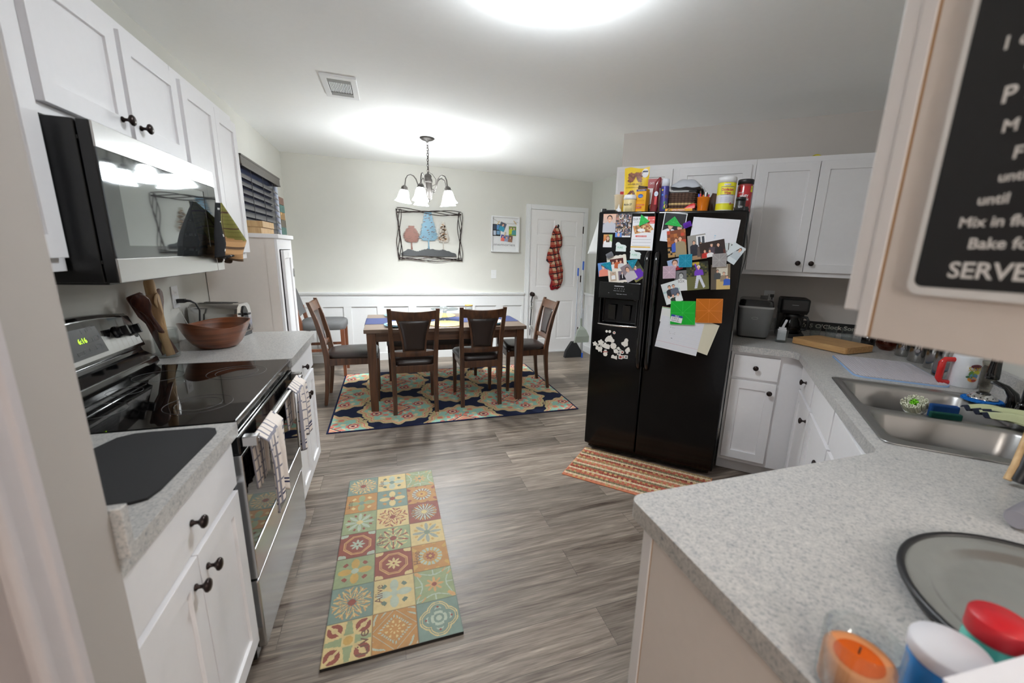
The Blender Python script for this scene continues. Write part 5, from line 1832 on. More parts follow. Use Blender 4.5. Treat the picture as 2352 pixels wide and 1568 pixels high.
# odds at the left end
tag(MB(S(214, 196, 164)).lathe([(0, 0), (.022, 0), (.030, .07), (.036, .13), (.038, .135), (.034, .134), (.02, .004)], 24).build('paper_cup', 'satin', loc=K(-.825, 3.06, FT), rz=KR), 'tall beige cup at the left end of the refrigerator top', 'cup')
t = on_top('glue_bottle', 'small white glue bottle with pointed nozzle', 'bottle', -.79, 2.935)
MB(S(230, 230, 234)).lathe([(0, 0), (.018, 0), (.019, .004), (.019, .018), (.014, .027), (.006, .032)], 20).build('bottle', 'satin', t)
MB(S(236, 236, 240)).lathe([(.008, .03), (.008, .036), (.0035, .05), (.0015, .058), (0, .058)], 14).build('nozzle', 'satin', t)
tag(MB(S(190, 30, 34)).box(-.014, .014, -.05, .05, 0, .17).build('snack_box', 'satin', loc=K(-.83, 3.19, FT), rz=KR), 'narrow red box half hidden behind the yellow bag', 'box')
# ------------------------------------------------------------------ right side of the kitchen
def kthing(name, label, cat, v, u, z=0., rz=0., group=None):
    return thing(name, label, cat, K(v, u, z), KR + rz, group)


c = kthing('wall_cabinet', 'short white wall cabinet above the refrigerator', 'cabinet', -.955, 3.79)
upper(c, .98, .376, 1.795, 2.13, [(.02, .43, 1.815, 2.095), (.48, .955, 1.815, 2.095)])
c = kthing('wall_cabinet', 'tall white two-door wall cabinet above ice maker and coffee maker', 'cabinet', .027, 3.79)
upper(c, 1.05, .376, 1.355, 2.13, [(.022, .371, 1.385, 2.095, (.335, 1.443)), (.375, .725, 1.385, 2.095, (.412, 1.443))])
b = MB(S(220, 206, 70))
b.grid(lambda u, v: (.02 * u + .05 * v, .02 * math.sin(3 * v), .012 * math.sin(PI * v) + .01 * u), 4, 8)
tag(b.build('ribbon', 'cloth', loc=K(.33, 3.46, 2.131), rz=KR, solid=.001), 'scrap of yellow ribbon on top of the tall wall cabinet', 'ribbon')

c = kthing('base_cabinet', 'white base cabinet beside the refrigerator, drawer above one door', 'cabinet', .035, 3.79)
MB().box(0, .416, -.825, -.002, .10, .872).box(0, .416, -.75, -.002, 0, .10).build('body', 'cab', c, bevel=.001)
front(c, 'drawer', .018, .282, .702, .85, -.845, (.15, .778), shaker=False)
front(c, 'door', .018, .282, .13, .684, -.845, (.247, .625))
c = thing('base_cabinet', 'white narrow base cabinet in the diagonal corner, next to the sink', 'cabinet', K(1.12, 2.945), KR - PI / 2)
MB().box(.0, .485, -.67, -.002, .10, .872).box(.0, .485, -.60, -.002, 0, .10).build('body', 'cab', c, bevel=.001)
front(c, 'drawer', .06, .472, .71, .862, -.69, (.262, .788), shaker=False)
front(c, 'door', .06, .472, .13, .690, -.69, (.438, .62))
c = thing('base_cabinet', 'white base cabinet under the sink with plain false fronts', 'cabinet', K(1.12, 2.945), KR - PI / 2)
b = MB().box(.488, 1.47, -.67, -.64, .10, .872).box(.488, 1.47, -.60, -.5, 0, .10).box(.488, .506, -.64, -.002, .10, .872).box(.488, 1.47, -.64, -.002, .10, .115)
b.build('body', 'cab', c, bevel=.001)
front(c, 'false_front', .498, .965, .71, .862, -.69, None, shaker=False)
front(c, 'false_front', .985, 1.452, .71, .862, -.69, None, shaker=False)
front(c, 'door', .498, .965, .13, .690, -.69, (.93, .60))
front(c, 'door', .985, 1.452, .13, .690, -.69, (1.02, .60))
c = thing('base_cabinet', 'white peninsula cabinet with a plain cream end panel', 'cabinet', (0, 0, 0))
MB().box(.54, 1.36, .11, .668, .0, .873).box(.54, 1.28, .668, .688, .10, .873).build('body', 'cab', c)
MB().box(.526, .54, .10, .655, 0, .873).build('end_panel', 'cabside', c)
MB().box(.527, .54, .655, .659, 0, .873).build('joint', 'cabgap', c)
MB().box(.524, .54, .659, .69, 0, .873).build('corner_trim', 'cab', c, bevel=.002)

# one continuous worktop round the corner, with the cut-out for the sink
def kw(x, y):
    return (s2 * (x - y), s2 * (x + y))
arc1 = [(.5 + .03 - .03 * math.cos(a), .695 + .03 * math.sin(a)) for a in np.linspace(PI / 2, 0, 7)]
b = MB()
zt0, zt1 = .874, .914
pieces = [[(.03, 2.925), (.375, 2.92), (.402, 2.88), (.41, 2.335), (1.115, 2.335), (1.115, 3.785), (.03, 3.785)],
          [(.41, 2.335), (.433, 1.565), (.485, 1.565), (.485, 2.335)], [(1.005, 2.335), (1.005, 1.565), (1.115, 1.565), (1.115, 2.335)],
          [(.433, 1.565), (.44, 1.475), (.430, 1.445)] + [kw(*p) for p in arc1] + [kw(.5, .09), kw(1.66, .09), (1.115, 1.26), (1.115, 1.565)]]
for P in pieces:
    b.prism(P, zt0, zt1)
ct = tag(b.build('countertop', 'counter', loc=(0, 0, 0), rz=KR), 'long speckled grey countertop wrapping round the sink and peninsula', 'countertop')
MB().box(.05, 1.115, 3.765, 3.786, .914, 1.012).box(1.095, 1.117, 1.28, 3.765, .914, 1.012).build('backsplash', 'counter', ct)

# upper cabinet over the peninsula, close on the right
c = thing('wall_cabinet', 'cream-sided wall cabinet close by on the right, holding the chalkboard', 'cabinet', (1.5, .07, 0), PI)
MB().box(0, .94, -.261, -.002, 1.366, 2.28).build('body', 'cabside', c)
MB().box(.94, .95, -.261, -.002, 1.364, 2.28).build('end_panel', 'cabside', c)
MB().box(.94, .948, -.265, -.261, 1.364, 2.28).build('joint', 'cabgap', c)
MB().box(0, .952, -.278, -.265, 1.364, 2.28).build('face_frame', 'cab', c)
front(c, 'door', .50, .95, 1.394, 2.25, -.298)
front(c, 'door', .02, .495, 1.394, 2.25, -.298)
t = thing('chalkboard_sign', 'black recipe sign in white frame on the cabinet side, right edge', 'sign', (.549, .30, 1.42), -PI / 2)
b = MB()
b.T = Matrix.Rotation(PI / 2, 4, 'X')
b.prism(rrect(0, .30, 0, .42, .012), 0, .008)
b.build('frame', 'trim', t, bevel=.002)
b = MB(S(26, 27, 29))
b.T = Matrix.Rotation(PI / 2, 4, 'X')
b.prism(rrect(.006, .294, .009, .414, .008), .0081, .0085)
b.build('chalk_panel', 'paper', t)
b = MB(S(226, 226, 226))
for s_, yl, z0, z1 in (('SERVES', .2665, 1.4402, 1.4555), ('Bake for', .2558, 1.4685, 1.4785), ('Mix in flour', .2672, 1.4890, 1.4985), ('until', .2573, 1.5095, 1.5185), ('until', .2466, 1.5290, 1.5375),
                       ('F', .2408, 1.548, 1.5585), ('M', .2533, 1.5725, 1.583), ('P R E P', .2590, 1.5985, 1.6125), ('1/2', .2490, 1.624, 1.6385), ('1 cup', .267, 1.645, 1.656)):
    k = (z1 - z0) / .70
    b.text(s_, k, (.30 - yl, -.0089, z0 - 1.42), al='L', bold=.02)
b.build('chalk_lettering', 'paper', t)

# ------------------------------------------------------------------ sink, faucet and what lies there
t = kthing('kitchen_sink', 'stainless steel double bowl sink set in the diagonal counter', 'sink', 0, 0)
def zring(P, z):
    return [(x, y, z) for x, y in P]
bowls = [((.475, 1.035, 1.905, 2.36), (.51, .93, 1.925, 2.315)), ((.475, 1.035, 1.545, 1.905), (.51, .93, 1.59, 1.885))]
b = MB()
for (a0, a1, c0, c1), (d0, d1, e0, e1) in bowls:
    q = lambda g, r: rrect(d0 + g, d1 - g, e0 + g, e1 - g, r, 8)
    b.loft([zring(rrect(a0, a1, c0, c1, .002, 8), .9165), zring(q(-.012, .055), .9185), zring(q(-.003, .05), .917), zring(q(.004, .05), .905), zring(q(.014, .055), .80), zring(q(.022, .06), .755), zring(q(.05, .06), .742), zring(q(.12, .03), .738)], caps=False)
    b.add(zring(q(.12, .03), .738), [tuple(range(36))], sm=True)
b.build('basin', 'sink', t)
b = MB().tube([(x, y, .9165) for x, y in rrect(.475, 1.035, 1.545, 2.36, .03, 6)], .005, 8, closed=True, flat=.6)
b.build('rim', 'sink', t)
for (_, (d0, d1, e0, e1)) in bowls:
    MB().lathe([(0, .739), (.042, .739), (.045, .741), (.035, .742), (.03, .740), (0, .7395)], 24, ((d0 + d1) / 2, (e0 + e1) / 2, 0)).build('drain', 'chrome', t)
t = kthing('faucet', 'black kitchen faucet with curved lever behind the sink', 'faucet', 1.0, 2.06, .918)
MB().lathe([(0, 0), (.03, 0), (.03, .006), (.022, .02), (.018, .05), (.018, .06), (0, .06)], 20).build('base', 'blackg', t)
pts = [(0, 0, .05)] + [(-.05 + .05 * math.cos(a), -.0 * (1 - math.cos(a)) / 2, .30 + .05 * math.sin(a)) for a in np.linspace(0, PI, 12)] + [(-.102, .0, .26)]
MB().tube(pts, .012, 12).build('spout', 'blackg', t)
MB().lathe([(0, .135), (.018, .135), (.0195, .14), (.0185, .16), (.015, .2), (.0135, .27), (0, .27)], 18, (-.103, .0, 0)).build('spray_head', 'blackg', t)
b = MB()
b.tube([(.02, .10, .0), (.018, .10, .035), (.012, .102, .062), (-.005, .115, .085), (-.035, .13, .098), (-.045, .135, .094)], [.024, .021, .017, .011, .009, .006], 14)
b.build('lever', 'blackg', t)
t = kthing('dish_brush', 'white dish brush with green bristles lying in the sink', 'brush', .70, 2.01, .885)
b = MB(S(226, 228, 226))
b.lathe([(0, 0), (.012, .0), (.02, .012), (.036, .035), (.038, .042), (0, .042)], 20)
b.tube([(0, 0, .004), (.02, -.02, -.02), (.05, -.05, -.06), (.10, -.1, -.115)], [.011, .010, .009, .01], 10)
b.build('handle', 'tile', t)
rnd = random.Random(9)
b = MB()
for i in range(260):
    a, r = rnd.random() * 2 * PI, .036 * math.sqrt(rnd.random())
    p = Vector((r * math.cos(a), r * math.sin(a), .04))
    q = p * 1.12 + Vector((0, 0, .024 + .004 * rnd.random() - .03 + .0))
    q.z = .072
    b.cyl(p, q, .0022, .0018, 4, col=S(110, 190, 40) if r < .014 else S(214, 216, 196))
b.build('bristles', 'cloth', t)
t.rotation_euler = (.35, -.45, KR)
t = kthing('sponge_holder', 'black sponge holder hooked on the sink divider', 'sponge holder', .745, 1.94, .875, .1)
MB().rec(-.055, .055, -.07, .028, -.03, .055, [], 0).build('tray', 'black', t, bevel=.006)
tag(MB(S(22, 60, 112)).box(-.042, .042, -.016, .008, 0, .055).build('sponge', 'cloth', loc=K(.747, 1.955, .903), rz=KR + .1, bevel=.006), 'blue scouring sponge standing in the black holder', 'sponge')
tag(MB(S(18, 66, 58)).box(-.046, .046, -.012, .006, 0, .034).build('scrub_pad', 'cloth', loc=K(.742, 1.918, .904), rz=KR + .1, bevel=.004), 'dark green scrub pad in front of the blue sponge', 'sponge')
b = MB()
def rag(u, v):
    x = .83 + .22 * u + .035 * v
    y = 2.05 - .10 * u - .20 * v * (.45 + .55 * u)
    z = .934 + .055 * u * (1 - abs(v - .4)) + .020 * math.sin(v * 17 + 3 * u) * (.3 + u) + .008 * math.sin(7 * u)
    return (x, y, z)
b.grid(rag, 34, 34, colfn=lambda u, v: S(34, 38, 52) if (u < .06 or v < .05 or abs(v - .55 - .3 * (u - .3)) < .03 and u < .3) else S(178, 184, 146))
tag(b.build('dishcloth', 'cloth', loc=(0, 0, 0), rz=KR, solid=.004), 'sage green dishcloth with navy edging draped on sink corner', 'cloth')
b = MB(S(30, 108, 190))
b.prism([(.062 * math.cos(a) * (1 + .02 * math.cos(24 * a)), .062 * math.sin(a) * (1 + .02 * math.cos(24 * a))) for a in np.linspace(0, 2 * PI, 97)[:-1]], 0, .007)
for i in range(12):
    y = -.055 + .01 * i
    hw = math.sqrt(max(0, .06 ** 2 - y * y))
    b.tube([(-hw, y, .007), (hw, y, .007)], .003, 6)
tag(b.build('crochet_pad', 'cloth', loc=K(.972, 2.26, .9195), rz=KR), 'round bright blue crocheted pad behind the sink', 'pad')
t = kthing('drain_plunger', 'steel sink strainer with tall frosted stem on the blue pad', 'strainer', .972, 2.26, .9290)
MB().lathe([(0, .0), (.045, 0), (.047, .003), (.043, .007), (.036, .012), (.03, .019), (0, .021)], 28).build('strainer', 'chrome', t)
MB(S(24, 24, 26)).lathe([(0, .02), (.022, .02), (.022, .024), (.012, .030), (0, .031)], 20).build('stopper', 'tile', t)
b = MB()
for i in range(12):
    a = 2 * PI * i / 12
    b.lathe([(.003, .0105), (.0, .0112)], 8, (.039 * math.cos(a), .039 * math.sin(a), .0015), S(20, 20, 22))
b.build('holes', 'satin', t)
MB().lathe([(0, .030), (.016, .030), (.020, .06), (.021, .12), (.028, .15), (.028, .156), (0, .156)], 20).build('stem', clear('frosted_stem', (.80, .78, .72), .14, .3), t)
# drying mat with the upturned mug
n = 40
nx, ny = 88, 106
arr = np.empty((ny, nx, 3))
X, Y = np.meshgrid(np.arange(nx), np.arange(ny))
arr[:] = S(164, 164, 182)
arr[(X + Y) % 4 < 2] = S(178, 178, 194)
b = MB()
b.prism(rrect(-.185, .185, -.255, .255, .05), 0, .006, S(150, 182, 222))
P = rrect(-.180, .180, -.25, .25, .047, 6)
b.prism(P, .0058, .0075, S(166, 164, 172))
rnd = random.Random(2)
for i in range(46):
    for j in range(28):
        x, y = -.171 + j * .0126, -.242 + i * .0107 + (j % 2) * .005
        if abs(x) > .135 and abs(y) > .205 and math.hypot(abs(x) - .135, abs(y) - .203) > .042:
            continue
        b.box(x - .004, x + .004, y - .003, y + .003, .0074, .0102, S(204, 200, 206))
tag(b.build('drying_mat', 'cloth', loc=K(.757, 2.69, .9145), rz=KR + .03), 'pale lavender drying mat with blue edge beside the sink', 'mat')
t = kthing('mug', 'upturned white plastic mug with a red handle beside drying mat', 'mug', 1.003, 2.53, .9142, .25)
b = MB(S(222, 226, 232))
b.lathe([(.0, 0), (.052, 0), (.054, .004), (.050, .14), (.046, .145), (0, .145)], 32).build('cup', 'tile', t)
b = MB(S(206, 36, 36))
b.tube([(-.048, 0, .012), (-.085, -.0, .014), (-.094, 0, .03), (-.094, 0, .105), (-.085, 0, .12), (-.048, 0, .122)], [.011, .012, .014, .014, .012, .011], 10)
b.build('handle', 'tile', t)
b = MB()
def mug_text(s_, z, size, a0, c, w):
    vs, fs = text_geo(s_, .02)
    x0, x1 = min(q[0] for q in vs), max(q[0] for q in vs)
    R_ = .0548
    b.add([(R_ * math.sin(a0 - (q[0] - (x0 + x1) / 2) * w / (x1 - x0) / R_), -R_ * math.cos(a0 - (q[0] - (x0 + x1) / 2) * w / (x1 - x0) / R_), z - q[1] * size) for q in vs], fs, c)
def mug_spot(a, z, rx, rz_, c, n=12):
    b.add([((.0548) * math.sin(a + rx / .054 * math.cos(q)), -.0548 * math.cos(a + rx / .054 * math.cos(q)), z + rz_ * math.sin(q)) for q in np.linspace(0, 2 * PI, n + 1)[:-1]], [tuple(range(n))], c)
for a, z, rx, rz_, c in ((.0, .045, .018, .012, S(226, 150, 60)), (.05, .06, .016, .014, S(100, 150, 190)), (-.15, .07, .010, .014, S(96, 140, 70)), (.2, .078, .014, .010, S(200, 200, 60)), (.1, .04, .01, .006, S(170, 60, 50)), (-.25, .055, .012, .006, S(60, 110, 80)), (.1, .105, .022, .010, S(110, 50, 60))):
    mug_spot(a, z, rx, rz_, c)
mug_text("RKY'S", .101, .024, .05, S(196, 160, 40), .05)
b.build('printed_label', 'tile', t)
# canisters along the sink wall
for i, (v, u, r, h, lab) in enumerate(((.98, 3.20, .045, .12, 'smallest steel canister with clamp latch, farthest from the sink'), (1.0, 3.04, .050, .14, 'second smallest steel canister in the row of four'), (1.03, 2.885, .055, .16, 'third steel canister in the row, beside the largest'), (1.022, 2.70, .07, .19, 'largest steel canister, standing behind the drying mat'))):
    t = kthing('canister', lab, 'canister', v, u, .9142, -.5, 'steel canisters along the wall')
    MB().lathe([(0, 0), (r - .004, 0), (r, .004), (r, h), (r - .002, h + .002), (0, h + .002)], 36).build('body', 'can', t)
    MB().lathe([(0, h + .001), (r + .001, h + .001), (r + .001, h + .014), (r - .006, h + .022), (0, h + .024)], 36).build('lid', 'clear', t)
    b = MB()
    b.tube([(-.006, -r - .003, h - .06), (-.008, -r - .004, h - .01), (-.006, -r - .003, h + .012), (.006, -r - .003, h + .012), (.008, -r - .004, h - .01), (.006, -r - .003, h - .06)], .0022, 6)
    b.tube([(0, -r - .001, h - .07), (0, -r - .009, h - .07)], [.012, .010], 14)
    b.build('latch', 'chrome', t)
t = kthing('cutting_board', 'thick pale wooden cutting board lying across the corner', 'cutting board', .61, 3.22, .9145, -.72)
MB().prism(rrect(-.175, .175, -.14, .14, .02), .004, .042).build('board', 'board', t, bevel=.008, seg=3)
MB().prism([(-.08, -.1398), (.06, -.1398), (.06, -.136), (-.08, -.136)], .01, .036).build('inset_grip', 'lightwood', t)
for x, y in ((-.14, -.1), (.14, -.1), (-.14, .1), (.14, .1)):
    MB().lathe([(0, 0), (.012, 0), (.012, .006), (0, .006)], 12, (x, y, 0)).build('foot', 'black', t)
# small appliances
t = kthing('ice_maker', 'grey countertop ice maker with smoked lid beside the refrigerator', 'ice maker', .15, 3.42, .9142)
b = MB(S(126, 128, 130))
b.loft([zring(rrect(-.095, .095, -.155, .15, .035, 6), .012), zring(rrect(-.105, .105, -.165, .155, .04, 6), .06), zring(rrect(-.112, .112, -.172, .16, .04, 6), .215)])
b.build('body', vc('grey_metallic_plastic', .35, metal=.25, var=.03), t)
MB(S(20, 20, 21)).loft([zring(rrect(-.09, .09, -.15, .145, .03, 6), 0), zring(rrect(-.095, .095, -.155, .15, .035, 6), .013)]).build('base', 'satin', t)
MB(S(190, 192, 194)).loft([zring(rrect(-.114, .114, -.174, .162, .04, 6), .213), zring(rrect(-.116, .116, -.176, .164, .04, 6), .222), zring(rrect(-.112, .112, -.172, .16, .04, 6), .226)]).build('silver_trim', 'tile', t)
MB(S(28, 28, 30)).loft([zring(rrect(-.110, .110, -.17, .158, .04, 6), .2262), zring(rrect(-.104, .104, -.16, .15, .04, 6), .262), zring(rrect(-.09, .09, -.14, .14, .03, 6), .270)]).box(.03, .08, .1, .15, .262, .285).build('lid', 'tile', t)
b = MB(S(200, 202, 204))
b.T = Matrix.Translation((.0, -.170, .145)) @ Matrix.Rotation(PI / 2, 4, 'X')
b.tube([(.019 * math.cos(a), .008 * math.sin(a), 0) for a in np.linspace(0, 2 * PI, 25)[:-1]], .0012, 5, closed=True)
b.build('badge', 'tile', t)
t = kthing('coffee_maker', 'black drip coffee maker with glass carafe', 'coffee maker', .40, 3.56, .9142)
b = MB(S(20, 20, 21)).prism(rrect(-.085, .085, -.12, .12, .02), 0, .03)
b.box(-.085, .085, .03, .12, .03, .28)
b.build('body', 'satin', t, bevel=.006)
MB(S(22, 22, 23)).loft([zring(rrect(-.085, .085, -.11, .12, .02), .175), zring(rrect(-.09, .09, -.13, .12, .02), .20), zring(rrect(-.09, .09, -.13, .12, .02), .272), zring(rrect(-.085, .085, -.12, .115, .02), .28)], sm=False).build('brew_head', 'satin', t, bevel=.004)
b = MB(S(150, 150, 150))
b.box(-.02, .02, -.1312, -.130, .237, .240)
b.build('badge', 'satin', t)
cf = MB().lathe([(0, .03), (.058, .03), (.064, .04), (.066, .08), (.058, .115), (.046, .135), (.046, .15)], 28, (.0, -.055, .001))
cf.build('carafe', 'smoke', t)
MB(S(22, 18, 16)).lathe([(0, .032), (.056, .032), (.062, .042), (.063, .075), (0, .075)], 24, (0, -.055, .001)).build('coffee', 'tile', t)
MB(S(24, 24, 25)).lathe([(.047, .145), (.049, .15), (.049, .165), (.03, .172), (0, .172)], 24, (0, -.055, .001)).build('carafe_lid', 'satin', t)
MB(S(24, 24, 25)).tube([(.045, -.07, .155), (.088, -.085, .152), (.098, -.088, .13), (.095, -.087, .075), (.085, -.083, .062), (.064, -.075, .066)], [.008, .009, .009, .009, .008, .007], 10).build('carafe_handle', 'satin', t)
t = kthing('measuring_glass', 'small glass holding an upright white scoop', 'glass', .325, 3.235, .9142)
MB().lathe([(0, 0), (.034, 0), (.036, .004), (.041, .085), (.039, .085), (.034, .006), (0, .006)], 28).build('glass', 'clear', t)
b = MB(S(214, 214, 218))
b.box(-.026, .026, -.016, .016, .008, .082).box(-.022, .022, -.014, .014, .082, .094)
b.tube([(0, 0, .09), (.006, 0, .11), (.016, 0, .14), (.018, 0, .148)], [.009, .008, .009, .006], 10)
tag(b.build('ice_scoop', 'tile', loc=K(.325, 3.235, .9215), rz=KR, bevel=.003), 'white plastic ice scoop standing in the small glass', 'scoop')
for v, u, lab in ((.575, 3.47, 'clear drinking glass nearest the coffee maker'), (.665, 3.43, 'clear drinking glass, middle of three by the cutting board'), (.755, 3.39, 'clear drinking glass nearest the canisters')):
    tag(MB().lathe([(0, 0), (.030, 0), (.032, .004), (.038, .095), (.036, .095), (.03, .006), (0, .006)], 24).build('drinking_glass', 'clear', loc=K(v, u + .16, .9142), rz=KR), lab, 'glass', 'drinking glasses by the wall')
tag(MB(S(24, 22, 22)).lathe([(0, 0), (.036, 0), (.04, .004), (.04, .09), (.037, .09), (.035, .01), (0, .01)], 24).build('black_mug', 'tile', loc=K(.86, 3.47, .9142), rz=KR), 'black mug behind the cutting board', 'mug')
tag(MB().lathe([(0, 0), (.03, 0), (.05, .02), (.058, .045), (.05, .07), (.035, .085), (.033, .085), (.047, .07), (.054, .045), (.046, .022), (0, .006)], 28).build('glass_bowl', clear('amber_glass', (.62, .36, .26), .15), loc=K(.93, 3.36, .9142), rz=KR), 'small round amber glass bowl beside the black mug', 'bowl')
t = kthing('wall_sign', 'long narrow black sign about five o clock on the backsplash', 'sign', .42, 3.762, .945)
MB(S(20, 20, 21)).box(0, .64, -.014, 0, 0, .068).build('board', 'satin', t, bevel=.002)
b = MB(S(196, 190, 178))
b.text("It's 5 O'Clock Somewhere", .042, (.062, -.0146, .021), al='L', w=.52, bold=.02)
b.build('lettering', 'paper', t)


def outlet(name, label, loc, rz, dup_=True, plug=False, switch=False):
    t = thing(name, label, 'switch' if switch else 'outlet', loc, rz)
    MB().box(-.036, .036, -.006, 0, -.058, .058).build('plate', 'trim', t, bevel=.002)
    b = MB(S(226, 226, 224))
    if switch:
        b.box(-.005, .005, -.014, -.006, -.010, .010)
        b.build('toggle', 'paper', t)
    else:
        for z in (-.022, .022):
            b.box(-.016, .016, -.0075, -.006, z - .014, z + .014)
            for x in (-.006, .006):
                b.box(x - .001, x + .001, -.0077, -.0075, z - .004, z + .006, S(40, 40, 40))
        b.build('receptacle', 'paper', t)
    return t


outlet('wall_outlet', 'white wall outlet behind the ice maker', K(.25, 3.789, 1.165), KR)
tag(MB(S(22, 22, 22)).box(-.012, .012, -.04, -.008, -.012, .012).tube([(0, -.03, -.01), (.0, -.045, -.03), (.01, -.05, -.08), (.01, -.04, -.14)], .004, 8).build('power_plug', 'satin', loc=K(.27, 3.789, 1.186), rz=KR), 'black plug in the outlet behind the ice maker', 'plug')

# ------------------------------------------------------------------ foreground of the peninsula
t = thing('candle_jar', 'orange candle in a clear glass jar, near corner of the peninsula', 'candle', (.538, .256, .9142))
MB().lathe([(0, 0), (.036, 0), (.040, .004), (.0415, .02), (.0415, .086), (.040, .0875), (.0385, .086), (.0385, .010), (0, .010)], 36).build('jar', 'clear', t)
MB().lathe([(0, .011), (.038, .011), (.038, .055), (.033, .0555), (.028, .0535), (0, .0530)], 32).build('wax', 'wax', t)
MB().lathe([(.027, .0537), (.0, .0539)], 28).build('melted_wax', 'waxp', t)
MB(S(40, 30, 26)).tube([(.006, .004, .05), (.006, .004, .058), (.009, .005, .062)], .0011, 6).build('wick', 'satin', t)
t = thing('wipes_tub', 'white-lidded tub with blue label in the near foreground', 'tub', (.623, .212, .9142))
MB().lathe([(0, 0), (.036, 0), (.037, .003), (.037, .012), (.037, .056), (.037, .07), (.035, .074)], 36, cols=[WH, WH, WH, S(40, 130, 206), S(40, 130, 206), WH]).build('tub', 'tile', t)
MB(S(226, 226, 232)).lathe([(0, .072), (.0385, .072), (.039, .074), (.039, .086), (.037, .089), (0, .0895)], 36).build('lid', 'satin', t)
b = MB()
R = .037
for a0, c in ((-1.0, S(120, 180, 226)), (-.2, S(176, 178, 186))):
    band(.014, .052, a0 - .3, a0 + .3, c, R + .0004)
b.build('printed_label', 'tile', t)
t = thing('jar', 'teal jar with a red screw lid, right foreground', 'jar', (.705, .207, .9142))
MB().lathe([(0, 0), (.027, 0), (.029, .004), (.0295, .03), (.0295, .075), (.026, .086)], 32, cols=[S(60, 170, 156), S(60, 170, 156), S(206, 206, 210), S(90, 196, 178), S(90, 196, 178)]).build('jar', 'tile', t)
MB(S(186, 22, 34)).lathe([(0, .084), (.0295, .084), (.0298, .086), (.0298, .108), (.028, .111), (0, .111)], 36).build('lid', 'satin', t)
b = MB()
band(.02, .05, -1.6, -.6, S(110, 110, 120), .0299)
b.build('printed_label', 'tile', t)
t = thing('round_pan', 'large shallow round steel pan with black rim lying on peninsula', 'pan', (.962, .198, .9142))
MB().lathe([(0, .003), (.15, .003), (.165, .004), (.175, .010), (.185, .014), (.197, .0145), (.205, .018), (.212, .020), (.212, .014), (.185, .008), (.16, .001), (0, .0)], 64).build('dish', plain('satin_aluminium', S(200, 200, 198), .24, metal=.95), t)
MB(S(20, 20, 24)).tube([(.215 * math.cos(a), .215 * math.sin(a), .017) for a in np.linspace(0, 2 * PI, 73)[:-1]], .0062, 10, closed=True).build('rim', 'satin', t)
b = MB(S(176, 174, 184))
b.tube([(1.225, .385, .9375), (1.235, .385, .9375), (1.55, .415, .9375), (1.56, .415, .9375)], [.018, .023, .023, .02], 24)
tag(b.build('metal_cylinder', vc('satin_silver', .3, metal=.7), loc=(0, 0, 0)), 'silver metal cylinder lying behind the round pan, right edge', 'cylinder')
b = MB(S(226, 226, 232))
b.prism([(.53, .180), (.72, .161), (.72, .09), (.53, .09)], .9142, 1.03)
tag(b.build('paper_packet', 'paper', bevel=.004), 'white paper packet at the bottom right corner', 'packet')
t = thing('serving_tool', 'black handled tool with a tan side beside the sink', 'utensil', (1.482, .486, .9142))
b = MB(S(24, 24, 28)).tube([(0, 0, .012), (.02, .0, .05), (.06, .01, .12), (.10, .02, .19)], [.016, .017, .016, .014], 12)
b.build('handle', 'satin', t)
MB().tube([(-.012, .012, .012), (.008, .012, .05), (.048, .022, .12), (.088, .032, .19)], [.008, .009, .008, .007], 10).build('wood_side', 'lightwood', t)
# ------------------------------------------------------------------ chandelier
t = thing('chandelier', 'five-armed bronze chandelier with lit white bell shades over the table', 'chandelier', (.40, 4.33, 2.47))
MB().lathe([(0, 0), (.068, 0), (.07, -.006), (.05, -.02), (.018, -.028), (.008, -.04), (0, -.042)], 28).build('canopy', 'nickel', t)
b = MB()
for i in range(11):
    z = -.052 - i * .0235
    a = PI / 2 * (i % 2) + .3
    b.tube([(.0075 * math.cos(q) * math.cos(a), .0075 * math.cos(q) * math.sin(a), z + .0155 * math.sin(q)) for q in np.linspace(0, 2 * PI, 15)[:-1]], .0022, 5, closed=True)
b.tube([(.006, .004, -.04), (.012, .0, -.12), (.004, .008, -.2), (.009, .002, -.3), (.04, 0, -.315), (.075, .0, -.36), (.07, 0, -.405), (.03, 0, -.425)], .0022, 6)
b.build('chain', 'bronze', t)
b = MB()
b.lathe([(0, -.298), (.008, -.30), (.010, -.312), (.028, -.322), (.034, -.338), (.030, -.350), (.034, -.356), (.040, -.368), (.043, -.385), (.036, -.395)], 24)
b.lathe([(.036, -.395), (.0365, -.5), (.030, -.53), (.034, -.538), (.018, -.552), (.012, -.57), (0, -.575)], 24)
b.build('column', 'nickel', t)
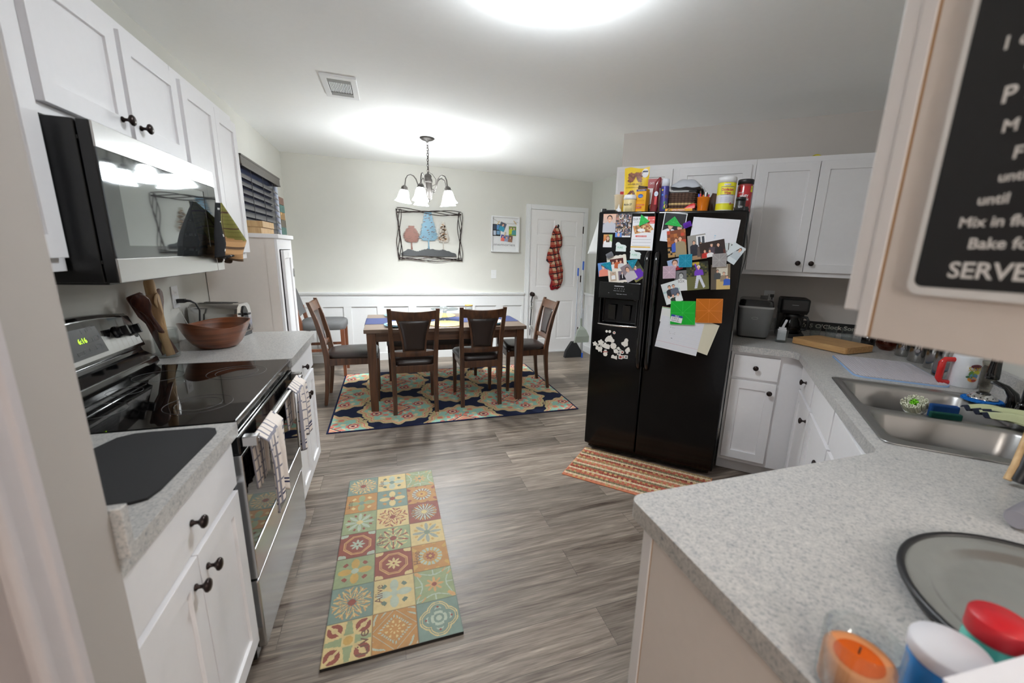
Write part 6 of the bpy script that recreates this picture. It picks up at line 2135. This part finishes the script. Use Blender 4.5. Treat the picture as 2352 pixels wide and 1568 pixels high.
for k in range(5):
    a = math.radians(-113 + 72 * k)
    R = Matrix.Rotation(a, 4, 'Z')
    b = MB()
    b.T = R
    b.tube([(.03, 0, -.452), (.058, 0, -.458), (.086, 0, -.445), (.098, 0, -.41), (.112, 0, -.37), (.134, 0, -.343), (.16, 0, -.334), (.188, 0, -.345), (.206, 0, -.375), (.212, 0, -.415), (.215, 0, -.435)], .0055, 8)
    b.tube([(.062 + .016 * (1 - i / 18) * math.cos(i * .55), 0, -.470 - .016 * (1 - i / 18) * math.sin(i * .55) - .0) for i in range(16)], .003, 6)
    arm = b.build('arm', 'nickel', t)
    b = MB()
    b.T = R @ Matrix.Translation((.215, 0, -.43)) @ Matrix.Rotation(-.14, 4, 'Y')
    b.lathe([(0, 0), (.012, -.002), (.026, -.016), (.030, -.022), (.029, -.032), (.033, -.038), (.033, -.05), (0, -.05)], 22)
    b.build('socket_cup', 'nickel', arm)
    b = MB()
    b.T = R @ Matrix.Translation((.215, 0, -.43)) @ Matrix.Rotation(-.14, 4, 'Y')
    rings = []
    for r, z in ((.030, -.045), (.040, -.065), (.047, -.095), (.054, -.125), (.066, -.148), (.073, -.156)):
        rings.append([(r * (1 + (.05 * math.cos(8 * q) if z < -.14 else 0)) * math.cos(q), r * (1 + (.05 * math.cos(8 * q) if z < -.14 else 0)) * math.sin(q), z) for q in np.linspace(0, 2 * PI, 41)[:-1]])
    b.loft(rings, caps=False)
    b.build('glass_shade', 'glow', arm, solid=.002)
    b = MB()
    b.T = R @ Matrix.Translation((.215, 0, -.43)) @ Matrix.Rotation(-.14, 4, 'Y')
    b.lathe([(0, -.05), (.012, -.055), (.02, -.085), (.026, -.105), (.022, -.122), (.01, -.13), (0, -.132)], 16)
    b.build('bulb', 'bulb', arm)

# ------------------------------------------------------------------ on the back wall
rnd = random.Random(12)
t = thing('wall_art', 'metal wall art of three trees in a wire frame', 'wall art', (.535, 5.695, 1.315))
b = MB()
W2, H2 = .40, .62
def wob(a, c, n, amp, ph):
    return [(a[0] + (c[0] - a[0]) * i / n + (0 if a[0] != c[0] else amp * math.sin(2.6 * PI * i / n + ph)), -.03 - .004 * math.sin(ph), a[1] + (c[1] - a[1]) * i / n + (0 if a[1] != c[1] else amp * math.sin(2.6 * PI * i / n + ph))) for i in range(n + 1)]
for k in range(4):
    o = .012 * k
    ph = k * 1.55
    for P in (wob((-W2, o), (W2, o), 20, .016, ph), wob((-W2, H2 - o), (W2, H2 - o), 20, .016, ph + 1), wob((-W2 + o, 0), (-W2 + o, H2), 20, .016, ph + 2), wob((W2 - o, 0), (W2 - o, H2), 20, .016, ph + .6)):
        b.tube(P, .0042, 6)
b.build('wire_frame', 'bronze', t)


def treemesh(name, cx, z0, z1, hw, col, prof, seed, holes, trunk):
    r = random.Random(seed)
    n = 38
    Lf, Rt = [], []
    for i in range(n + 1):
        f = i / n
        wd = hw * prof(f)
        z = z0 + (z1 - z0) * f
        jag = 1 + (.16 if i % 2 else -.12) * (.6 + r.random())
        Lf.append((cx - wd * jag + .006 * r.random(), z + .006 * (r.random() - .5)))
        jag = 1 + (.16 if (i + 1) % 2 else -.12) * (.6 + r.random())
        Rt.append((cx + wd * jag, z + .006 * (r.random() - .5)))
    b = MB(col)
    vs = []
    for y in (-.016, -.013):
        for q in (Lf, Rt):
            vs += [(x, y, z) for x, z in q]
    m = n + 1
    fs = []
    for i in range(n):
        fs += [(i, m + i, m + i + 1, i + 1), (2 * m + i + 1, 3 * m + i + 1, 3 * m + i, 2 * m + i), (i + 1, 2 * m + i + 1, 2 * m + i, i), (m + i, 3 * m + i, 3 * m + i + 1, m + i + 1)]
    b.add(vs, fs)
    b.slab([(cx - .012, trunk), (cx - .007, trunk + .05), (cx - .009, z0 + .02), (cx + .009, z0 + .02), (cx + .007, trunk + .05), (cx + .014, trunk)], -.0155, -.013)
    for i in range(holes):
        f = .05 + .85 * r.random()
        wd = hw * prof(f)
        x, z = cx + (r.random() - .5) * 1.5 * wd, z0 + (z1 - z0) * f
        s = .004 + .005 * r.random()
        hc = S(90, 62, 50) if holes < 40 else (S(150, 110, 70) if i % 2 else S(96, 84, 72))
        b.flat([(x - s * 2.2, z), (x - s, z - s * .8), (x + s, z - s * .5), (x + s * 2, z + s * .2), (x + s * .4, z + s * .9)], -.0164, hc)
    return b.build(name, 'metal', t)


treemesh('brown_tree', -.235, .222, .425, .088, S(112, 74, 63), lambda f: (.55 + .5 * math.sin(PI * min(1, f * 1.05 + .1))) * (1 if f < .85 else .75), 1, 16, .13)
treemesh('blue_tree', -.022, .25, .612, .112, S(100, 134, 152), lambda f: (1.05 - .70 * f) * (1 if f > .06 else .7), 2, 24, .14)
treemesh('white_tree', .165, .235, .49, .088, S(176, 170, 160), lambda f: (1.0 - .8 * f) if f > .25 else .62 + 1.1 * f, 3, 80, .13)
b = MB(S(70, 72, 74))
H = [(-.373, .074), (-.284, .136), (-.225, .122), (-.167, .108), (-.10, .130), (-.04, .146), (.058, .138), (.110, .132), (.158, .143), (.21, .128), (.266, .109), (.344, .088)]
P = [(-.355, .05)]
for (x0, z0), (x1, z1) in zip(H, H[1:]):
    for i in range(5):
        f = i / 5
        P.append((x0 + (x1 - x0) * f, z0 + (z1 - z0) * f + .008 * (rnd.random() - .3)))
P.append((.338, .055))
b.slab(P, -.022, -.018)
b.build('hills', 'metal', t)

t = thing('memo_frame', 'white shadow box frame with clipped family snapshots', 'frame', (1.342, 5.699, 1.451))
b = MB().rec(0, .393, 0, .474, -.04, .039, [(.014, .379, .016, .458)], .03)
b.build('frame', 'trim', t, bevel=.0015)
b = MB(S(130, 120, 100)).tube([(.018, -.02, .44), (.10, -.02, .395), (.2, -.02, .385), (.3, -.02, .38), (.375, -.02, .405)], .0015, 6)
b.build('string', 'cloth', t)
b = MB(S(206, 178, 130))
for x, z, a in ((.095, .385, .5), (.33, .40, -.7), (.19, .24, .3)):
    b.at((x, -.022, z), ry=a).box(-.005, .005, -.006, 0, -.03, .03)
b.at()
b.build('clothespin', 'satin', t)
for lab, x, z, w_, h_, a, arr in (('dark photo strip of four blue pictures', .075, .29, .11, .155, 0, pic(.11, .155, [('r', .06, .53, .3, .93, S(60, 70, 90)), ('r', .36, .53, .66, .93, S(90, 140, 190)), ('r', .06, .08, .3, .45, S(190, 200, 214)), ('r', .36, .12, .66, .45, S(120, 160, 196))], BK)),
                                  ('portrait of a child in teal', .155, .335, .085, .115, 22, pic(.085, .115, prs(.37, .9, .32, BR, S(60, 150, 180)), S(84, 90, 104))),
                                  ('photo of two people in yellow', .30, .285, .105, .125, 0, pic(.105, .125, prs(.25, .95, .24, BR, S(190, 200, 60)) + prs(.6, .88, .24, S(150, 150, 190), S(80, 150, 150)), S(120, 140, 70))),
                                  ('photo strip of three portraits', .22, .185, .165, .085, 5, pic(.165, .085, [('r', 0, 0, .62, 1, S(60, 70, 160)), ('r', .62, 0, 1.25, 1, S(120, 130, 170))] + prs(.3, .9, .34, BR, S(226, 110, 100)) + prs(.95, .85, .34, BR, S(150, 160, 190)) + prs(1.55, .85, .34, BR, S(150, 110, 90)), S(110, 80, 80)))):
    b = MB().at((x, -.013 - .004 * a / 22, z), ry=-math.radians(-a)).raster(arr, w_, h_, .0008)
    o = b.build('snapshot', 'gloss', t)
    o['label'] = lab
b = MB()
b.text('memories', .05, (.19, -.0105, .085), S(120, 120, 124), w=.30)
b.build('lettering', 'paper', t)
outlet('light_switch', 'white light switch plate left of the back door', (1.387, 5.6995, 1.148), 0, switch=True)
outlet('wall_outlet', 'low white outlet on the wainscot behind the table', (.62, 5.692, .30), 0)

# ------------------------------------------------------------------ on and beside the door
def plaid(x, z):
    r, blk, crm = S(142, 50, 40), S(40, 28, 36), S(190, 164, 136)
    p, q = (x * 13 + z * 2.5) % 1, (z * 11 - x * 2) % 1
    if p < .13 or q < .15:
        return blk
    if (p > .62) and (q > .55):
        return crm
    if p > .62 or q > .55:
        return S(160, 84, 68)
    return r
b = MB()
HL = [(2.274, 1.843), (2.235, 1.769), (2.207, 1.655), (2.206, 1.563), (2.165, 1.458), (2.15, 1.354), (2.208, 1.309), (2.199, 1.168), (2.245, 1.073), (2.22, .989), (2.234, .949)]
HR = [(2.284, 1.844), (2.335, 1.797), (2.385, 1.685), (2.385, 1.57), (2.34, 1.487), (2.384, 1.36), (2.42, 1.219), (2.42, 1.075), (2.39, .978), (2.34, .937)]


def edge(T, z):
    for (x0, z0), (x1, z1) in zip(T, T[1:]):
        if z >= z1:
            f = (z0 - z) / (z0 - z1)
            return x0 + (x1 - x0) * f
    return T[-1][0]


def hood(u, v):
    z = .94 + .903 * v
    l, r = edge(HL, z), edge(HR, z)
    a = 2 * PI * u
    c, s_ = math.cos(a), math.sin(a)
    x = (l + r) / 2 + (r - l) / 2 * c
    k = min(1, 8 * v, 8 * (1 - v)) ** .5
    dep = (.05 - .02 * v) * k
    y = 5.678 - (dep * abs(s_) ** .7 * (1 + .14 * math.sin(5 * c + 6 * v)) if s_ < 0 else 0) + .002 * s_
    return (x, y, z + .008 * math.sin(3 * c))


def hcol(u, v):
    x, y, z = hood(u, v)
    return S(120, 22, 30) if (z < .985 or (z < 1.15 and x < 2.25)) else plaid(x + y, z)
b.grid(hood, 80, 110, colfn=hcol)
tag(b.build('hooded_jacket', 'cloth'), 'red and black plaid hooded jacket hanging on the back door', 'jacket')
tag(MB().tube([(2.318, 5.684, 1.83), (2.318, 5.66, 1.83), (2.318, 5.65, 1.845)], .005, 8).box(2.31, 2.326, 5.680, 5.686, 1.81, 1.86).build('coat_hook', 'bronze'), 'small dark hook holding the plaid jacket', 'hook')
t = thing('bell_strap', 'black strap of jingle bells hanging from the door knob', 'door bells', (1.953, 5.64, .873))
b = MB(S(26, 26, 28))
b.tube([(0, .012, -.02), (-.018, .0, -.1), (-.014, .004, -.2), (-.020, .006, -.33), (-.024, .008, -.45), (-.026, .01, -.6)], [.014, .012, .011, .012, .011, .008], 8, flat=.6)
b.build('strap', 'cloth', t)
b = MB()
for z, r in ((-.17, .014), (-.185, .013), (-.20, .013), (-.46, .014), (-.475, .013), (-.49, .011), (-.11, .010)):
    for x in (-.032, -.004):
        b.lathe([(0, -r), (r * .7, -r * .7), (r, 0), (r * .7, r * .7), (0, r)], 12, (x, -.008, z))
b.build('bells', 'chrome', t)
t = thing('broom', 'grey-handled broom with black bristles leaning in the corner by the door', 'broom', (2.50, 5.30, 0))
b = MB(S(180, 182, 190))
b.tube([(0, 0, .2), (.10, .24, 1.22)], .0105, 10)
b.build('handle', 'metal', t)
MB(S(40, 90, 190)).tube([(.093, .222, 1.15), (.104, .249, 1.26)], .0125, 10).build('grip', 'tile', t)
b = MB(S(66, 68, 72))
b.loft([[(x * w_ - .02, y * .03 + .01, z) for x, y in ((-1, -1), (1, -1), (1, 1), (-1, 1))] for z, w_ in ((.0, .135), (.1, .115), (.17, .07), (.23, .03))], sm=False)
b.build('bristles', 'rubber', t)
t = thing('dustpan', 'upright grey-green dustpan with long handle and blue grip', 'dustpan', (2.56, 5.22, 0))
MB(S(176, 178, 184)).tube([(-.02, .0, .47), (.06, .2, 1.30)], .010, 10).build('handle', 'metal', t)
MB(S(40, 90, 190)).tube([(.054, .186, 1.24), (.064, .21, 1.36)], .0125, 10).build('grip', 'tile', t)
b = MB(S(150, 158, 148))
b.loft([[(-.125, -.04, .24), (.10, -.04, .24), (.10, -.01, .24), (-.125, -.01, .24)], [(-.115, -.055, .33), (.095, -.055, .33), (.095, -.02, .33), (-.115, -.02, .33)], [(-.08, -.04, .42), (.05, -.04, .42), (.05, -.01, .42), (-.08, -.01, .42)], [(-.035, -.015, .47), (.0, -.015, .47), (.0, .01, .47), (-.035, .01, .47)]], sm=False)
b.tube([(-.015, .0, .45), (-.022, -.002, .58)], .014, 8)
b.build('pan', 'tile', t, bevel=.006)
MB(S(40, 90, 190)).tube([(.04, .03, .0), (.042, .035, .07)], .013, 8).build('foot', 'tile', t)
MB(S(176, 178, 184)).tube([(.042, .035, .06), (.05, .1, .7)], .008, 8).build('stay', 'metal', t)

# ------------------------------------------------------------------ tall pantry cabinet by the window
c = left('pantry_cabinet', 'tall narrow white cabinet with its door ajar under the window', 'cabinet', 3.19)
ps = plain('dimmed_white_paint', S(226, 218, 211), .45, var=.01)  # white cabinet's sides, with the dimmer light put into a creamier colour
b = MB().box(0, .018, -.40, -.005, 0, 1.49).box(.422, .44, -.40, -.005, 0, 1.49).box(.018, .422, -.02, -.005, 0, 1.49).box(.018, .422, -.40, -.02, .06, .08).box(.018, .422, -.40, -.02, 1.47, 1.49)
b.box(-.004, .0, -.40, -.345, 0, 1.49)
b.build('body', ps, c)
b = MB().box(0, .05, -.415, -.40, 0, 1.49).box(.39, .44, -.415, -.40, 0, 1.49).box(.05, .39, -.415, -.40, 1.42, 1.49).box(.05, .39, -.415, -.40, 0, .07)
b.build('face_frame', 'cab', c, bevel=.001)
MB().box(-.015, .455, -.43, -.003, 1.49, 1.517).build('top', 'cab', c, bevel=.003)
MB().box(.02, .42, -.3, -.28, .08, 1.47).build('inside_shade', 'dark', c)  # dark sheet ahead of the real back, standing in for shade inside
b = MB().rec(-.325, 0, .075, 1.415, -.018, .018, [(-.275, -.05, .13, 1.36)], .008)
d = b.build('door', 'cab', c, bevel=.001)
d.location, d.rotation_euler = (.387, -.402, 0), (0, 0, .05)
for z in (.3, 1.25):
    MB().cyl((.0, -.022, z - .03), (0, -.022, z + .03), .005, seg=8).build('hinge', 'chrome', d)
G = 'pale wooden trays on the pantry cabinet'
for z, y0, y1, x0, lab in ((1.5175, 3.23, 3.56, -1.07, 'pale wooden tray, lower one on the pantry cabinet'), (1.5585, 3.24, 3.53, -1.06, 'pale wooden tray, upper one on the pantry cabinet')):
    t = thing('wooden_tray', lab, 'tray', (x0, y0, z), 0, G)
    L_ = y1 - y0
    MB().box(0, .30, 0, L_, 0, .006).build('bottom', 'lightwood', t)
    MB().box(0, .012, 0, L_, .006, .039).box(.288, .30, 0, L_, .006, .039).box(.012, .288, 0, .012, .006, .039).box(.012, .288, L_ - .012, L_, .006, .039).build('sides', 'lightwood', t, bevel=.001)
t = thing('block_sign', 'vertical sign of five coloured wood blocks by the window', 'sign', (-1.094, 5.27, 1.56), PI / 2)
for i, (c_, dx) in enumerate(((S(92, 132, 126), .01), (S(120, 112, 100), .012), (S(178, 140, 90), 0), (S(96, 140, 134), .012), (S(142, 108, 94), 0))):
    b = MB(c_).box(dx, dx + .20, -.035, 0, i * .078, i * .078 + .075)
    b.text('FAITH'[4 - i], .05, (dx + .10, -.0354, i * .078 + .02), tuple(x * .55 for x in c_))
    o = b.build('block', 'paper', t, bevel=.002)

# ------------------------------------------------------------------ on the left counters
cz = .9165
b = MB().prism([(-.52, 1.372), (-.497, 1.362), (-.486, 1.335), (-.485, 1.30), (-.492, 1.03), (-.50, .995), (-.525, .985), (-.60, .992), (-.70, 1.07), (-.76, 1.14), (-.765, 1.20), (-.72, 1.355), (-.69, 1.375), (-.65, 1.378)], cz, cz + .006)
tag(b.build('drying_mat', 'rubber', bevel=.002), 'flat black mat with cut corners on the counter left of stove', 'mat')
t = thing('utensil_jar', 'clear glass jar of wooden spoons beside the stove', 'jar', (-1.0, 2.36, cz))
MB().lathe([(0, 0), (.042, 0), (.045, .005), (.047, .13), (.045, .135), (.044, .13), (.042, .010), (0, .010)], 32).build('jar', 'clear', t)


def spoon(lab, foot, top, m, kind, L_=.33, roll=0.):
    f, q = Vector(foot), Vector(top)
    d = (q - f).normalized()
    b = MB()
    hx = Vector((.92, .39, 0))
    hx = (hx - d * hx.dot(d)).normalized()
    hy = d.cross(hx)
    rot = Matrix(((hx.x, hy.x, d.x, 0), (hx.y, hy.y, d.y, 0), (hx.z, hy.z, d.z, 0), (0, 0, 0, 1)))
    b.T = Matrix.Translation(f) @ rot @ Matrix.Rotation(roll, 4, 'Z')
    if kind == 'spoon':
        b.loft([[(w_ * math.cos(a), tk * math.sin(a) + off, z * L_) for a in np.linspace(0, 2 * PI, 17)[:-1]] for z, w_, tk, off in ((0, .012, .006, 0), (.3, .011, .005, 0), (.66, .009, .005, 0), (.72, .014, .005, .001), (.80, .028, .006, .006), (.88, .033, .007, .009), (.95, .026, .006, .007), (1, .006, .003, .003))])

    elif kind == 'flat':
        b.loft([[(w_ * math.cos(a), .004 * math.sin(a), z * L_) for a in np.linspace(0, 2 * PI, 13)[:-1]] for z, w_ in ((0, .018), (.3, .016), (.55, .015), (.68, .028), (.98, .034), (1, .030))])
    else:
        b.loft([[(w_ * math.cos(a), w_ * math.sin(a), z * L_) for a in np.linspace(0, 2 * PI, 17)[:-1]] for z, w_ in ((0, .007), (.05, .012), (.14, .011), (.19, .018), (.25, .020), (.9, .020), (1, .012))])
    o = b.build('wooden_utensil', m)
    return tag(o, lab, 'utensil', 'wooden utensils in the glass jar')


J = Vector((-1.0, 2.36, cz + .0115))
spoon('dark wooden spoon leaning towards the stove, nearest in the jar', J + Vector((.018, .028, 0)), J + Vector((-.03, -.125, .30)), 'spoon', 'spoon', .33, .2)
spoon('dark wooden spatula behind the nearest spoon', J + Vector((-.018, .02, 0)), J + Vector((-.05, -.085, .29)), 'spoon', 'flat', .31, .6)
spoon('pale wooden paddle with hole, front of the jar', J + Vector((.02, -.025, .0)), J + Vector((-.03, -.03, .3)), wood('tan_paddle', S(150, 112, 72), S(182, 146, 102), .5, 2, 20, 0), 'flat', .285, .3)
spoon('pale rolling pin standing in the glass jar', J + Vector((-.018, .012, 0)), J + Vector((-.03, .005, .35)), 'lightwood', 'pin', .37)
spoon('pale wooden spoon, right of the rolling pin', J + Vector((.0, .02, 0)), J + Vector((.0, -.005, .3)), 'lightwood', 'spoon', .29, 1.2)
spoon('dark wooden ladle at the right of the jar', J + Vector((-.02, .025, 0)), J + Vector((-.015, .055, .3)), 'spoon', 'spoon', .305, 1.0)
b = MB()
def bw(r, h, wav):
    def f(u, v):
        a = 2 * PI * u
        k = math.sin(PI / 2 * min(1, v * 1.0)) if False else v
        rr = .068 + (r - .068) * (k ** .6)
        el = 1 + .07 * math.cos(2 * (a - .9)) * k
        z = h * k ** 1.25 + .012 * math.cos(2 * (a - .9)) * k * k + .006 * math.cos(3 * a) * k * k
        return (rr * el * math.cos(a), rr * el * math.sin(a), z)
    return f
o_, i_ = bw(.150, .128, 0), bw(.141, .125, 0)
b.grid(o_, 72, 18)
b.grid(lambda u, v: (i_(1 - u, v)[0], i_(1 - u, v)[1], i_(1 - u, v)[2] + .010 * (1 - v)), 72, 18)
b.grid(lambda u, v: tuple(o_(u, 1)[k] * (1 - v) + i_(u, 1)[k] * v + (.003 * math.sin(PI * v) if k == 2 else 0) for k in range(3)), 72, 3)
b.prism(ell(0, 0, .0682, .0682, 40), 0, .002)
b.prism(ell(0, 0, .0682, .0682, 40), .008, .011)
tag(b.build('wooden_bowl', 'bowl', loc=(-.865, 2.555, cz)), 'large acacia wood salad bowl on the counter past the stove', 'bowl')
t = thing('toaster', 'long stainless toaster with black end panel behind the bowl', 'toaster', (-.935, 2.865, cz), -.16)
pr = lambda k: [(-.085 * k, .022), (-.085 * k, .14), (-.074 * k, .175), (-.05 * k, .192), (.05 * k, .192), (.074 * k, .175), (.085 * k, .14), (.085 * k, .022)]
b = MB()
rings = []
for x, k in ((-.125, .93), (-.118, 1.), (.112, 1.), (.124, .95)):
    rings.append([(x, y, z * (1 if z < .1 else (.985 + .015 * k))) for y, z in pr(k)])
b.loft(rings, sm=False)
b.build('shell', 'steelx', t, bevel=.010, seg=4)
MB().prism(rrect(-.122, .122, -.086, .086, .02), 0, .024).build('base', 'black', t, bevel=.004)
b = MB()
for y in (-.03, .03):
    b.box(-.09, .08, y - .012, y + .012, .1915, .1935)
b.build('slots', 'dark', t)
b = MB().loft([[(.1245, y, z) for y, z in ((-.03, .03), (.035, .03), (.03, .15), (.012, .178), (-.012, .178), (-.028, .15))], [(.131, y * .93, z) for y, z in ((-.03, .033), (.035, .033), (.03, .148), (.012, .174), (-.012, .174), (-.028, .148))]], sm=False)
b.build('end_panel', 'black', t, bevel=.002)
MB().box(.131, .152, -.022, .02, .125, .137).build('lever', 'black', t, bevel=.003)
b = MB()
b.tube([(.130, .0, .06), (.143, 0, .06)], .013, 16)
b.build('browning_knob', 'black', t)
b = MB()
for y in (-.022, .024):
    for z in (.045, .062):
        b.tube([(.130, y, z), (.134, y, z)], .0045, 10)
b.build('buttons', 'chrome', t)
t = outlet('wall_outlet', 'white wall outlet above the toaster with black plug', (-1.0945, 2.745, 1.157), PI / 2)
b = MB(S(20, 20, 21)).box(-1.085, -1.05, 2.735, 2.757, 1.125, 1.146)
b.tube([(-1.05, 2.747, 1.136), (-1.03, 2.75, 1.134), (-1.01, 2.757, 1.12), (-1.0, 2.768, 1.08), (-1.01, 2.772, 1.0), (-1.04, 2.765, .96)], [.008, .006, .004, .004, .004, .004], 8)
tag(b.build('power_plug', 'satin'), 'black toaster plug and cord in the wall outlet', 'plug')
b = MB(S(206, 204, 200)).tube([(-1.086, 2.752, 1.10), (-1.075, 2.755, 1.05), (-1.06, 2.77, .99), (-1.05, 2.78, .95)], .002, 6)
tag(b.build('thin_cord', 'satin'), 'thin white cord running down from the wall outlet', 'cord')

# towel hung at the end of the microwave
b = MB()
TL = [(0, 2.108, 1.609), (.5, 2.013, 1.478), (.8, 1.977, 1.391), (1, 2.1, 1.396)]
TR = [(0, 2.137, 1.61), (.35, 2.271, 1.551), (.62, 2.414, 1.477), (.78, 2.316, 1.424), (1, 2.228, 1.365)]


def seg(T, v):
    for a, c in zip(T, T[1:]):
        if v <= c[0]:
            f = (v - a[0]) / (c[0] - a[0])
            return (a[1] + (c[1] - a[1]) * f, a[2] + (c[2] - a[2]) * f)
    return T[-1][1:]


def ut(u, v):
    drop = 1 - v
    l, r = seg(TL, drop), seg(TR, drop)
    y, z = l[0] + (r[0] - l[0]) * u, l[1] + (r[1] - l[1]) * u
    x = -.655 + (.026 * math.sin(u * 11 + .6) + .012 * math.sin(u * 23)) * min(1, drop * 1.6) + .02 * math.sin(PI * u)
    return (x, y, z + .006 * math.sin(u * 19) * drop)


def utc(u, v):
    if u < .30:
        return S(206, 206, 204) if (int(v * 34) % 7 in (2,) and int(u * 60) % 3 and .06 < u < .25) else S(36, 36, 38)
    ol, br, or_ = S(132, 130, 74), S(92, 72, 56), S(186, 146, 104)
    base = ol if v > .42 - .35 * (u - .5) else or_
    if int(u * 40) % 9 == 0 or int(v * 40) % 11 == 0 or (v < .06):
        return br
    if int(v * 80) % 5 == 0:
        return tuple(c * .8 for c in base)
    return base
b.grid(ut, 60, 60, colfn=utc)
tag(b.build('kitchen_towel', 'cloth', solid=.003), 'olive plaid and black kitchen towel hanging at the microwave handle', 'towel')
